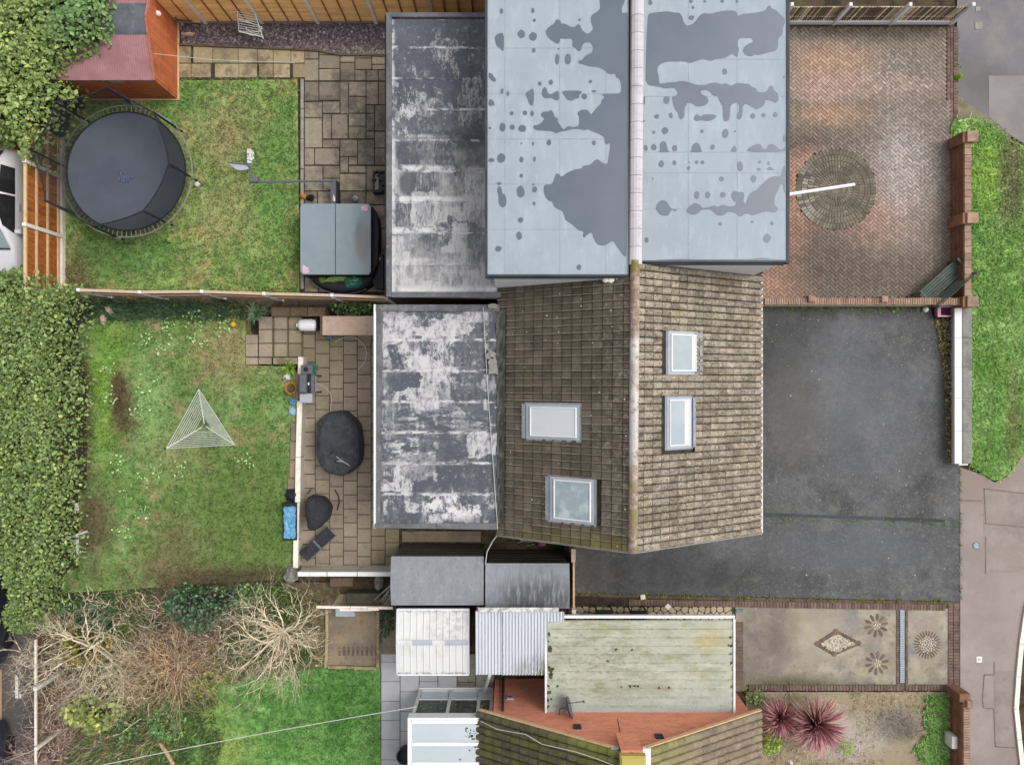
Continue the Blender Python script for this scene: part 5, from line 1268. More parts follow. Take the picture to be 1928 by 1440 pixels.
for x, y, a, b in ((182, 28, 20, 28), (590, 18, 20, 18), (728, 16, 15, 12), (906, 15, 20, 18), (1053, 15, 13, 20), (611, 80, 14, 17), (597, 181, 26, 24), (931, 722, 27, 30), (345, 1007, 36, 40), (249, 1171, 23, 22), (390, 1161, 22, 27), (1211, 1167, 24, 28), (1319, 1158, 19, 22), (1438, 1155, 22, 25),
                   (124, 1010, 9, 45), (218, 1330, 16, 16), (331, 1315, 31, 37), (703, 1320, 17, 18), (935, 1343, 35, 48), (1035, 1320, 10, 10), (120, 1217, 9, 9), (1525, 775, 9, 12), (1532, 1390, 14, 40)):
    spot(drr, 1190 + x / 5.332, y / 5.332, a / 5.332, b / 5.332)
for x, y, a, b in ((138, 102, 21, 30), (218, 95, 28, 35), (428, 105, 29, 34), (807, 94, 23, 27), (294, 262, 27, 36), (425, 250, 21, 24), (573, 245, 8, 9), (567, 302, 15, 22), (648, 244, 17, 18), (707, 246, 20, 21), (1085, 285, 29, 52), (1280, 241, 16, 14), (1274, 316, 21, 14), (1371, 255, 14, 20),
                   (207, 408, 9, 9), (898, 412, 24, 26), (1219, 410, 30, 37), (650, 573, 28, 40), (760, 573, 25, 36), (911, 571, 28, 29), (886, 862, 20, 20), (1207, 842, 16, 13), (1405, 858, 18, 20), (146, 1024, 23, 28), (1354, 1007, 36, 47)):
    spot(drr, 1190 + x / 5.332, 260 + y / 5.332, a / 5.332, b / 5.332)
# dormer ridge: white ridge tiles over lead strips
mb = MB()
mb.box(X(1183, ZD), rx(6) + .18 * -1 + .0, Y(520, ZD), YT, ZD - .1, ZD + .03)
mb.build('lead_strip', MATS['lead'], dh)
mb = MB(); mb.box(rx(4) + .17, X(1210, ZD), Y(494, ZD), YT, ZD - .1, ZD + .03); mb.build('lead_strip', MATS['lead'], dh)
y = Y(497, 5.12)
while y < YT:
    mb = MB(); L = .452
    prof = [(-.175, -.10), (-.15, .0), (-.075, .045), (0, .06), (.075, .045), (.15, .0), (.175, -.10)]
    vs = []
    for yy in (y, y + L):
        vs += [(rx(yy) + .02 + a, yy, 5.09 + b) for a, b in prof]
    n_ = len(prof)
    mb.add(vs, [(i + 1, i, n_ + i, n_ + i + 1) for i in range(n_ - 1)][::-1] + [tuple(range(n_)), tuple(reversed(range(n_, 2 * n_)))])
    mb.build('ridge_tile', MATS['ridge_white'], dh)
    mb = MB(); mb.box(rx(y) + .02 - .13, rx(y) + .02 + .13, y - .012, y + .001, 5.09 - .03, 5.085 + .012)
    y += .463
mb = MB()
for x, y, r in ((1140, 526, .10), (1150, 525, .13), (1163, 526, .11), (1172, 524, .12)):
    mb.lathe(W(x, y, 4.75), [(r, 0), (r * .8, .06), (r * .3, .1)], 8)
mb.build('mortar', MATS['conc_post'], dh, kind='stuff')
# flat roof of the rear extension behind the dormer
Q = [W(728, 26, ZF), W(930, 26, ZF), W(944, 562, ZF), W(727, 559, ZF)]
mb = MB(); mb.prism([(p.x + (.06 if i in (0, 3) else 0), p.y + (-.06 if i < 2 else .06)) for i, p in enumerate(Q)], -.05, ZF - .2); mb.build('extension_wall', MATS['wall_brick'], dh)
mb = MB(); mb.prism([(p.x, p.y) for p in Q], ZF - .2, ZF - .05); fu = mb.build('flat_roof', MATS['kerb_felt'], dh)
ysu = [Y(p, ZF) for p in (34, 90, 147, 203, 257, 317, 377, 439, 497, 550)]
x0, x1 = X(738, ZF), X(936, ZF)
for i in range(len(ysu) - 1):
    MB().box(x0, x1, ysu[i + 1], ysu[i] - .04, ZF - .05, ZF + .004 * (i % 2)).build('felt_strip', MATS['felt_upper'], fu)
    MB().box(x0, x1, ysu[i + 1] - .05, ysu[i + 1] + .05, ZF - .02, ZF + .004 * (i % 2) + .009).build('seam', MATS['felt_upper'], fu)
for a, b, c, d in ((728, 738, 26, 559), (738.5, 929, 26, 34), (738.5, 943, 550, 560)):
    MB().box(X(a, ZF), X(b, ZF), Y(d, ZF), Y(c, ZF), ZF - .06, ZF + .06).build('kerb', MATS['kerb_felt'], fu)
MB().box(X(723.5, ZF), X(727.5, ZF), Y(559, ZF), Y(26, ZF), ZF - .2, ZF - .08).build('gutter', MATS['trim_dark'], fu)

# ---------------------------------------------------------------- neighbour below: brick gable, tiled roof, chimney
NG = -9.665
nh = thing('brick_house', 'orange brick gable house with mossy tiled roof at the bottom edge', 'house', (3.2, -13, 0))
mb = MB()
YB = -17.5
mb.box(-.56, 7.08, YB, NG - .13, -.05, 2.5)
y_ = NG - .13
mb.add([(-.56, y_, 2.5), (7.08, y_, 2.5), (3.19, y_, ZR - .15), (-.56, y_ - .3, 2.5), (7.08, y_ - .3, 2.5), (3.19, y_ - .3, ZR - .15)], [(2, 1, 0), (3, 4, 5), (3, 5, 2, 0), (2, 5, 4, 1)])
mb.build('gable_wall', MATS['gable_brick'], nh)
mb = MB(); slope_deck(mb, YB, NG, XR, ZE); s1 = mb.build('front_roof', MATS['roof_underlay'], nh)
mb = MB(); slope_deck(mb, YB, NG, -.94, ZE); s2 = mb.build('rear_roof', MATS['roof_underlay'], nh)
ckx = (2.78, 3.62, NG - .75, 0)
tile_slope(s1, YB, NG + .01, XR, ZE, 1, 'tile_neigh', 16, .215, 0, [ckx], roll=.07, lap=1.05)
tile_slope(s2, YB, NG + .01, -.94, ZE, -1, 'tile_moss', 16, .215, 0, [ckx], roll=.07, lap=1.05)
mb = MB()
mb.beam((rx(NG) - .42, NG + .02, ZR - .30), (-.95, NG + .02, ZE - .05), .03, .11); mb.beam((rx(NG) + .42, NG + .02, ZR - .30), (XR, NG + .02, ZE - .05), .03, .11)
mb.build('verge_board', MATS['timber_pale'], nh)
ch = MB().box(2.85, 3.42, NG - .72, NG + .06, 4.05, 5.0).build('chimney', MATS['gable_brick'], nh)
MB().bbox(2.80, 3.47, NG - .77, NG + .0, 5.0, 5.22, .05).build('flaunching', MATS['yellow_paint'], ch)
MB().box(2.62, 2.83, NG - .75, NG + .03, 4.72, 4.84).build('flashing', MATS['lead'], ch)
MB().box(3.45, 3.66, NG - .45, NG + .03, 4.74, 4.86).build('flashing', MATS['white_paint'], ch)
for px, py, z in ((961, 1314, 1.45), (1087, 1370, 3.35), (1241, 1388, 3.9)):
    c = W(px, py, z)
    v = MB().box(c.x - .11, c.x + .11, y_ - .02, y_ + .05, z - .11, z + .11).build('wall_vent', MATS['frame_grey'] if z < 2 else MATS['trim_dark'], nh)
    MB().box(c.x - .08, c.x + .08, y_ + .05, y_ + .065, z - .02, z + .02).build('louvre', MATS['trim_dark'], v)
mb = MB(); mb.tube([W(905, 1357, 2.75), W(935, 1372, 3.2), W(990, 1382, 3.7), W(1020, 1400, 4.0), W(1085, 1415, 4.5), W(1125, 1428, 4.75), W(1160, 1442, 4.95)], .012, 5); mb.build('roof_cable', MATS['cable'], nh)
mb = MB(); mb.tube([Vector((-.28, y_ + .06, .05)), Vector((-.28, y_ + .06, 2.4))], .04, 8); mb.build('drainpipe', MATS['trim_dark'], nh)
mb = MB(); mb.tube([W(1161, 1345, 2.5) * 1.0, W(1163, 1355, 2.9), W(1169, 1386, 3.9)], .010, 5); mb.build('wall_cable', MATS['trim_dark'], nh)
# satellite dish fixed to the gable
c = W(1070, 1331, 2.75); c.y = max(c.y, y_ + .28)
sd = thing('satellite_dish', 'grey satellite dish tilted over the edge of the cement carport roof', 'satellite dish', c)
q = Vector((.96, .28, .10)).normalized()
Mq = q.to_track_quat('Z', 'Y').to_matrix().to_4x4()
mb = MB(); mb.lathe(c, [(.02, -.05), (.14, -.035), (.25, .0), (.31, .05), (.315, .055), (.30, .055), (.24, .015), (.13, -.02), (.02, -.035)], 22, 0, Mq); mb.build('dish', MATS['steel_dark'], sd, True)
mb = MB(); mb.tube([c + Vector((0, .05, -.15)), c + q * .45 + Vector((0, .12, .12))], .015, 6); mb.lathe(c + q * .45 + Vector((0, .12, .12)), [(.03, -.04), (.035, .04)], 8); mb.build('feed_arm', MATS['steel_dark'], sd)
mb = MB(); mb.tube([c - q * .04, c - q * .25 + Vector((0, -.05, -.15)), Vector((c.x - .25, y_, c.z - .2))], .02, 6); mb.build('bracket', MATS['steel_dark'], sd)
# ---- garage with cement sheet roof
gz = 2.4
ga = thing('carport', 'carport with mossy pale cement sheet roof and white edge trim', 'carport', W(1205, 1255, 0))
gx0, gx1, gy1, gy0 = X(1029, gz), X(1380, gz), Y(1168, gz), Y(1342, gz)
for x in (gx0 + .12, (gx0 + gx1) / 2, gx1 - .12):
    MB().box(x - .05, x + .05, gy1 - 1.5, gy1 - 1.4, -.05, gz - .14).build('post', MATS['timber_dark'], ga)
for x in (gx0 + .12, (gx0 + gx1) / 2, gx1 - .12): MB().box(x - .03, x + .03, gy0 + .02, gy1 - .1, gz - .14, gz - .03).build('rafter', MATS['timber_dark'], ga)
n_ = 11
for i in range(n_):
    a, b = gy1 - (gy1 - gy0) * i / n_, gy1 - (gy1 - gy0) * (i + 1) / n_
    mb = MB()
    pr = [(a + .012, gz - .02), (a - .01, gz + .02), (a - .08, gz + .014), (b + .06, gz - .002), (b + .004, gz - .008)]
    vs = [(gx0, q_, z) for q_, z in pr] + [(gx1, q_, z + .004) for q_, z in pr]
    m_ = len(pr)
    mb.add(vs, [(k, m_ + k, m_ + k + 1, k + 1)[::-1] for k in range(m_ - 1)])
    mb.build('roof_sheet', MATS['roof_cement'], ga)
for x in (gx0 - .05, gx1): MB().box(x, x + .06, gy0, gy1 + .06, gz - .12, gz + .05).build('edge_trim', MATS['white_upvc'], ga)
MB().box(gx0 - .05, gx1 + .06, gy1 + .065, gy1 + .15, gz - .12, gz - .01).build('gutter', MATS['white_upvc'], ga)
MB().box(gx0 + .1, gx1 - .02, gy0 - .05, gy0 - .005, gz - .08, gz + .035).build('flashing', MATS['white_upvc'], ga)
mb = MB()
for px, py, r in ((1033, 1192, 5), (1036, 1220, 9), (1033, 1224, 5), (1036, 1258, 8), (1036, 1270, 10), (1032, 1290, 5), (1032, 1302, 6), (1032, 1316, 6), (1031, 1330, 6), (1031, 1206, 4), (1187, 1291, 3), (1195, 1291, 3), (1202, 1291, 3), (1170, 1292, 2), (1240, 1294, 4), (1260, 1294, 3), (1145, 1244, 3), (1050, 1291, 3), (1375, 1200, 3), (1375, 1214, 4), (1376, 1248, 3), (1376, 1230, 2), (1377, 1292, 2), (1160, 1222, 4), (1190, 1222, 3)):
    for k in range(6):
        c = W(px + R.gauss(0, r * .35), py + R.gauss(0, min(r * .3, 2)), gz + .01)
        mb.lathe(c, [(r * .006, 0), (r * .005, .02), (r * .002, .03)], 6)
mb.build('moss', MATS['moss'], ga, kind='stuff')
# ---- lean-to with white corrugated roof
lt = thing('lean_to', 'lean-to shelter with white corrugated metal roof beside the garage', 'shelter', W(965, 1205, 0))
x0, x1, y1, y0 = X(895, 2.5), X(1062, 2.5), Y(1150, 2.5), Y(1268, 2.3)
def corr(x0, x1, y0, y1, z0, z1, per, amp, n, mat_, parent, name='roof_sheet', sharp=False):
    mb = MB(); k = int((x1 - x0) / per * n); vs = []
    for i in range(k + 1):
        x = x0 + (x1 - x0) * i / k
        ph = (x - x0) / per
        h = amp * math.sin(2 * math.pi * ph) if not sharp else amp * (1 if ph % 1 < .16 else 0)
        vs += [(x, y0, z0 + h), (x, y1, z1 + h)]
    mb.add(vs, [(2 * i, 2 * i + 2, 2 * i + 3, 2 * i + 1) for i in range(k)])
    return mb.build(name, MATS[mat_], parent)
xm = X(946.5, 2.4)
corr(x0, xm + .05, y0, y1, 2.36, 2.5, .094, .022, 8, 'corrugated', lt)
corr(xm, X(1031, 2.4), y0, y1, 2.39, 2.53, .094, .022, 8, 'corrugated', lt)
corr(X(1031, 2.4) - .02, x1, Y(1168, 2.4), y1, 2.50, 2.54, .094, .022, 8, 'corrugated', lt)
corr(X(900, 2.5), X(1052, 2.5), Y(1152, 2.56), Y(1143, 2.56), 2.56, 2.57, .3, .004, 6, 'white_sheet', lt, 'ridge_sheet')
for x, y in ((x0 + .05, y0 + .05), (X(1010), y0 + .05), (x0 + .05, y1 - .05), (X(1010), y1 - .05)):
    MB().box(x - .04, x + .04, y - .04, y + .04, -.05, 2.34).build('post', MATS['timber_old'], lt)
# ---- white metal roofed shed
ws = thing('white_shed', 'small shed with white ribbed metal roof and patched ridge strip', 'shed', W(815, 1206, 0))
x0, x1 = X(749, 2.0), X(883, 2.0)
yt, yr, yb = Y(1146, 2.0), Y(1209, 2.12), Y(1268, 2.0)
MB().box(x0 + .12, x1 - .1, yb + .12, yt - .1, -.05, 1.95).build('wall', MATS['timber_dark'], ws)
for (a, b, za, zb) in ((yb, yr, 2.0, 2.12), (yr, yt, 2.12, 2.0)):
    corr(x0, x1, a, b, za, zb, .196, .022, 12, 'white_sheet', ws, sharp=True)
for a, b, m_ in ((747, 776, 'white_sheet'), (776, 814, 'grey_patch'), (814, 838, 'white_sheet'), (838, 881, 'grey_patch')):
    MB().add([(X(a, 2.15), yr - .075, 2.145), (X(b, 2.15), yr - .075, 2.145), (X(b, 2.15), yr, 2.16), (X(a, 2.15), yr, 2.16), (X(b, 2.15), yr + .075, 2.145), (X(a, 2.15), yr + .075, 2.145)], [(0, 1, 2, 3), (3, 2, 4, 5)]).build('ridge_cap', MATS[m_], ws)
for y in (yb - .02, yt - .01): MB().box(x0, x1, y - .02, y + .02, 1.93, 2.035).build('edge_trim', MATS['white_upvc'], ws)
for x in (x0 - .02, x1 + .0): MB().beam((x, yb, 1.97), (x, yr, 2.09), .03, .1).beam((x, yr, 2.09), (x, yt, 1.97), .03, .1).build('edge_trim', MATS['white_upvc'], ws)
# ---- two grey felted sheds with curved roofs
def barrel(name, label, px0, px1, pyt, pyb, ze, rise, m_, boards, sag=None):
    x0, x1, y1, y0 = X(px0, ze), X(px1, ze), Y(pyt, ze), Y(pyb, ze)
    t = thing(name, label, 'shed', ((x0 + x1) / 2, (y0 + y1) / 2, 0))
    zw = ze - .08
    MB().box(x0 + .06, x1 - .06, y0 + .06, y1 - .08, -.05, zw).build('wall', MATS['timber_dark'], t)
    for k in range(boards):                           # wall boards on the side that faces the house
        MB().beam((x0 + .05, y1 - .07 + .008 * (k % 2), .08 + (k + .5) * (zw - .1) / boards), (x1 - .05, y1 - .07 + .008 * (k % 2), .08 + (k + .5) * (zw - .1) / boards), .02, (zw - .1) / boards * .94).build('board', MATS['timber_dark'], t)
    for k in range(4):
        a, b = y0 + (y1 - y0) * (0, .19, .52, .80)[k], y0 + (y1 - y0) * (.20, .53, .82, 1)[k]
        mb = MB(); vs = []
        for i in range(7):
            y = a + (b - a) * i / 6
            tt = (y - y0) / (y1 - y0)
            z = ze + rise * math.sin(math.pi * tt) + .004 * k
            vs += [(x0, y, z), (x1, y, z), (x0, y, z - .03), (x1, y, z - .03)]
        fs = []
        for i in range(6):
            p = 4 * i
            fs += [(p, p + 1, p + 5, p + 4), (p + 2, p, p + 4, p + 6), (p + 1, p + 3, p + 7, p + 5)]
        fs += [(0, 2, 3, 1), (24, 25, 27, 26)]
        mb.add(vs, fs); mb.build('roof_felt', MATS[m_], t)
    return t
barrel('felt_shed', 'grey felted shed with evenly weathered roof, left of a pair', 736.5, 911, 1047, 1139, 2.05, .12, 'shed_roof_grey', 12)
barrel('felt_shed', 'grey felted shed whose lower roof half is streaked dark by wet, right of a pair', 914, 1072, 1060, 1145, 2.1, .12, 'shed_roof_wet', 12)
mb = MB(); mb.box(X(757, .05), X(905, .05), Y(1020, .05), Y(1000, .05), .0, .03); mb.build('passage', MATS['old_concrete'], kind='structure')
# ---- conservatory
cv = thing('conservatory', 'white framed conservatory with pale panel roof by the grey paving', 'conservatory', W(850, 1400, 0))
zc = 2.62
yw = Y(1293, 0)                                       # wall facing the sheds
xa, xb = X(790, 0), -.62
ytop = yw
M_ = MB()
MB().box(xa - .02, xb, yw - .16, yw + .02, -.05, .10).build('sill', MATS['white_upvc'], cv)
h0, h1, h2, h3 = .12, .78, 2.0, 2.34
bays = [xa + .10, xa + 1.02, xa + 1.95, xb]
fr_ = MB()
for x in [xa] + bays[1:3] + [xb - .08]: fr_.box(x, x + .10, yw - .12, yw - .02, h0, h3 + .1)
for z in (h0, h1, h2 - .05, h3): fr_.box(xa, xb, yw - .115, yw - .025, z, z + .07)
fr_.build('frame', MATS['white_upvc'], cv)
for a, b in zip(bays[:-1], bays[1:]):
    MB().box(a + .02, b - .02, yw - .08, yw - .05, h0 + .05, h1 + .02).build('panel', MATS['panel_pale'], cv)
    MB().box(a + .02, b - .02, yw - .078, yw - .052, h1 + .05, h2 - .02).build('window_pane', MATS['glass_dark'], cv)
    MB().box(a + .12, b - .06, yw - .076, yw - .050, h2 + .04, h3 - .02).build('top_light', MATS['glass_dark'], cv)
MB().box(xa - .02, xa + .06, yw - 4.5, yw - .125, -.05, h3 + .1).build('side_frame', MATS['white_upvc'], cv)
xr0, xr1 = X(769, zc), X(902, zc)
yr0 = Y(1356, zc)
MB().box(xr0 - .02, xr0 + .10, yr0 - 4.6, yr0, zc - .22, zc + .02).build('gutter', MATS['white_upvc'], cv)
for py in (1357, 1399, 1436):
    MB().box(xr0 + .11, xr1, Y(py, zc) - .05, Y(py, zc) + .05, zc - .06, zc + .05).build('rafter', MATS['white_upvc'], cv)
for a, b in ((1357, 1399), (1399, 1436), (1436, 1480), (1480, 1540)):
    MB().box(xr0 + .10, xr1, Y(b, zc) + .05, Y(a, zc) - .05, zc - .04, zc + .01).build('roof_panel', MATS['poly_roof'], cv)
MB().box(xr0 - .02, xr1, yr0 + .005, yr0 + .09, zc - .3, zc + .02).build('eaves_beam', MATS['white_upvc'], cv)
mb = MB()
for _ in range(26):
    px, py = R.gauss(886, 7), R.gauss(1380, 8)
    mb.lathe(W(px, py, zc + .011), [(R.uniform(.008, .03), 0), (.006, .012)], 6)
for px, py, r in ((897, 1363, .03), (879, 1370, .03), (888, 1385, .05), (895, 1405, .04), (884, 1412, .025), (866, 1429, .03)):
    mb.lathe(W(px, py, zc + .011), [(r, 0), (r * .5, .015)], 7)
mb.build('leaf_litter', MATS['moss'], cv, kind='stuff')
mb = MB(); mb.tube([W(922, 1270, 2.2), W(921, 1273, 2.15), W(912, 1301, .2), W(912, 1301, .0)], .05, 6); mb.build('downpipe', MATS['white_upvc'], cv)
MB().lathe(W(765, 1412, 0), [(.2, 0), (.26, .35), (.27, .4), (.24, .4), (.22, .3), (.05, .28)], 18).build('black_tub', MATS['black_plastic'], None, True, label='round black tub tucked against the conservatory side on grey paving', cat='tub')
# ---------------------------------------------------------------- fences and walls
def bm(name, m, parent, *args, **kw):
    mb = MB(); mb.beam(*args, **kw); return mb.build(name, MATS[m], parent)
# top left lap panel fence
yf = Y(43, .1)
f1 = thing('panel_fence', 'orange timber panel fence with pale concrete posts behind the slate bed', 'fence', (X(530), yf, 0))
fx = [X(p, .1) for p in (278, 386, 492, 598, 708, 816, 918)]
for i, x in enumerate(fx):
    MB().bbox(x - .055, x + .055, yf - .02, yf + .08, -.05, 1.95, .02).build('post', MATS['conc_post'], f1)
for x0, x1 in zip(fx[:-1], fx[1:]):
    MB().box(x0 + .06, x1 - .06, yf + .01, yf + .05, -.03, .16).build('gravel_board', MATS['conc_grey'], f1)
    for k in range(13):
        z = .17 + k * .13
        MB().add([(x0 + .06, yf + .030 - .012, z), (x1 - .06, yf + .018, z), (x1 - .06, yf + .034, z + .138), (x0 + .06, yf + .034, z + .138), (x0 + .06, yf + .045, z), (x1 - .06, yf + .045, z), (x1 - .06, yf + .045, z + .138), (x0 + .06, yf + .045, z + .138)],
                 [(0, 1, 2, 3), (5, 4, 7, 6), (1, 0, 4, 5), (3, 2, 6, 7), (0, 3, 7, 4), (2, 1, 5, 6)]).build('board', MATS['fence_orange'], f1)
    for k in (1, 2, 3):
        x = x0 + (x1 - x0) * k / 4
        MB().box(x - .02, x + .02, yf - .006, yf + .017, .17, 1.86).build('batten', MATS['fence_brown'], f1)
    MB().box(x0 + .06, x1 - .06, yf - .004, yf + .055, 1.862, 1.9).build('cap', MATS['timber_pale'], f1)
# old dark bit of fence beside the red shed
f1b = thing('slat_screen', 'short dark slatted screen between the red shed and the orange fence', 'fence', W(325, 30))
for k in range(5):
    a = W(300 + k * 2, 2 + k * 9, .1)
    MB().beam(W(303 + k * 7, 2 + k * 9, .4), W(350 + k * 3, 4 + k * 9, .35), .05, .03).build('slat', MATS['timber_dark'], f1b)
MB().beam(W(305, 0, .38), W(338, 44, .38), .05, .05).build('rail', MATS['timber_old'], f1b)
MB().beam(W(336, 38, .2), W(378, 42, .2), .05, .08).build('rail', MATS['timber_pale'], f1b)
# top right picket fence
yr_ = Y(44, 0)
f2 = thing('picket_fence', 'dark picket fence with white posts and white gravel boards along the block drive', 'fence', (X(1640), yr_, 0))
px_ = [X(p) for p in (1465, 1570, 1677, 1790)]
for x in px_: MB().bbox(x - .055, x + .055, yr_ - .06, yr_ + .06, -.05, 1.22, .02).build('post', MATS['white_paint'], f2)
for x0, x1 in zip(px_[:-1], px_[1:]):
    MB().bbox(x0 + .06, x1 - .06, yr_ - .04, yr_ + .02, -.03, .17, .01).build('gravel_board', MATS['white_paint'], f2)
    for z in (.3, .9): MB().box(x0 + .06, x1 - .06, yr_ + .02, yr_ + .06, z, z + .06).build('rail', MATS['fence_grey'], f2)
    n_ = 21
    for k in range(n_):
        x = x0 + .08 + (x1 - x0 - .16) * (k + .5) / n_
        MB().box(x - .020, x + .020, yr_ - .005, yr_ + .015, .16, 1.02 + R.uniform(-.02, .02)).build('picket', MATS['fence_grey'], f2)
# far left feather edge fence by the white car
xf = X(119, .05)
f3 = thing('board_fence', 'tall orange brown board fence with pale rails beside the trampoline', 'fence', (xf, Y(420), 0))
fy = [Y(p) for p in (250, 337, 447, 557, 650)]
for y in fy: MB().bbox(xf - .06, xf + .06, y - .055, y + .055, -.05, 2.0, .02).build('post', MATS['conc_post'], f3)
for y1, y0 in zip(fy[:-1], fy[1:]):
    MB().bbox(xf - .03, xf + .05, y0 + .06, y1 - .06, -.03, .2, .01).build('gravel_board', MATS['conc_post'], f3)
    n_ = 17
    for k in range(n_):
        y = y0 + .06 + (y1 - y0 - .12) * (k + .5) / n_
        MB().box(xf - .035 - .004 * (k % 2), xf - .018 - .004 * (k % 2), y - .056, y + .056, .2, 1.86).build('board', MATS['fence_brown'], f3)
    for z in (.28, .82, 1.36): MB().box(xf - .018, xf + .028, y0 + .06, y1 - .06, z, z + .07).build('rail', MATS['timber_pale'], f3)
    MB().box(xf - .055, xf + .03, y0 + .06, y1 - .06, 1.865, 1.92).build('cap', MATS['timber_pale'], f3)
# fence between the two back gardens
f4 = thing('garden_fence', 'low angle garden fence with pinkish cap rail and white posts between the two lawns', 'fence', W(440, 560, .4))
tp = [(148, 546), (263, 550), (380, 549), (497, 553), (625, 556), (728, 560)]
tops = [W(a, b, 1.88) for a, b in tp]
for i, t in enumerate(tops):
    MB().bbox(t.x - .05, t.x + .05, t.y - .05, t.y + .05, .1, 1.95, .02).build('post', MATS['white_paint'], f4)
for a, b in zip(tops[:-1], tops[1:]):
    d = (b - a).normalized() * .055
    MB().beam(a + d, b - d, .08, .05).build('cap_rail', MATS['timber_pink'], f4)
    for k in range(8):
        z0 = .42 + k * .178
        p, q = (a + d).copy(), (b - d).copy()
        p.z = q.z = z0 + .089
        sag = Vector((0, .006 * (k % 2), 0))
        MB().beam(p + sag, q + sag, .022, .172).build('board', MATS['fence_lap'] if k % 3 else MATS['timber_pink'], f4)
    for z in (1.30,):
        p, q = (a + d).copy(), (b - d).copy(); p.z = q.z = z
        MB().beam(p - Vector((0, .035, 0)), q - Vector((0, .035, 0)), .04, .05).build('rail', MATS['timber_pale'], f4)
# fence along the alley, its cap seen from above
f5 = thing('alley_fence', 'low weathered board fence with pale capping along the dark alley', 'fence', (-14.9, Y(1330), 0))
for a, b in zip((1180, 1263, 1372, 1480), (1263, 1372, 1480, 1590)):
    x = -15.0
    ya, yb = Y(a), Y(b)
    MB().box(x - .03, x + .03, yb + .02, ya - .02, 1.08, 1.14).build('cap', MATS['conc_post'], f5)
    for z in (.3, .8): MB().box(x + .015, x + .06, yb + .02, ya - .02, z, z + .07).build('rail', MATS['timber_old'], f5)
    for k in range(16):
        y = yb + (ya - yb) * (k + .5) / 16
        MB().box(x - .015, x + .012, y - .055, y + .055, .0, 1.075).build('board', MATS['alley_board'], f5)
MB().bbox(-14.90, -14.78, Y(1263) - .06, Y(1263) + .06, -.05, 1.42, .02).build('post', MATS['white_paint'], f5)
MB().bbox(-14.98, -14.88, Y(1374) - .05, Y(1374) + .05, -.05, 1.25, .02).build('post', MATS['conc_post'], f5)
# brick walls at the front
bwl = thing('brick_wall', 'low red brick wall with piers between the block drive and the grass verge', 'wall', W(1800, 410))
xw0, xw1 = 14.46, 14.68
ya_, yb_ = Y(262, .4), Y(572, .4)
def brickwall(par, x0, x1, y0, y1, h, m, courses):
    for k in range(courses):
        z = h * k / courses
        MB().box(x0 - .004 * (k % 2), x1, y0, y1, z + .006, h * (k + 1) / courses - .006).build('brick_course', MATS[m], par)
    MB().box(x0 + .012, x1 - .012, y0 + .01, y1 - .01, -.05, h - .01).build('mortar', MATS['timber_old'], par)
brickwall(bwl, xw0 + .02, xw1 - .02, yb_, ya_, .70, 'brick_red', 9)
cb = piece('coping_brick', .26, 1, .075, 'brick_pale', .012)
y = yb_
while y < ya_:
    put('coping_brick', cb, bwl, (xw0 + xw1) / 2 + .01, y + .11, .70, R.gauss(0, .01), (.85, .215, 1)); y += .225
for py in (258, 411, 568):
    yy = Y(py, .85)
    MB().box(xw0 - .10, xw1 + .06, yy - .17, yy + .17, -.05, .86).build('pier', MATS['brick_red'], bwl)
    MB().bbox(xw0 + .0, xw1 + .14, yy - .17, yy + .17, .86, .93, .015).build('pier_cap', MATS['brick_pale'], bwl)
bw2 = thing('divider_wall', 'low brick wall with upright brick coping between block drive and asphalt', 'wall', W(1630, 570))
z2 = .62
y2 = Y(568, z2)
MB().box(7.4, xw0 - .11, y2 - .10, y2 + .10, -.05, z2).build('wall_face', MATS['render_wall'], bw2)
x = X(1440, z2)
cb2 = piece('coping_brick', .066, .225, .09, 'brick_pale', .01)
while x < xw0 - .12:
    put('coping_brick', cb2, bw2, x, y2 + R.gauss(0, .004), z2, R.gauss(0, .015)); x += .0765
for px in (1529, 1667):
    MB().bbox(X(px, .8) - .11, X(px, .8) + .11, y2 - .03, y2 + .17, -.05, .80, .02).build('pier', MATS['brick_pale'], bw2)
ww = thing('white_wall', 'low wall with white inner face and grey coping slabs beside the verge', 'wall', W(1805, 730))
MB().box(14.50, 14.80, Y(873), Y(580), -.05, .42).build('wall_face', MATS['white_paint'], ww)
ys_ = [580, 636, 692, 750, 811, 873]
for a, b in zip(ys_[:-1], ys_[1:]):
    # white painted inner lip and grey slab, both seen from above
    MB().bbox(14.34, 14.585, Y(b, .45) + .006, Y(a, .45), .40, .46, .008).build('coping_lip', MATS['white_paint'], ww)
    MB().bbox(14.59, 14.90, Y(b, .45) + .006, Y(a, .45), .42, .475, .01).build('coping_slab', MATS['coping_grey'], ww)
bw3 = thing('corner_wall', 'brick wall with soldier coping at the bottom edge beside the pavement', 'wall', W(1815, 1380))
brickwall(bw3, 14.43, 14.60, Y(1600, .4), Y(1318, .4), .66, 'brick_red', 8)
y = Y(1318, .7)
k = 0
while y > Y(1480, .7):
    put('coping_brick', cb2, bw3, 14.56, y - .05, .66, rad(90) + R.gauss(0, .02), (1.1, .95, 1)); y -= .083
MB().bbox(14.30, 14.66, Y(1320, .7), Y(1304, .7), -.05, .78, .02).build('pier', MATS['brick_red'], bw3)
MB().bbox(14.50, 14.70, Y(1330, .7), Y(1315, .7), .78, .86, .02).build('pier_cap', MATS['brick_pale'], bw3)
dc = thing('channel_drain', 'black channel drain strip across the dark asphalt drive', 'drain', W(1610, 970))
for a, b in ((1440, 1486), (1487, 1545), (1546, 1604), (1605, 1664), (1665, 1780)):
    t0, t1 = 962 + (a - 1440) * .036, 962 + (b - 1440) * .036
    mb = MB(); mb.beam(W(a, t0 + 6, .012), W(b - 1, t1 + 6, .012), .10, .014); mb.build('grating', MATS['trim_dark'] if a < 1660 else MATS['black_plastic'], dc)
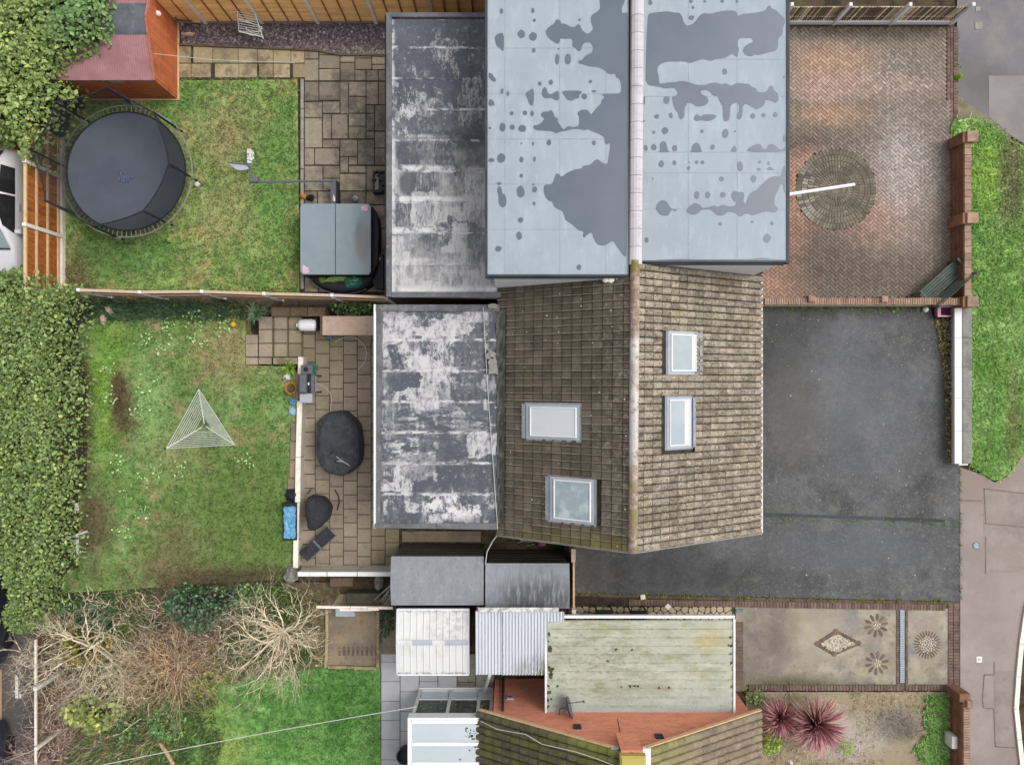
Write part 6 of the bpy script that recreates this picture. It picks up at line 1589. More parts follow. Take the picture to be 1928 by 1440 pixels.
gf = thing('side_fence', 'pale timber fence end on between the grey shed and the side drive', 'fence', W(1076, 1085))
MB().box(1.88, 1.94, Y(1150, 1.2), Y(1028, 1.2), -.05, 1.55).build('panel', MATS['timber_pale'], gf)
MB().box(1.84, 1.97, Y(1146, 1.2), Y(1138, 1.2), -.05, 1.7).build('post', MATS['conc_post'], gf)
MB().box(1.83, 1.96, Y(1052, 1.2), Y(1028, 1.2), 1.55, 1.6).build('cap', MATS['timber_pink'], gf)
rf = thing('rail_fence', 'weathered grey timber rail fence above the old concrete patch', 'fence', W(680, 1143))
for a, b in (((596, 1142), (660, 1143)), ((661, 1143), (740, 1144)), ((640, 1147), (700, 1147))):
    MB().beam(W(*a, .9), W(*b, .9), .08, .06).build('rail', MATS['conc_post'], rf)
for px in (600, 660, 700, 735): MB().box(X(px, .9) - .04, X(px, .9) + .04, Y(1145, .9) - .04, Y(1145, .9) + .04, -.05, .88).build('post', MATS['timber_old'], rf)
MB().bbox(X(691, 1), X(713, 1), Y(1150, 1), Y(1143, 1), .9, .98, .02).build('block', MATS['conc_post'], rf)
wr = thing('wire_railing', 'short white wire railing poking out of the hedge', 'railing', W(140, 1030, .4))
MB().beam(W(146, 1006, .9), W(146, 1052, .9), .06, .06).build('rail', MATS['white_paint'], wr)
MB().beam(W(126, 1014, 1.0), W(146, 1007, .9), .05, .05).build('rail', MATS['white_paint'], wr)
for k in range(7):
    MB().tube([W(146, 1012 + k * 6, .9), W(128, 1009 + k * 6, 1.1)], .012, 4).build('wire', MATS['wire_white'], wr)
MB().box(X(146, .9) - .03, X(146, .9) + .03, Y(1008, .9), Y(1004, .9), .3, .95).build('post', MATS['white_paint'], wr)
te = thing('hedge_edging', 'broken whitish concrete edging at the foot of the hedge', 'edging', W(133, 650, .4))
for a, b in (((131, 580), (129, 618)), ((130, 620), (134, 650)), ((131, 652), (136, 690)), ((137, 840), (140, 900)), ((138, 905), (143, 965))):
    MB().beam(W(*a, .5), W(*b, .5), .11, .25).build('edging_stone', MATS['conc_post'], te)

# ---------------------------------------------------------------- red shed
zs, zp = 1.72, 2.12
xs1, ys0 = X(334), Y(186)                             # the corner nearest the camera
rs_ = thing('red_shed', 'orange timber shed with red felt roof and a grey ridge strip', 'shed', W(235, 90))
xs0 = xs1 - 3.4
ys1 = ys0 + 3.15
ym_ = (ys0 + ys1) / 2 + .05
MB().box(xs0, xs1, ys0, ys1, -.02, zs).build('wall', MATS['shed_wood'], rs_)
MB().add([(xs1 - .01, ys0, zs), (xs1 - .01, ys1, zs), (xs1 - .01, ym_, zp - .05), (xs1 - .1, ys0, zs), (xs1 - .1, ys1, zs), (xs1 - .1, ym_, zp - .05)], [(0, 1, 2), (5, 4, 3), (0, 2, 5, 3), (2, 1, 4, 5)]).build('gable', MATS['shed_wood'], rs_)
for k in range(26):
    y = ys0 + .06 + (ys1 - ys0 - .1) * k / 26
    z1 = zs + (zp - zs - .08) * max(0, 1 - abs(y + .06 - ym_) / ((ys1 - ys0) / 2)) - .02
    MB().box(xs1 + .001, xs1 + .016 + .004 * (k % 2), y, y + .116, .02, z1).build('board', MATS['shed_wood'], rs_)
for k in range(14):
    z = .03 + k * .119
    MB().box(xs0, xs1, ys0 - .016 - .004 * (k % 2), ys0 - .001, z, z + .113).build('board', MATS['shed_wood'], rs_)
for side in (0, 1):
    ya2 = ys0 - .10 if side == 0 else ys1 + .10
    mb = MB()
    q0 = [(xs0, ym_, zp), (xs1 + .04, ym_, zp), (xs1 + .10, ya2, zs - .02), (xs0, ya2, zs - .02)]
    if side: q0 = q0[::-1]
    vs = q0 + [(a, b, c - .05) for a, b, c in q0]
    mb.add(vs, [(3, 2, 1, 0), (4, 5, 6, 7)] + [((i + 1) % 4, i, 4 + i, 4 + (i + 1) % 4)[::-1] for i in range(4)])
    mb.build('roof_panel', MATS['shed_felt'], rs_)
dz = (zp - zs) / ((ys1 - ys0) / 2)
mb = MB(); w_ = .47
mb.add([(xs0, ym_ - w_, zp - w_ * dz + .02), (xs1 + .02, ym_ - w_, zp - w_ * dz + .02), (xs1 - .0, ym_, zp + .022), (xs0, ym_, zp + .022), (xs1 + .02, ym_ + w_, zp - w_ * dz + .02), (xs0, ym_ + w_, zp - w_ * dz + .02)], [(0, 1, 2, 3), (3, 2, 4, 5)])
mb.build('ridge_felt', MATS['felt_dark'], rs_)
mb = MB(); mb.beam((xs1 + .07, ys0 - .10, zs - .02), (xs1 + .02, ym_, zp + .0), .03, .09); mb.beam((xs1 + .07, ys1 + .1, zs - .02), (xs1 + .02, ym_, zp), .03, .09); mb.build('bargeboard', MATS['shed_wood'], rs_)
MB().box(xs0, xs1 + .05, ys0 - .07, ys0 - .025, -.02, .05).build('base_rail', MATS['timber_pale'], rs_)
MB().box(xs1 + .025, xs1 + .07, ys0 - .07, ys1, -.02, .05).build('base_rail', MATS['timber_pale'], rs_)
MB().box(X(178, 1.5), X(205, 1.5), ys0 - .06, ys0 - .022, 1.42, 1.56).build('window', MATS['glass_dark'], rs_)
MB().box(X(206, 1.5), X(233, 1.5), ys0 - .055, ys0 - .022, 1.43, 1.58).build('window', MATS['glass_pale'], rs_)
mb = MB(); c = W(290, 17, 1.7)
mb.lathe((xs1 + .05, c.y, 1.35), [(.05, 0), (.09, .05), (.07, .12), (.02, .15)], 9); mb.build('shed_lamp', MATS['conc_post'], rs_)
mb = MB()
pts = [Vector((xs1 + .05, Y(103, 1.6), 1.65)), W(400, 113, 1.35), W(470, 116, 1.3), W(535, 118, 1.4), W(555, 119, 1.45)]
mb.tube(pts, .010, 5); mb.build('clothes_line', MATS['cord'], label='thin white clothes line running from the red shed over the path', cat='clothes line')

# ---------------------------------------------------------------- trampoline
tz = .78
tc = Vector((-12.32, 6.74, 0))
tr = thing('trampoline', 'large round black trampoline with safety net on the upper lawn', 'trampoline', tc)
RO, RI = 2.10, 1.90
mb = MB(); mb.tube([tc + Vector((RO * math.cos(t), RO * math.sin(t), tz)) for t in np.linspace(0, 2 * math.pi, 48, endpoint=False)], .025, 6, 0, True); mb.build('frame_ring', MATS['steel'], tr)
mb = MB()
n_ = 56
vs = [tc + Vector((RI * math.cos(2 * math.pi * k / n_), RI * math.sin(2 * math.pi * k / n_), tz + .0)) for k in range(n_)]
vs2 = [tc + Vector((RI * .5 * math.cos(2 * math.pi * k / n_), RI * .5 * math.sin(2 * math.pi * k / n_), tz - .05)) for k in range(n_)]
mb.add(vs + vs2 + [tc + Vector((0, 0, tz - .06))], [(k, (k + 1) % n_, n_ + (k + 1) % n_, n_ + k) for k in range(n_)] + [(n_ + k, n_ + (k + 1) % n_, 2 * n_) for k in range(n_)])
mb.build('mat', MATS['mat_black'], tr, True)
n_ = 84
for k in range(n_):
    t = 2 * math.pi * k / n_
    a, b = tc + Vector((RI * .995 * math.cos(t), RI * .995 * math.sin(t), tz)), tc + Vector((RO * math.cos(t), RO * math.sin(t), tz))
    MB().tube([a, b], .009, 4).build('spring', MATS['steel'], tr)
mb = MB()
for k in range(48):
    t0, t1 = 2 * math.pi * k / 48, 2 * math.pi * (k + 1) / 48
    r0, r1 = RI * .985, RI * 1.0
    mb.add([tc + Vector((r * math.cos(t), r * math.sin(t), tz + .012)) for r, t in ((r0, t0), (r1 + .02, t0), (r1 + .02, t1), (r0, t1))], [(0, 1, 2, 3)])
mb.build('mat_edge', MATS['net_trim'], tr)
angs = [84 + 45 * k for k in range(8)]
NTP = []
for a in angs:
    t = rad(a)
    b = tc + Vector(((RO + .05) * math.cos(t), (RO + .05) * math.sin(t), 0))
    top = b + Vector((-.06 * math.cos(t), -.06 * math.sin(t), 2.32))
    NTP.append(top)
    mb = MB(); mb.tube([b + Vector((0, 0, .02)), b + Vector((0, 0, .75))], .022, 6); mb.build('leg', MATS['steel'], tr)
    mb = MB(); mb.tube([b + Vector((0, 0, .55)), top], .036, 8); mb.build('net_pole', MATS['net_trim'], tr)
    if a in (84, 309, 354, 399, 264): 
        mb = MB(); mb.tube([b + Vector((0, 0, .75)), b + Vector((0, 0, .98))], .05, 8); mb.build('pole_foot', MATS['steel'], tr)
for k in range(8):
    a, b = NTP[k], NTP[(k + 1) % 8]
    ta, tb = rad(angs[k]), rad(angs[k] + 45)
    mb = MB(); vs = []
    for i in range(9):
        s_ = i / 8
        t = ta + (tb - ta) * s_
        up_ = a.lerp(b, s_)
        sag = .16 * 4 * s_ * (1 - s_)
        lo_ = tc + Vector((RI * 1.0 * math.cos(t), RI * 1.0 * math.sin(t), tz + .02))
        mid = up_.lerp(lo_, .5) + (Vector((tc.x, tc.y, 1.5)) - up_.lerp(lo_, .5)) * .05 * 4 * s_ * (1 - s_)
        vs += [up_ - Vector((0, 0, sag)), mid, lo_]
    mb.add(vs, [q for i in range(8) for q in ((3 * i, 3 * i + 1, 3 * i + 4, 3 * i + 3), (3 * i + 1, 3 * i + 2, 3 * i + 5, 3 * i + 4))])
    mb.build('net', MATS['net'], tr, True)
    mb = MB(); mb.tube([vs[3 * i] for i in range(9)], .022, 5); mb.build('net_hem', MATS['net_trim'], tr)
# worn blue print on the mat: the faded outline of a bouncing figure's arc and a row of letter-like strokes
mb = MB()
c = W(234, 329, tz)
for pl in ([(219, 323), (227, 320), (236, 326)], [(227, 322), (228, 331)], [(222, 333), (225, 339)], [(229, 332), (229, 339), (233, 339)], [(234, 333), (234, 339)], [(237, 333), (240, 338), (243, 332)], [(245, 334), (248, 338), (249, 331)], [(229, 341), (242, 342)]):
    for a, b in zip(pl[:-1], pl[1:]): mb.beam(W(*a, tz - .030), W(*b, tz - .030), .022, .006)
mb.build('mat_print', MATS['print_blue'], tr)
o = MB().lathe(W(372, 348, .05), [(.02, -.05), (.08, -.03), (.09, .03), (.07, .08), (.02, .1)], 10).build('foot_cap', MATS['white_paint'], label='small white ball lying on the grass right of the trampoline', cat='ball')
o = MB().lathe(W(319, 452, .06), [(.02, -.06), (.07, -.04), (.085, .0), (.06, .08), (.02, .1)], 10).build('ball', MATS['lime_bag'], label='pale green ball on the grass below the trampoline', cat='ball')

# ---------------------------------------------------------------- hot tub
hz = .96
ht = thing('hot_tub', 'square hot tub under a grey folding cover with two pink stickers', 'hot tub', W(632, 450))
hx0, hx1, hy1, hy0 = X(565.5, hz), X(698, hz), Y(384, hz), Y(517, hz)
MB().bbox(hx0 + .05, hx1 + .02, hy0 + .0, hy1 - .05, 0.02, hz - .10, .06).build('tub_body', MATS['tub_skirt'], ht)
hm = X(632, hz)
for a, b in ((hx0, hm - .008), (hm + .008, hx1)):
    pl = [(a + .1 if a == hx0 else a, hy0), (b - .06 if b == hx1 else b, hy0), (b, hy0 + (.1 if b == hx1 else 0)), (b, hy1 - (.08 if b == hx1 else 0)), (b - (.08 if b == hx1 else 0), hy1), (a + (.1 if a == hx0 else 0), hy1), (a, hy1 - (.1 if a == hx0 else 0)), (a, hy0 + (.1 if a == hx0 else 0))]
    pl = [p for i, p in enumerate(pl) if p != pl[i - 1]]
    mb = MB(); mb.prism(pl, hz - .10, hz + .015); mb.build('cover_half', MATS['tub_cover'], ht)
MB().box(hm - .012, hm + .012, hy0 + .02, hy1 - .01, hz - .02, hz + .018).build('cover_fold', MATS['trim_dark'], ht)
MB().box(X(680, hz), X(692, hz), Y(397, hz), Y(387, hz), hz + .016, hz + .020).build('sticker', MATS['sticker_pink'], ht)
mb = MB(); mb.prism([tuple(W(a, b, hz)[:2]) for a, b in ((570, 499), (578, 502), (583, 508), (583, 514), (570, 515))], hz + .016, hz + .020); mb.build('sticker', MATS['sticker_pink'], ht)
mb = MB(); mb.prism([tuple(W(a, b, .6)[:2]) for a, b in ((704, 396), (711, 410), (713, 440), (711, 495), (700, 520), (698, 395))], .05, .62); mb.build('steps', MATS['tub_skirt'], ht)
# heap under a black cover below the tub
hp = thing('covered_heap', 'black plastic sheet sagging over a round frame below the hot tub', 'cover', W(650, 525))
mb = MB()
cc2 = W(645, 505, .45)
vs = []
for i, (r, z) in enumerate(((1.20, .02), (1.16, .30), (1.02, .46), (.8, .42), (.5, .40))):
    for k in range(36):
        t = 2 * math.pi * k / 36
        vs.append((cc2.x + (r + .03 * math.sin(5 * t + i)) * math.cos(t) * .98, cc2.y + (r + .03 * math.sin(7 * t + i)) * math.sin(t) * .66 - .03, z + .03 * math.sin(6 * t + i * 2)))
mb.add(vs, [(i * 36 + k, i * 36 + (k + 1) % 36, (i + 1) * 36 + (k + 1) % 36, (i + 1) * 36 + k) for i in range(4) for k in range(36)] + [tuple(range(144, 180))])
mb.build('sheet', MATS['tub_skirt'], hp, True)
mb = MB(); mb.tube([cc2 + Vector((1.21 * math.cos(t) * .98, 1.21 * math.sin(t) * .66 - .03, -.13)) for t in np.linspace(3.5, 5.4, 14)], .016, 5); mb.build('rim', MATS['steel_dark'], hp)
mb = MB(); mb.prism([tuple(W(a, b, .3)[:2]) for a, b in ((700, 470), (722, 480), (722, 545), (706, 542), (698, 520))], .0, .34); mb.build('black_sheet', MATS['black_plastic'], label='folded black plastic between hot tub and extension wall', cat='sheet')
mb = MB()
def crumple(mb, c, sx, sy, sz, n_=14, seed=1, rz=0):
    rr = random.Random(seed)
    vs = [c + Vector((0, 0, sz))]
    rings = 3
    for i in range(1, rings + 1):
        for k in range(n_):
            t = 2 * math.pi * k / n_
            r = i / rings * (1 + rr.uniform(-.18, .18))
            x, y = sx * r * math.cos(t), sy * r * math.sin(t)
            vs.append(c + Vector((x * math.cos(rz) - y * math.sin(rz), x * math.sin(rz) + y * math.cos(rz), max(0, sz * (1 - (i / rings) ** 2) + rr.uniform(-.3, .3) * sz * (.8 if i < rings else 0)))))
    fs = [(0, 1 + k, 1 + (k + 1) % n_) for k in range(n_)]
    for i in range(rings - 1):
        b = 1 + i * n_
        fs += [(b + k, b + n_ + k, b + n_ + (k + 1) % n_, b + (k + 1) % n_) for k in range(n_)]
    return mb.add(vs, fs)
def lump(name, px, py, z, sx, sy, sz, m, label, cat, seed=1, rz=0):
    c = W(px, py, z)
    mb = MB(); crumple(mb, c, sx / 57, sy / 57, sz, 14, seed, rz)
    return mb.build(name, MATS[m], label=label, cat=cat)
lump('bag', 664, 529, .46, 17, 13, .16, 'teal_bag', 'crumpled dark teal plastic bag on the black sheet below the hot tub', 'bag', 3)
lump('bag', 632, 525, .46, 22, 6, .10, 'lime_bag', 'pale green plastic bag lying left of the teal bag', 'bag', 5, .1)
lump('bag', 606, 526, .45, 7, 6, .10, 'weed', 'small bright green bag at the left end of the black sheet', 'bag', 6)
lump('rag', 713, 489, .36, 6, 3, .05, 'blue_light', 'pale blue rag on the black plastic beside the extension', 'rag', 7, .5)
lump('toy', 571, 370, .05, 7, 6, .18, 'orange', 'bright orange toy on the slabs above the hot tub', 'toy', 8)
lump('bag', 584, 373, .05, 8, 7, .2, 'black_plastic', 'small black bag beside the orange toy', 'bag', 9)
o = MB().lathe(W(671, 376, .05), [(.09, 0), (.10, .15), (.05, .22), (.0, .23)], 12).build('bottle', MATS['glass_pale'], label='round glass lantern behind the hot tub cover', cat='lantern')
MB().lathe(W(671, 376, .05) + Vector((0, 0, .23)), [(.03, 0), (.03, .03)], 8).build('cap', MATS['teal_bag'], o)
# black crate by the extension
cr_ = thing('storage_crate', 'black crate with a pale board on top against the extension wall', 'crate', W(712, 342))
MB().bbox(X(701, .4), X(724, .4), Y(362, .4), Y(321, .4), .02, .36, .02).build('box', MATS['black_plastic'], cr_)
MB().bbox(X(706, .4), X(713, .4), Y(357, .4), Y(328, .4), .36, .39, .01).build('board', MATS['coping_grey'], cr_)
mb = MB()
for k in range(12):
    crumple(mb, W(R.uniform(702, 722), R.uniform(322, 361), .36), .06, .05, .06, 7, k)
mb.build('liner', MATS['tub_skirt'], cr_)

# ---------------------------------------------------------------- basketball stand lying over
bs = thing('basketball_stand', 'grey basketball stand tipped over onto the upper lawn with its net', 'basketball stand', W(625, 355))
mb = MB(); mb.beam(W(629, 340, .5), W(629, 386, .45), .16, .24); mb.build('base', MATS['steel_dark'], bs)
mb = MB(); mb.beam(W(634.5, 343, .4), W(635, 388, .4), .10, .3); mb.build('base_side', MATS['black_plastic'], bs)
mb = MB(); mb.tube([W(627, 341, .6), W(560, 341.5, .75), W(474, 343, .9)], [.045, .04, .035], 8); mb.build('pole', MATS['steel_dark'], bs)
mb = MB(); mb.tube([W(628, 346, .5), W(629, 380, .55)], .06, 8); mb.build('lower_pole', MATS['steel'], bs)
mb = MB(); mb.bbox(X(471, .95), X(486, .95), Y(343.5, .95), Y(333, .95), .86, 1.0, .02); mb.build('bracket', MATS['steel_dark'], bs)
mb = MB(); mb.tube([W(472, 343, .95), W(468, 313, 1.0)], .018, 6); mb.tube([W(476, 334, .95), W(470, 314, 1.0)], .018, 6); mb.build('arms', MATS['steel_dark'], bs)
mb = MB(); mb.prism([tuple(W(a, b, 1.0)[:2]) for a, b in ((429, 307), (462, 310), (469, 314), (468, 319), (456, 321), (446, 320))], .95, 1.01); mb.build('backboard', MATS['frame_grey'], bs)
mb = MB(); mb.tube([W(429, 306, 1.03), W(462, 309.5, 1.03), W(470, 314, 1.03)], .02, 6); mb.build('backboard_edge', MATS['steel_dark'], bs)
mb = MB(); mb.tube([W(469, 309, .8) + Vector((.16 * math.cos(t), .02 + .06 * math.sin(t), .16 * math.sin(t))) for t in np.linspace(0, 6.283, 16, endpoint=False)], .012, 5, 0, True); mb.build('hoop', MATS['steel_dark'], bs)
mb = MB()
for k in range(9):
    pts = [W(466 + (k % 3) * 3 + R.gauss(0, .7), 307, .7), W(467 + (k % 4) * 3.2, 298 + R.gauss(0, 1), .5), W(465 + (k % 3) * 4 + R.gauss(0, 1.2), 288, .3), W(466 + (k % 3) * 2, 280, .15)]
    mb.tube(pts, [.018, .03, .022, .012], 5)
for k in range(16):
    mb.beam(W(465 + R.uniform(0, 10), 283 + k * 1.5, .5), W(465 + R.uniform(2, 12), 285 + k * 1.5, .55), .04, .03)
mb.build('net', MATS['white_paint'], bs)

# ---------------------------------------------------------------- white airer by the fence
wa = thing('clothes_horse', 'white wire clothes horse tangled against the orange fence', 'clothes horse', W(470, 45))
mb = MB()
for a, b in (((446, 18), (450, 60)), ((480, 26), (496, 74)), ((447, 18), (481, 27)), ((450, 60), (496, 70)), ((462, 40), (494, 52)), ((448, 36), (470, 44))):
    mb.tube([W(*a, .9), W(*b, .55)], .016, 5)
mb.build('frame', MATS['wire_white'], wa)
for k in range(9):
    mb = MB(); mb.tube([W(447 + k * .6, 22 + k * 4.5, .9 - .03 * k), W(481 + k * 1.6, 29 + k * 4.6, .85 - .03 * k)], .010, 4); mb.build('bar', MATS['wire_white'], wa)
mb = MB(); mb.tube([W(476 + 12 * math.cos(t), 58 + 9 * math.sin(t), .6) for t in np.linspace(-1, 3.4, 12)], .012, 5); mb.tube([W(478 + 15 * math.cos(t), 52 + 9 * math.sin(t), .7) for t in np.linspace(0, 3.1, 10)], .012, 5); mb.build('hoops', MATS['wire_white'], wa)
for (px, py, sx, sy, sd_) in ((355, 65, 12, 4, 3), (343, 47, 4, 3, 4)):
    lump('stone', px, py, .02, sx, sy, .1, 'stone_pale', 'long pale stone at the left end of the slate bed' if sx > 5 else 'small pale stone by the dark slatted screen', 'stone', sd_)

# ---------------------------------------------------------------- rotary airer on the middle lawn
ra = thing('rotary_airer', 'white three armed rotary clothes airer open over the middle lawn', 'clothes airer', W(386, 798, .4))
hub = W(385, 801, 1.55)
tips = [W(374, 733, 2.0), W(313, 844, 2.0), W(441, 837, 2.0)]
mb = MB(); hb_ = hub.copy(); hb_.z = .4; mb.tube([hb_, hub + Vector((0, 0, .12))], .024, 8); mb.build('pole', MATS['steel'], ra)
mb = MB(); mb.lathe(hub, [(.05, -.08), (.06, 0), (.05, .1)], 10); mb.build('hub', MATS['steel_dark'], ra)
for t in tips:
    mb = MB(); mb.tube([hub, t], .016, 6); mb.build('arm', MATS['wire_white'], ra)
for k in range(1, 10):
    s_ = .22 + .78 * k / 9
    for i in range(3):
        a, b = hub.lerp(tips[i], s_), hub.lerp(tips[(i + 1) % 3], s_)
        m_ = (a + b) / 2 - Vector((0, 0, .03))
        mb = MB(); mb.tube([a, m_, b], .0075 if k < 9 else .010, 4); mb.build('line', MATS['wire_white'], ra)
MB().lathe(tips[1] + Vector((-.03, 0, 0)), [(.03, -.03), (.03, .03)], 7).build('arm_cap', MATS['black_plastic'], ra)

# ---------------------------------------------------------------- things on and round the lower patio
tk = thing('water_drum', 'white plastic water drum on its side by the steps', 'drum', W(580, 612, .1))
c = W(580, 612, .3)
mb = MB()
pr = [(.0, .30), (.14, .29), (.19, .25), (.20, .18), (.20, -.18), (.19, -.25), (.14, -.29), (.0, -.30)]
mb.lathe(c, [(max(r, .01), -x) for r, x in pr], 18, 0, Matrix.Rotation(rad(90), 4, 'Y')); mb.build('body', MATS['white_upvc'], tk, True)
MB().lathe(c, [(.07, -.37), (.07, -.29)], 12, 0, Matrix.Rotation(rad(90), 4, 'Y')).build('cap', MATS['white_upvc'], tk)
MB().bbox(X(588, .3), X(600, .3), Y(622, .3), Y(598, .3), .0, .4, .04).build('stand', MATS['black_plastic'], label='black box between the white drum and the pink bunker', cat='box')
bk = thing('bunker', 'long low store with pinkish flat lid between patio and fence', 'store', W(660, 613))
bx0, bx1, by1, by0 = X(607, .75), X(716, .75), Y(595, .75), Y(631, .75)
MB().box(bx0 + .03, bx1, by0 + .03, by1 - .03, 0, .70).build('box', MATS['render_wall'], bk)
MB().bbox(bx0, bx1, by0, by1, .70, .76, .01).build('lid', MATS['timber_pink'], bk)
MB().box(bx0 - .08, bx0 - .01, by0, by1 + .02, 0, .74).build('end_board', MATS['timber_old'], bk)
cu = MB().lathe(W(623, 634, .02), [(.07, 0), (.09, .16), (.085, .165), (.06, .02)], 12).build('jug', MATS['blue_light'], label='small pale blue jug at the foot of the pink lidded store', cat='jug')
MB().tube([W(618, 631, .15), W(616, 633, .12), W(619, 637, .05)], .012, 5).build('handle', MATS['blue_light'], cu)
def arcpts(c0, pts, z): return [W(a, b, z) for a, b in pts]
mb = MB(); mb.tube(arcpts(0, [(631, 644), (640, 638), (650, 635), (660, 634), (670, 636), (680, 643), (688, 653), (691, 665), (689, 677), (684, 687), (675, 695)], .055), .016, 6)
mb.build('hose', MATS['hose'], label='curved pale hose lying on the patio below the pink store', cat='hose')
mb = MB(); mb.tube(arcpts(0, [(595, 723), (603, 724), (614, 730), (622, 740), (625, 752), (623, 764), (622, 774)], .055), .014, 6)
mb.build('hose', MATS['hose'], label='pale hose running from the barbecue to the covered table', cat='hose')
gr = thing('barbecue', 'black gas barbecue with hood, side burner and steel shelf against the white coping', 'barbecue', W(578, 722))
gzz = .9
def gb(name, a, b, c, d, z0, z1, m, bev=.02): return MB().bbox(X(a, gzz), X(b, gzz), Y(d, gzz), Y(c, gzz), z0, z1, bev).build(name, MATS[m], gr)
gb('side_burner', 566, 588, 687, 704, .78, .88, 'steel_dark'); MB().lathe(W(576, 695, .9), [(.07, -.01), (.08, .0), (.05, .02), (.02, .02)], 14).build('burner_ring', MATS['black_plastic'], gr)
gb('hood', 563.5, 578, 704, 740, .78, 1.02, 'steel_dark', .05); gb('grill', 578.5, 584, 704, 740, .78, .86, 'black_plastic'); gb('front_panel', 584.5, 592, 705, 739, .72, .92, 'steel_dark', .03)
gb('handle', 593, 595, 708, 738, .84, .87, 'steel', .005); gb('steel_shelf', 563, 587, 741, 758, .80, .84, 'frame_grey', .008); gb('thermometer', 579.5, 582, 720, 725, .86, .9, 'white_paint', .004)
for a, b in ((566, 706), (590, 706), (566, 737), (590, 737)): gb('leg', a, a + 2.5, b, b + 2.5, 0, .72, 'black_plastic', .005)
lump('bag', 586, 693, .35, 13, 11, .35, 'teal_bag', 'teal plastic bag stuffed beside the barbecue', 'bag', 12)
ct = thing('covered_table', 'oval patio table under a wrinkled black cover', 'table', W(634, 835))
c = W(634, 834, .78)
mb = MB()
ring = [(593, 815), (594, 792), (607, 781), (622, 775), (640, 773), (653, 780), (664, 790), (674, 805), (677, 835), (677, 868), (668, 882), (656, 893), (640, 898), (622, 895), (607, 888), (595, 870), (592, 845)]
rng = chaikin(ring, 1)
vs = []
for f_, z in ((1.0, .06), (1.005, .30), (.99, .58), (.93, .76), (.62, .80), (.3, .775)):
    for k, (a, b) in enumerate(rng):
        ff = f_ + (.012 * math.sin(k * 1.7) if .3 < z < .7 or z < .1 else 0)
        p = W(634 + (a - 634) * ff, 834 + (b - 834) * ff, .78); vs.append((p.x, p.y, z + (.012 * math.sin(k * 2.3) if f_ < .95 else 0)))
n_ = len(rng)
fs = [(i * n_ + (k + 1) % n_, i * n_ + k, (i + 1) * n_ + k, (i + 1) * n_ + (k + 1) % n_) for i in range(5) for k in range(n_)] + [tuple(range(5 * n_, 6 * n_))[::-1]]
mb.add(vs, fs); mb.build('cover', MATS['black_cover'], ct, True)
mb = MB()
for pl in ([(633, 859), (640, 865), (648, 870), (658, 876)], [(634, 868), (646, 869)]):
    mb.tube([W(a, b, .80) for a, b in pl], .014, 4)
mb.build('tie_cord', MATS['cord'], ct)
mb = MB()
for pl in ([(604, 846), (625, 850), (650, 858), (672, 868)], [(606, 856), (622, 862), (640, 872)], [(602, 800), (604, 850), (607, 880)], [(665, 795), (666, 830), (664, 880)], [(625, 850), (605, 872)]):
    pts = [W(a, b, .79) for a, b in pl]
    mb.tube(pts, [.022] * len(pts), 5)
mb.build('cover_folds', MATS['black_cover'], ct, True)
cb_ = thing('covered_grill', 'kettle barbecue under a drooping dark grey cover', 'barbecue', W(594, 968))
mb = MB()
ring = chaikin([(573, 940), (585, 935), (600, 937), (613, 945), (619, 957), (618, 972), (609, 985), (600, 994), (588, 1001), (578, 998), (577, 985), (572, 965)], 1)
vs = []
for f_, z in ((1.02, .30), (1.0, .62), (.86, .88), (.5, .98), (.15, 1.0)):
    for k, (a, b) in enumerate(ring):
        ff = f_ + .03 * math.sin(k * 1.9) * (1 if z < .9 else .3)
        p = W(595 + (a - 595) * ff, 962 + (b - 962) * ff, .8); vs.append((p.x, p.y, z))
n_ = len(ring)
mb.add(vs, [(i * n_ + (k + 1) % n_, i * n_ + k, (i + 1) * n_ + k, (i + 1) * n_ + (k + 1) % n_) for i in range(4) for k in range(n_)] + [tuple(range(4 * n_, 5 * n_))[::-1]])
mb.build('cover', MATS['cover_fabric'], cb_, True)
mb = MB(); mb.tube([W(630, 922, .05), W(637, 932, .1), W(639, 945, .12), W(635, 960, .1)], .022, 5); mb.tube([W(578, 930, .1), W(586, 921, .1)], .018, 5); mb.build('leg', MATS['black_plastic'], cb_)
lg = thing('sun_lounger', 'folded dark grey padded sun lounger lying at an angle on the patio', 'sun lounger', W(598, 1024))
c = W(597.5, 1024, .4)
an = math.atan2(1040 - 991, 617.5 - 564)
Ml = Matrix.Translation((c.x, c.y, 0)) @ Matrix.Rotation(an, 4, 'Z')
for a, b in ((-.60, -.06), (-.05, .04), (.05, .60)):
    MB().bbox(a, b, -.19, .19, .36, .44 if b - a > .2 else .47, .02, 0, Ml).build('pad', MATS['cover_fabric'] if b - a > .2 else MATS['steel_dark'], lg)
for yy in (-.21, .19): MB().box(-.62, .62, yy, yy + .025, .31, .36, 0, Ml).build('side_rail', MATS['steel_dark'], lg)
for xx in (-.55, .5):
    for yy in (-.2, .18): MB().box(xx, xx + .03, yy, yy + .02, .0, .31, 0, Ml).build('leg', MATS['steel_dark'], lg)
sbx = thing('sand_tray', 'black tray under a crumpled light blue tarpaulin beside the coping', 'tray', W(544, 985, .4))
MB().bbox(X(531, .7), X(557, .7), Y(1018, .7), Y(947, .7), .40, .62, .02).build('tray', MATS['black_plastic'], sbx)
mb = MB()
nx, ny = 7, 14
vs = []
for j in range(ny + 1):
    for i in range(nx + 1):
        p = W(533.5 + 22 * i / nx, 954 + 60 * j / ny, .7)
        vs.append((p.x + R.gauss(0, .01), p.y + R.gauss(0, .01), .65 + R.uniform(-.03, .03)))
mb.add(vs, [(j * (nx + 1) + i + 1, j * (nx + 1) + i, (j + 1) * (nx + 1) + i, (j + 1) * (nx + 1) + i + 1) for j in range(ny) for i in range(nx)])
mb.build('tarpaulin', MATS['blue'], sbx)
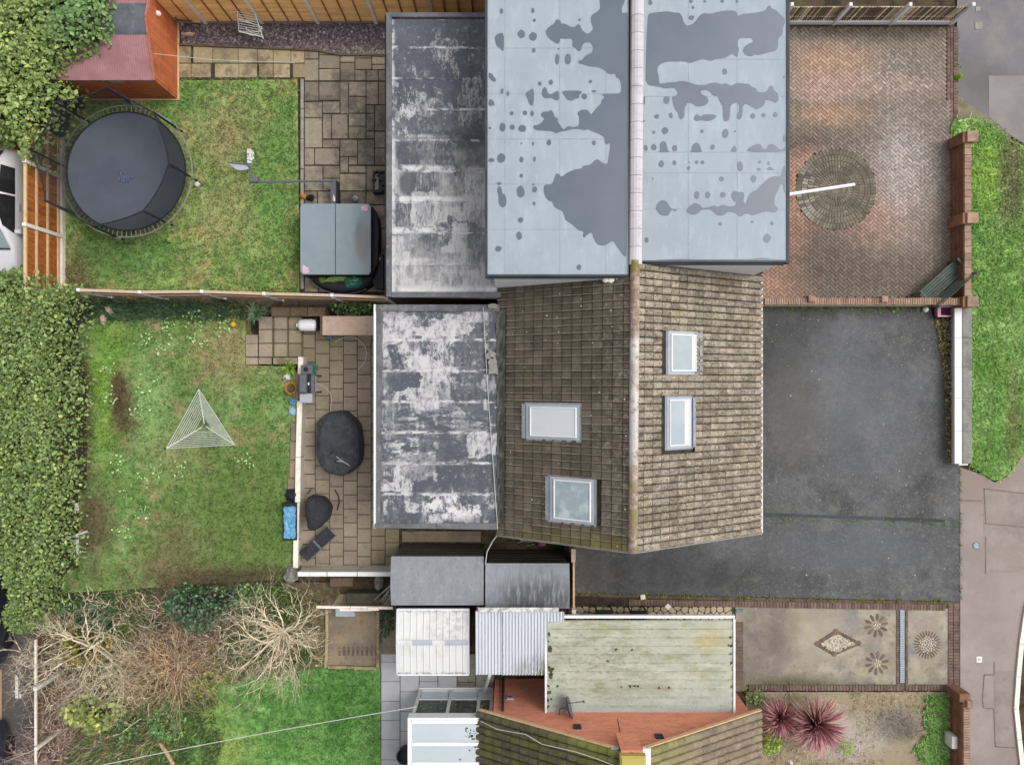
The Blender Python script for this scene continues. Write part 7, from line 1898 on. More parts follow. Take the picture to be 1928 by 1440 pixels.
lump('bag', 549, 932, .45, 13, 12, .2, 'black_plastic', 'black rubbish bag on the stone edging above the blue tarpaulin', 'bag', 14)
pot = MB().lathe(W(550, 731, .42), [(.10, 0), (.17, .12), (.19, .16), (.165, .16), (.14, .10), (.02, .09)], 20).build('flower_pot', MATS['terracotta'], label='round yellow rimmed flower pot on the lawn edge by the barbecue', cat='pot')
MB().lathe(W(550, 731, .42), [(.138, .105), (.13, .125), (.04, .13)], 16).build('potting_soil', MATS['soil'], pot)
lump('plaster_bag', 541, 709, .42, 7, 6, .12, 'white_paint', 'small white plastic tub at the lawn edge above the flower pot', 'tub', 15)
lump('watering_can', 551, 756, .42, 8, 6, .14, 'blue', 'small blue toy watering can below the flower pot', 'toy', 16)
lump('carton', 550, 774, .42, 8, 8, .12, 'blue_light', 'pale blue and white bag beside the coping below the blue toy', 'bag', 17, .6)
lump('toy', 1020, 1023, .05, 8, 6, .22, 'pink', 'bright pink toy on the ground behind the right grey shed', 'toy', 18)
mt = thing('metal_rods', 'tangle of pale metal rods on the dark ground behind the grey shed', 'rods', W(985, 1015))
for pl in ([(963, 1006), (985, 1018), (1003, 1020)], [(975, 1022), (1001, 1010), (1013, 1018)], [(992, 1027), (1006, 1024)]):
    mb = MB(); mb.tube([W(a, b, .1) for a, b in pl], .014, 5); mb.build('rod', MATS['steel'], mt)
mb = MB(); mb.tube([W(941, 1001, 2.6), W(928, 1018, 2.4), W(917, 1038, 2.3), W(914, 1062, 2.2)], .018, 5); mb.build('cable', MATS['cable'], label='cable hanging from the extension roof to the grey sheds', cat='cable')
pl_ = thing('leaning_pipes', 'bundle of grey pipes leaning against the left grey shed', 'pipes', W(715, 1122))
for (a, b) in (((692, 1140), (735, 1102)), ((708, 1139), (733, 1112)), ((712, 1142), (738, 1098)), ((722, 1140), (739, 1118)), ((716, 1141), (736, 1107))):
    mb = MB(); mb.tube([W(*a, .15), W(*b, 1.3)], .022, 6); mb.build('pipe', MATS['steel'], pl_)
lump('sack', 713, 1098, .15, 9, 15, .25, 'conc_grey', 'mottled pale sack behind the white topped wall', 'sack', 20, -.2)
o = MB().bbox(X(631, .3), X(668, .3), Y(1161, .3), Y(1143, .3), .05, .3, .02).build('cold_frame', MATS['grey_patch'], label='pale grey board box at the top of the old concrete patch', cat='box')
MB().bbox(X(652, .5), X(716, .5), Y(1141, .5), Y(1117, .5), .05, .5, .03).build('lean_roof', MATS['timber_dark'], label='low dark mossy board cover above the rail fence', cat='cover')
MB().bbox(X(618, .5), X(662, .5), Y(1107, .5), Y(1089, .5), .0, .35, .03).build('compost_box', MATS['timber_old'], label='low brown timber box below the white topped wall', cat='box')
lump('sheet', 548, 1083, .45, 13, 16, .3, 'coping_grey', 'crumpled grey sheet in the shrubs at the end of the white topped wall', 'sheet', 21)

# toys and stones on the middle lawn
MB().lathe(W(441, 611, .42), [(.02, 0), (.08, .02), (.10, .08), (.07, .15), (.02, .17)], 14).build('ball', MATS['yellow'], None, True, label='yellow ball on the middle lawn near the steps', cat='ball')
MB().lathe(W(157, 998, .42), [(.02, 0), (.08, .02), (.09, .08), (.06, .14), (.02, .16)], 14).build('ball', MATS['red'], None, True, label='red ball at the foot of the hedge', cat='ball')
lump('stone', 194, 600, .41, 6, 12, .14, 'stone_pale', 'curved pink pale stone, lower of two on the middle lawn corner', 'stone', 23, .1)
lump('stone', 206, 584, .41, 6, 11, .14, 'stone_pale', 'pink pale stone nearer the fence, upper of two on the middle lawn corner', 'stone', 24, .5)
mb = MB(); mb.beam(W(283, 575, .42), W(293, 590, .42), .04, .03); mb.build('stick', MATS['timber_pale'], label='short pale stick on the lawn below the garden fence', cat='stick')

# ---------------------------------------------------------------- front: bench, trug, chairs, pole, box
bn = thing('garden_bench', 'weathered green slatted bench set at an angle in the drive corner', 'bench', W(1778, 530))
c = W(1773, 534, .4)
an = math.atan2(55, 62)
Mb_ = Matrix.Translation((c.x, c.y, 0)) @ Matrix.Rotation(an, 4, 'Z')   # local x along the seat, -y towards the back
L = .80
for k in range(6):
    MB().bbox(-L, L, .30 - k * .085 - .072, .30 - k * .085, .40, .425, .008, 0, Mb_).build('seat_slat', MATS['bench_green'], bn)
for k in range(5):
    z = .48 + k * .085
    y = -.22 - .03 * k
    MB().box(-L, L, y - .018, y, z, z + .07, 0, Mb_).build('back_slat', MATS['bench_green'], bn)
for s_ in (-L - .02, L - .03):
    MB().box(s_, s_ + .05, .24, .30, .0, .62, 0, Mb_).build('front_leg', MATS['bench_green'], bn)
    mb = MB(); mb.beam(Mb_ @ Vector((s_ + .025, -.20, 0)), Mb_ @ Vector((s_ + .025, -.36, .92)), .05, .06); mb.build('rear_leg', MATS['bench_green'], bn)
    MB().bbox(s_ - .01, s_ + .06, -.30, .34, .62, .65, .008, 0, Mb_).build('arm', MATS['bench_green'], bn)
tg = thing('planter_trough', 'pink plastic trough with dark purple inside at the corner of the white wall', 'trough', W(1776, 587))
a, b, c_, d = X(1763, .2), X(1791, .2), Y(597, .2), Y(577, .2)
z = .28
mb = MB()
mb.add([(a + .06, c_ + .06, .0), (b - .06, c_ + .06, 0), (b - .06, d - .06, 0), (a + .06, d - .06, 0), (a, c_, z), (b, c_, z), (b, d, z), (a, d, z), (a + .1, c_ + .05, z), (b - .04, c_ + .05, z), (b - .04, d - .04, z), (a + .1, d - .04, z), (a + .12, c_ + .07, .08), (b - .08, c_ + .07, .08), (b - .08, d - .07, .08), (a + .12, d - .07, .08)],
       [(0, 1, 5, 4), (1, 2, 6, 5), (2, 3, 7, 6), (3, 0, 4, 7), (4, 5, 9, 8), (5, 6, 10, 9), (6, 7, 11, 10), (7, 4, 8, 11)])
mb.build('trough', MATS['pink'], tg)
MB().add([(a + .1, c_ + .05, z - .004), (b - .04, c_ + .05, z - .004), (b - .04, d - .04, z - .004), (a + .1, d - .04, z - .004), (a + .13, c_ + .08, .08), (b - .08, c_ + .08, .08), (b - .08, d - .07, .08), (a + .13, d - .07, .08)], [(0, 1, 5, 4), (1, 2, 6, 5), (2, 3, 7, 6), (3, 0, 4, 7), (4, 5, 6, 7)]).build('lining', MATS['purple'], tg)
MB().lathe(W(1740, 583, .01), [(.02, 0), (.08, .02), (.10, .08), (.07, .15), (.02, .18)], 12).build('ball', MATS['white_paint'], None, True, label='white ball at the foot of the brick wall beside the pink trough', cat='ball')
def chair(px, py, m, label):
    c = W(px, py, 0)
    t = thing('garden_chair', label, 'chair', c, 'green garden chairs under the carport eaves')
    T = Matrix.Translation(c)
    for k in range(5): MB().bbox(-.24, .24, -.22 + k * .09, -.14 + k * .09, .40, .43, .006, 0, T).build('seat_slat', MATS[m], t)
    for k in range(3): MB().box(-.24, .24, .22 + .02 * k, .25 + .02 * k, .5 + k * .12, .6 + k * .12, 0, T).build('back_slat', MATS[m], t)
    for x in (-.27, .23):
        MB().bbox(x, x + .045, -.22, .28, .60, .63, .006, 0, T).build('arm', MATS[m], t)
        for y in (-.2, .22): MB().box(x, x + .04, y, y + .04, 0, .6, 0, T).build('leg', MATS[m], t)
chair(1134, 1153, 'chair_green', 'dark green garden chair by the carport, nearer the grey shed')
chair(1196, 1154, 'black_plastic', 'blackish green garden chair by the carport, next to the crazy paving')
mb = MB(); mb.bbox(X(1788, .1) * 0 + X(1384), X(1398), Y(1150), Y(1146), .01, .05, .01); mb.build('step_tile', MATS['teal_bag'], label='narrow teal tile at the corner of the concrete drive', cat='tile')
mb = MB(); mb.tube([W(1478, 367, 2.4), W(1545, 357, 2.0), W(1608, 347.5, 1.6)], .05, 8); mb.build('white_pole', MATS['white_upvc'], label='slanting white pole reaching from the house front over the paved circle', cat='pole')
MB().bbox(X(1792, .45), X(1808, .45), Y(1409, .45), Y(1386, .45), .0, .47, .015).build('meter_box', MATS['white_paint'], label='white box standing by the brick wall in the front garden', cat='box')
lump('stone', 1487, 1434, .0, 5, 5, .12, 'white_paint', 'white stone in the front garden below the red cordylines', 'stone', 31)
lump('stone', 1793, 1351, .0, 6, 4, .1, 'stone_pale', 'pale stone in the grass at the corner brick wall', 'stone', 32)

# ---------------------------------------------------------------- cars by the left edge
def car(cx, cy, paint, label, flip=False, name='parked_car'):
    t = thing(name, label, 'car', (cx, cy, 0))
    T = Matrix.Translation((cx, cy, 0)) @ Matrix.Rotation(math.pi if flip else 0, 4, 'Z')
    # cross sections from the tail (+y) to the nose (-y): y, half width, belt z, roof z, roof half width
    S = [(2.12, .70, .62, .62, .55), (2.05, .84, .80, .84, .70), (1.85, .89, .92, 1.12, .66), (1.45, .90, .95, 1.40, .64), (.6, .91, .96, 1.46, .64), (-.25, .91, .96, 1.44, .63), (-.62, .91, .97, 1.28, .66), (-1.12, .90, .96, 1.0, .74), (-1.6, .87, .88, .90, .66), (-2.0, .78, .72, .74, .6), (-2.12, .66, .56, .58, .5)]
    mb = MB(); vs = []
    for y, hw, zb, zr, rw in S:
        vs += [T @ Vector(p) for p in ((-hw * .96, y, .22), (-hw, y, .5), (-hw * .985, y, zb), (-rw, y, zr), (0, y, zr + .03), (rw, y, zr), (hw * .985, y, zb), (hw, y, .5), (hw * .96, y, .22))]
    n_ = 9
    fs = [(i * n_ + k, i * n_ + k + 1, (i + 1) * n_ + k + 1, (i + 1) * n_ + k) for i in range(len(S) - 1) for k in range(n_ - 1)]
    fs += [tuple(range(n_))[::-1], tuple(range((len(S) - 1) * n_, len(S) * n_))]
    mb.add(vs, fs); mb.build('body', MATS[paint], t, True)
    def quad(nm, m, pts, lift=.012):
        P = [Vector(p) for p in pts]
        nrm = (P[1] - P[0]).cross(P[2] - P[0]).normalized()
        if nrm.z < 0: nrm = -nrm
        MB().add([T @ (p + nrm * lift) for p in P], [tuple(range(len(P)))]).build(nm, MATS[m], t)
    for s_ in (-1, 1):
        quad('side_window', 'car_glass', [(s_ * .875, 1.35, .99), (s_ * .88, .52, .995), (s_ * .66, .52, 1.43), (s_ * .67, 1.38, 1.36)], .016)
        quad('side_window', 'car_glass', [(s_ * .88, .46, .995), (s_ * .88, -.72, 1.0), (s_ * .70, -.50, 1.32), (s_ * .66, -.22, 1.42), (s_ * .66, .46, 1.43)], .016)
        mb = MB(); mb.bbox(s_ * .98 - .10, s_ * .98 + .10, -.72, -.58, .92, 1.05, .03, 0, T); mb.build('mirror', MATS[paint], t)
        mb = MB(); mb.bbox(s_ * .72 - .13, s_ * .72 + .13, 1.98, 2.10, .70, .90, .03, 0, T); mb.build('tail_light', MATS['red_lamp'], t)
        mb = MB(); mb.bbox(s_ * .62 - .14, s_ * .62 + .14, -2.06, -1.88, .60, .735, .03, 0, T); mb.build('headlight', MATS['glass_pale'], t)
        mb = MB(); mb.box(s_ * .93 - .01, s_ * .93 + .01, .05, .25, .82, .86, 0, T); mb.build('door_handle', MATS['steel'], t)
        for y in (1.28, -1.30):
            cw = T @ Vector((s_ * .80, y, .31))
            o = MB().lathe(cw, [(.16, -.1), (.29, -.1), (.31, -.06), (.31, .06), (.29, .1), (.16, .1)], 20, 0, Matrix.Rotation(rad(90), 4, 'Y')).build('wheel', MATS['rubber'], t)
            MB().lathe(cw, [(.03, -.105), (.18, -.09), (.18, .09), (.03, .105)], 14, 0, Matrix.Rotation(rad(90), 4, 'Y')).build('rim', MATS['steel'], o)
    quad('windscreen', 'windscreen', [(-.66, -.60, 1.29), (.66, -.60, 1.29), (.76, -1.14, 1.01), (-.76, -1.14, 1.01)], .05)
    quad('rear_window', 'car_glass', [(-.62, 1.50, 1.37), (.62, 1.50, 1.37), (.66, 1.84, 1.14), (-.66, 1.84, 1.14)], .05)
    quad('bonnet_line', 'trim_dark', [(-.76, -1.17, 1.0), (.76, -1.17, 1.0), (.76, -1.22, .99), (-.76, -1.22, .99)], .04)
    return t
car(-16.62, 5.42, 'car_white', 'white hatchback parked behind the board fence at the left edge')
car(-17.28, -7.05, 'car_dark', 'dark car at the left edge of the alley, the upper one whose wheel shows')
car(-17.26, -13.15, 'car_dark', 'dark blue car at the bottom left corner of the alley', True)
MB().bbox(-17.10, -16.87, Y(1360), Y(1260), -.02, .12, .02).build('timber_sleeper', MATS['timber_pale'], label='pale timber sleeper between the two dark cars in the alley', cat='sleeper')
mb = MB()
mb.prism([tuple(W(a, b)[:2]) for a, b in ((29, 1270), (33, 1274), (34, 1314), (28, 1314), (28, 1276))], -.02, -.012)
mb.prism([tuple(W(a, b)[:2]) for a, b in ((36, 1305), (39, 1306), (39, 1314), (36, 1314))], -.02, -.012)
rmk = mb.build('road_marking', MATS['white_paint'], kind='structure')
mb = MB()
for k in range(4): mb.box(X(29), X(31), Y(1282 + k * 9), Y(1280 + k * 9), -.012, -.009)
mb.build('marking_gap', MATS['alley_tarmac'], rmk)
# overhead wires
mb = MB()
a, b = W(-60, 1494, 3.5), W(785, 1330, 2.6)
mb.tube([a.lerp(b, k / 10) - Vector((0, 0, .25 * 4 * (k / 10) * (1 - k / 10))) for k in range(11)], .013, 5)
mb.build('overhead_wire', MATS['cable'], label='long pale overhead wire crossing the bottom lawn to the conservatory', cat='wire')
mb = MB(); mb.tube([W(8, 1434, .9), W(40, 1421, 1.1), W(66, 1411, 1.22)], .012, 5); mb.build('overhead_wire', MATS['cable'], label='short pale wire from the alley to the fence post at bottom left', cat='wire')
# ---------------------------------------------------------------- hedges, shrubs, trees
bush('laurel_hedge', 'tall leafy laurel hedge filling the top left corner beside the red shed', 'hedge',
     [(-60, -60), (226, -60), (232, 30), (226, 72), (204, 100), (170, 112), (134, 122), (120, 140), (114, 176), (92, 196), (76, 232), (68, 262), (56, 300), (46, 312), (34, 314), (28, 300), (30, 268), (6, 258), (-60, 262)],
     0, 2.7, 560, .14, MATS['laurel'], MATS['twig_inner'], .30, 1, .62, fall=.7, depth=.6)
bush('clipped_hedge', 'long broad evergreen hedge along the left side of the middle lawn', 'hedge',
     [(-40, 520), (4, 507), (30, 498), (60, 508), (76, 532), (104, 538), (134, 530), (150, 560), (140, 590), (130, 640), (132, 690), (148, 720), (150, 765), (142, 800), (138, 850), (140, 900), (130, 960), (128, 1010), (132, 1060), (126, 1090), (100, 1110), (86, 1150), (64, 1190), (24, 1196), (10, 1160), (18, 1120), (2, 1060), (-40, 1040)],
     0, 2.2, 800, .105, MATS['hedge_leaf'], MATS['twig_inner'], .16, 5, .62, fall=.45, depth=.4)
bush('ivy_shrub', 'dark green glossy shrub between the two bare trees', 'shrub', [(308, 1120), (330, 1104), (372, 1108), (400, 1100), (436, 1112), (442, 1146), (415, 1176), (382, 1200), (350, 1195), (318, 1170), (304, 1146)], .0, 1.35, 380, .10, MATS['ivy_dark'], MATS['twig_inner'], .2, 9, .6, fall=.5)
bush('laurel_shrub', 'yellow green broad leaved shrub near the alley fence', 'shrub', [(104, 1346), (130, 1322), (160, 1308), (188, 1316), (208, 1330), (216, 1352), (196, 1376), (172, 1388), (146, 1372), (116, 1362)], 0, 1.5, 330, .165, MATS['laurel_yellow'], MATS['twig_inner'], .2, 11, .6, fall=.5)
bush('privet_bush', 'soft bluish green bush at the left edge of the back lawn', 'shrub', [(276, 1350), (290, 1332), (316, 1330), (336, 1346), (342, 1372), (332, 1396), (304, 1402), (280, 1384)], 0, .8, 600, .07, MATS['privet'], MATS['twig_inner'], .12, 12, .6, fall=.5)
bush('golden_conifer', 'yellow brown conifer under the large bare tree', 'shrub', [(108, 1200), (130, 1180), (150, 1196), (178, 1198), (200, 1218), (196, 1248), (172, 1262), (142, 1262), (112, 1240), (98, 1218)], 0, 1.3, 480, .09, MATS['conifer_gold'], MATS['twig_inner'], .2, 13, .4, fall=.5)
bush('dark_evergreen', 'dark blue green evergreen under the upper branches of the bare tree', 'shrub', [(140, 1150), (170, 1132), (205, 1142), (212, 1170), (196, 1192), (160, 1186), (138, 1172)], 0, 1.0, 420, .08, MATS['ivy_dark'], MATS['twig_inner'], .15, 14, .5, fall=.4)
bush('ground_shrub', 'mid green low shrub between the yellow laurel and the bluish bush', 'shrub', [(212, 1340), (235, 1330), (262, 1342), (258, 1374), (250, 1404), (222, 1400), (208, 1370)], 0, .6, 420, .09, MATS['ivy'], MATS['twig_inner'], .12, 15, .6, fall=.4)
bush('mossy_shrub', 'olive green low shrub under the tan thicket beside the back lawn', 'shrub', [(345, 1290), (370, 1268), (410, 1262), (440, 1274), (420, 1296), (380, 1312), (350, 1310)], 0, .5, 420, .08, MATS['weed'], MATS['twig_inner'], .12, 31, .6, fall=.4)
bush('trailing_shrub', 'mid green shrub between the ivy shrub and the dense tan tree', 'shrub', [(436, 1108), (462, 1098), (486, 1112), (478, 1140), (452, 1150), (438, 1136)], 0, .9, 420, .09, MATS['ivy'], MATS['twig_inner'], .12, 32, .6, fall=.4)
bush('border_shrub', 'bright green low shrub at the foot of the long hedge by the bare tree', 'shrub', [(96, 1136), (120, 1118), (140, 1124), (146, 1142), (120, 1158), (96, 1160)], .0, 1.0, 420, .09, MATS['ivy'], MATS['twig_inner'], .12, 16, .6, fall=.4)
bush('evergreen_shrub', 'dark glossy evergreen shrub wedged behind the garden fence and the pink store', 'shrub', [(618, 572), (640, 568), (672, 566), (700, 568), (706, 580), (700, 594), (650, 594), (624, 588)], 0, .9, 420, .10, MATS['ivy'], MATS['twig_inner'], .12, 17, .55, fall=.3)
bush('lime_shrub', 'small round lime green shrub in the dry front garden', 'shrub', [(1587, 1402), (1598, 1397), (1610, 1403), (1612, 1413), (1602, 1420), (1588, 1418)], 0, .45, 1500, .05, MATS['lime_shrub'], MATS['twig_inner'], .05, 18, .6, fall=.2)
bush('green_shrub', 'bright green shrub below the small red cordyline beside the tiled roof', 'shrub', [(1436, 1384), (1456, 1376), (1478, 1388), (1476, 1410), (1450, 1424), (1436, 1414)], 0, .55, 700, .09, MATS['weed'], MATS['twig_inner'], .1, 19, .6, fall=.3)
bush('corner_shrub', 'green shrub in the corner between carport, brick gable and drive edging', 'shrub', [(1408, 1304), (1428, 1302), (1444, 1312), (1440, 1330), (1418, 1332), (1408, 1318)], 0, .5, 700, .09, MATS['ivy'], MATS['twig_inner'], .1, 20, .6, fall=.3)
bush('ivy_clump', 'dark ivy clump at the shady corner above the garden steps', 'shrub', [(466, 574), (500, 572), (516, 580), (508, 592), (480, 596), (462, 588)], .3, .75, 700, .07, MATS['ivy_dark'], MATS['twig_inner'], .1, 21, .5, fall=.25)

def spiky(name, label, px, py, r, n, zb, m, wid, cat='plant', up=.9, tilt=(8, 88), group=None):
    c = W(px, py, zb)
    t = thing(name, label, cat, c, group)
    V, Fs = [], []
    for k in range(n):
        a = R.uniform(0, 6.283)
        e = rad(R.uniform(*tilt)); L = r * R.uniform(.75, 1.08)
        d = Vector((math.cos(a) * math.cos(e), math.sin(a) * math.cos(e), math.sin(e)))
        sd = Vector((-math.sin(a), math.cos(a), 0))
        b = len(V)
        h0 = Vector((0, 0, up))
        P = [c + h0 * .6, c + h0 * .8 + d * L * .35, c + h0 * .8 + d * L * .72 - Vector((0, 0, .05 * L)), c + h0 * .8 + d * L - Vector((0, 0, .22 * L))]
        for p, w in zip(P[:3], (.5, 1.0, .7)):
            V += [p - sd * wid * w / 2, p + Vector((0, 0, -.01)), p + sd * wid * w / 2]
        V.append(P[3])
        for i in (0, 3): Fs += [(b + i, b + i + 1, b + i + 4), (b + i, b + i + 4, b + i + 3), (b + i + 1, b + i + 2, b + i + 5), (b + i + 1, b + i + 5, b + i + 4)]
        Fs += [(b + 6, b + 7, b + 9), (b + 7, b + 8, b + 9)]
    npmesh('leaves', [tuple(v) for v in V], Fs, MATS[m], t)
    MB().lathe(c, [(.07, 0), (.05, up * .8)], 7).build('stem', MATS['twig_brown'], t)
    return t
spiky('cordyline', 'large red spiky cordyline in the dry front garden', 1519, 1342, 1.12, 320, 0, 'cordyline', .05, up=.8, tilt=(5, 80), group='red cordylines in the front garden')
spiky('cordyline', 'smaller red spiky cordyline left of the large one', 1459, 1338, .85, 190, 0, 'cordyline', .045, up=.6, tilt=(5, 80), group='red cordylines in the front garden')
spiky('strap_plant', 'green strap leaved plant on the lawn edge above the barbecue', 547, 694, .32, 70, TZ, 'weed', .03, up=.1, tilt=(15, 80))
spiky('fern_clump', 'greyish green fern clump at the right end of the garden fence bed', 486, 590, .45, 90, TZ, 'fern', .03, up=.15, tilt=(10, 70))
spiky('weed_tuft', 'bright green weed tuft between block drive edge and grey road', 1803, 146, .17, 60, 0, 'lime_shrub', .025, up=.04, tilt=(10, 70))
spiky('weed_tuft', 'green weed tuft at the foot of the divider wall on the asphalt', 1682, 580, .2, 60, 0, 'weed', .03, up=.04, tilt=(10, 70))

def bare_tree(name, label, px, py, zb, H_, stems, lvl, m, tilt, L, r, seed, up=.02, jit=.16, split=.6, shrink=.62, steps=6, cat='tree', trunk=True, ang=(18, 48), bias=None, scat=0.0):
    rr = random.Random(seed)
    c = W(px, py, zb)
    t = thing(name, label, cat, c)
    top = c + Vector((0, 0, H_))
    if trunk:
        mb = MB(); mb.tube([c, c + Vector((.03, .02, H_ * .5)), top], [r * 1.7, r * 1.4, r * 1.2], 8); mb.build('trunk', MATS[m], t)
    segs = []
    for k in range(stems):
        a = 2 * math.pi * (k + rr.uniform(-.3, .3)) / stems
        e = rad(rr.uniform(*tilt))
        d = Vector((math.cos(a) * math.cos(e), math.sin(a) * math.cos(e), math.sin(e)))
        l_ = L * rr.uniform(.75, 1.15)
        if bias is not None: l_ *= 1 + .5 * (d.x * bias[0] + d.y * bias[1])
        o_ = top - Vector((0, 0, rr.uniform(0, H_ * .3)))
        if scat: o_ += Vector((rr.gauss(0, scat), rr.gauss(0, scat), -rr.uniform(0, H_ * .6)))
        grow(segs, o_, d, l_, r, lvl, rr, up, split, jit, steps, ang, shrink)
    segmesh('branches', segs, MATS[m], t)
    return t
bare_tree('bare_tree', 'bare tree with whitish grey branches spreading over the shrubs at bottom left', 207, 1196, 0, 1.2, 13, 3, 'bark_white', (4, 50), 1.6, .034, 9, .01, .30, .8, .60, 6)
bare_tree('bare_shrub_tree', 'dense bare tree with tan branches radiating evenly beside the old concrete patch', 548, 1174, 0, .9, 30, 3, 'bark_tan', (4, 62), 1.42, .034, 8, .0, .21, .66, .56, 6)
bare_tree('willow_shrub', 'orange brown twiggy shrub drooping onto the back lawn', 345, 1232, 0, .8, 60, 2, 'twig_orange', (8, 75), 1.45, .016, 12, -.10, .24, .9, .62, 6, 'shrub', False, bias=(.1, -.35), scat=.28)
bare_tree('bramble_shrub', 'brown tangle of bare stems between the pale bare tree and the ivy shrub', 300, 1185, 0, .6, 46, 2, 'twig_brown', (6, 75), 1.05, .014, 15, -.05, .3, .65, .62, 6, 'shrub', False, scat=.45)
bare_tree('purple_shrub', 'purplish bare twiggy shrub in the bottom left corner over the alley fence', 118, 1412, 0, .9, 50, 2, 'twig_purple', (6, 75), 1.0, .018, 21, -.02, .17, .8, .62, 6, 'shrub', True, scat=.35)
bare_tree('grey_shrub', 'greyish bare twigs reaching over the alley fence beside the white topped post', 108, 1232, 0, .9, 34, 2, 'bark_white', (5, 70), .72, .014, 25, -.02, .18, .8, .62, 6, 'shrub', True, scat=.4)
bare_tree('brown_shrub', 'brown leafless shrub along the inside of the alley fence', 134, 1300, 0, .6, 30, 2, 'twig_brown', (5, 70), .95, .017, 27, -.02, .18, .8, .62, 6, 'shrub', True, scat=.4)
bare_tree('thicket', 'greyish tan thicket under the right side of the pale bare tree', 240, 1262, 0, .6, 46, 2, 'bark_tan', (5, 70), 1.0, .016, 29, -.02, .2, .8, .62, 6, 'shrub', False, scat=.5)
bare_tree('tan_thicket', 'orange tinted brown thicket behind the willow shrub under the ivy', 410, 1210, 0, .5, 40, 2, 'twig_brown', (5, 70), .95, .016, 37, -.03, .2, .8, .62, 6, 'shrub', False, scat=.5)
bare_tree('wall_creeper', 'brown leafless creeper at the lower end of the white coping', 588, 1066, 0, .4, 14, 2, 'twig_brown', (5, 60), .4, .012, 30, .0, .22, .6, .6, 5, 'plant', False)
bare_tree('fence_bramble', 'pale dry bramble stems below the right end of the garden fence', 478, 582, .4, .2, 12, 1, 'dry_stem', (5, 45), .75, .012, 33, -.05, .2, .5, .6, 6, 'plant', False, bias=(.2, -.3))
# loose tangle of thin dead stems over the whole thicket
segs = []
poly_ = np.array(pw([(70, 1130), (150, 1105), (300, 1130), (420, 1165), (520, 1120), (620, 1170), (560, 1250), (440, 1270), (380, 1300), (330, 1310), (230, 1330), (120, 1320), (75, 1440), (60, 1300)], .5))
for x, y in scatter(poly_, 1500):
    p = Vector((x, y, R.uniform(.15, .9))); a = R.uniform(0, 6.283); d = Vector((math.cos(a), math.sin(a), R.uniform(-.3, .5)))
    r_ = R.uniform(.006, .014)
    for _ in range(5):
        d = (d + Vector((R.gauss(0, .35), R.gauss(0, .35), R.gauss(0, .15)))).normalized()
        q = p + d * R.uniform(.05, .13)
        q.z = max(.05, q.z)
        segs.append((p[:], q[:], r_, r_ * .85)); p = q; r_ *= .85
h_ = len(segs) // 5
for nm, mt_, a_, b_ in (('dead_stems', 'bark_tan', 0, 2), ('dead_stems', 'twig_brown', 2, 3), ('dead_stems', 'bark_white', 3, 4), ('dead_stems', 'twig_orange', 4, 5)):
    segmesh(nm, segs[h_ * a_:h_ * b_], MATS[mt_], None, 3, 'stuff')
# fallen trunk and rubbish in the scrub
mb = MB(); mb.tube([W(300, 1398, .1), W(314, 1416, .12), W(330, 1444, .1), W(340, 1470, .1)], [.05, .065, .07, .07], 7); mb.build('fallen_branch', MATS['twig_orange'], label='thick brown fallen branch at the bottom edge of the scrub', cat='branch')
lump('litter', 287, 1263, .2, 6, 3, .1, 'white_paint', 'white scrap caught in the thicket twigs', 'litter', 41)
lump('litter', 150, 1254, .9, 4, 3, .1, 'white_paint', 'small white scrap on the golden conifer', 'litter', 42)

# ---------------------------------------------------------------- grass and weeds
P = scatter(pw(UP), 15.5 * 13 * 80, [pw([(140, -60), (336, -60), (336, 188), (140, 188)])])
blades('grass', P, 0.0, MATS['lawn_upper'], .03, .09, .030, 4, .9)
P = scatter(pw(MID, TZ), 13 * 12 * 95)
blades('grass', P, TZ, MATS['lawn_middle'], .03, .10, .030, 4, .9)
pt_ = scatter(pw(MID, TZ), 13 * 12 * 60)
blobs = [W(a, b, TZ) for a, b in ((275, 735), (262, 770), (310, 660), (370, 600), (375, 640), (320, 620), (340, 880), (290, 880), (270, 900), (240, 920), (205, 690), (210, 745), (225, 870), (275, 640), (460, 870), (420, 612), (270, 965), (235, 1000), (330, 560), (285, 700))]
dmin = np.min([np.hypot(pt_[:, 0] - c.x, pt_[:, 1] - c.y) for c in blobs], axis=0)
Q = pt_[dmin < .12 + .30 * NR.random(len(pt_))]
leafmesh('clover', np.column_stack([Q, np.full(len(Q), TZ + .07) + NR.random(len(Q)) * .05]), MATS['clover'], .075, None, .75, .2, 'stuff')
P = scatter(pw([(310, 1330), (360, 1300), (430, 1275), (520, 1256), (716, 1256), (717, 1600), (300, 1600)], 0), 15 * 13 * 60)
blades('grass', P, 0.0, MATS['lawn_lower'], .03, .10, .030, 4, .9)
P = scatter(pw(VER, .03), 6 * 13 * 110)
blades('grass', P, .03, MATS['verge_green'], .06, .20, .035, 4, .9, spread=.06)
P = scatter(pw(FRO), 9 * 8 * 60)
P = P[snoise(P, 1.5, 3) > -.5]
blades('dry_grass', P, .0, MATS['front_garden'], .03, .10, .025, 4, .9)
G1 = pw([(1745, 1310), (1795, 1306), (1800, 1340), (1790, 1440), (1740, 1440), (1720, 1410), (1745, 1380), (1738, 1340)])
P = scatter(G1, 2 * 3 * 260)
blades('green_grass', P, .0, MATS['verge_green'], .06, .20, .035, 4, .9)
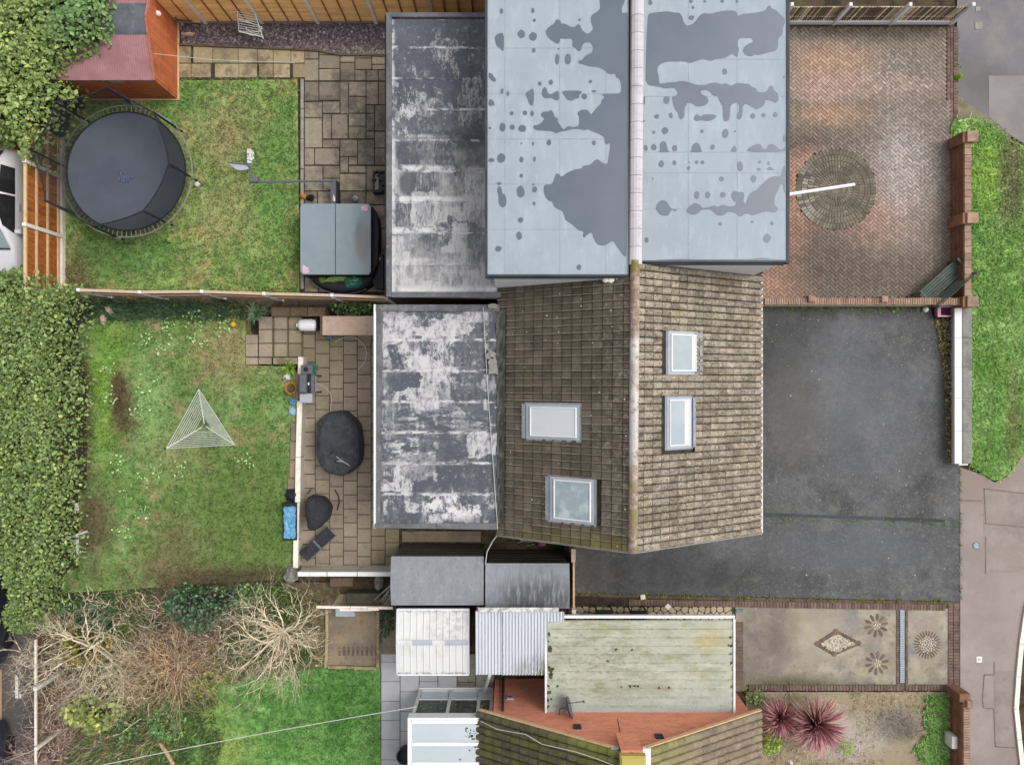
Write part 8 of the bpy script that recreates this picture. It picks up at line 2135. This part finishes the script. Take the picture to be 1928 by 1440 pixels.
# scrub litter under the bare trees
P = scatter(pw([(75, 1120), (420, 1110), (600, 1120), (610, 1250), (430, 1270), (350, 1330), (280, 1440), (75, 1440)]), 10 * 8 * 45)
blades('undergrowth', P[::3], .0, MATS['weed_dry'], .08, .35, .035, 3, .8, spread=.08)
PG = scatter(pw([(200, 1335), (260, 1310), (350, 1300), (372, 1310), (360, 1460), (90, 1460), (150, 1390)]), 5 * 4 * 160)
blades('green_undergrowth', PG, .0, MATS['ivy'], .08, .30, .04, 3, .9, spread=.08)
PG2 = scatter(pw([(80, 1125), (300, 1110), (520, 1100), (620, 1130), (600, 1240), (420, 1260), (200, 1300), (80, 1250)]), 10 * 4 * 150)
PG2 = PG2[snoise(PG2, 1.6, 17) > -.25]
blades('green_undergrowth', PG2, .0, MATS['ivy'], .15, .55, .05, 3, .8, spread=.10)
blades('dry_stems', P, .0, MATS['dry_stem'], .15, .45, .030, 3, .9, spread=.15)
leafmesh('fallen_leaves', np.column_stack([P[::2], NR.random(len(P[::2])) * .08 + .02]), MATS['dead_leaf'], .07, None, .8, .3, 'stuff')
PE = scatter(pw([(325, 1300), (400, 1278), (420, 1300), (395, 1340), (420, 1390), (400, 1450), (320, 1450)]), 2 * 3 * 420)
PE = PE[snoise(PE, 3.0, 44) + .4 * snoise(PE, 8, 45) > -.05]
blades('edge_weeds', PE, .0, MATS['ivy'], .08, .28, .04, 3, .9, spread=.06)
blades('edge_weeds', PE[::3], .0, MATS['weed_dry'], .08, .25, .03, 3, .9, spread=.10)
# planting bed below the garden fence
P = scatter(pw([(150, 568), (330, 566), (470, 574), (466, 600), (330, 600), (160, 605)], TZ), 6 * 1 * 260)
blades('bed_weeds', P, TZ, MATS['ivy_dark'], .08, .28, .03, 3, .8, spread=.08)
P = scatter(pw([(110, 500), (150, 480), (170, 545), (560, 543), (560, 552), (110, 556)], 0), 8 * 1.3 * 160)
blades('edge_weeds', P, 0, MATS['weed_dry'], .05, .16, .03, 3, .8)
# weeds along the asphalt edges and walls
def weedline(name, pts, wid, dens, m, z=.01, h=(.03, .11)):
    Q = []
    for a, b in zip(pts[:-1], pts[1:]):
        va, vb = W(*a), W(*b)
        n_ = int((vb - va).length * dens)
        for _ in range(n_):
            t = R.random()
            if math.sin(t * 23 + a[0]) + math.sin(t * 57) < -.2: continue
            p = va.lerp(vb, t); Q.append((p.x + R.gauss(0, wid), p.y + R.gauss(0, wid)))
    blades(name, np.array(Q), z, MATS[m], h[0], h[1], .025, 3, .8, spread=.03)
weedline('wall_weeds', [(1438, 579), (1500, 580), (1600, 580), (1740, 582)], .035, 70, 'weed')
weedline('edge_moss', [(1808, 880), (1808, 1130)], .02, 60, 'weed_dry', h=(.01, .05))
weedline('edge_moss', [(1080, 1116), (1440, 1125), (1808, 1133)], .025, 70, 'weed_dry', h=(.02, .06))
weedline('drain_weeds', [(1440, 974), (1560, 979), (1650, 981), (1780, 985)], .02, 45, 'weed', h=(.01, .05))
weedline('edge_moss', [(1440, 1286), (1790, 1290)], .03, 40, 'weed_dry', h=(.01, .05))
weedline('kerb_grass', [(1803, 60), (1803, 170), (1808, 200)], .02, 40, 'weed', h=(.02, .07))
P = scatter(pw([(1758, 600), (1790, 600), (1793, 868), (1782, 868), (1776, 700)]), 1 * 5 * 420)
leafmesh('bed_litter', np.column_stack([P, NR.random(len(P)) * .04 + .01]), MATS['dead_leaf'], .06, None, .8, .3, 'stuff')
blades('bed_weeds', P[::2], .0, MATS['weed_dry'], .03, .12, .03, 3, .8)
P = scatter(pw([(1445, 600), (1745, 590), (1785, 870), (1800, 1120), (1445, 1110)]), 6.4 * 9.5 * 6)
leafmesh('drive_litter', np.column_stack([P, NR.random(len(P)) * .01 + .014]), MATS['dead_leaf'], .035, None, .9, .2, 'stuff')
P = scatter(pw([(1440, 56), (1780, 56), (1780, 560), (1440, 560)]), 6.4 * 9 * 10)
leafmesh('drive_litter', np.column_stack([P, NR.random(len(P)) * .01 + .04]), MATS['dead_leaf'], .035, None, .9, .2, 'stuff')
P = scatter(pw([(718, 1140), (742, 1146), (742, 1180), (716, 1210), (712, 1150)]), 200)
blades('bed_weeds', P, .02, MATS['ivy_dark'], .06, .2, .03, 3, .8)
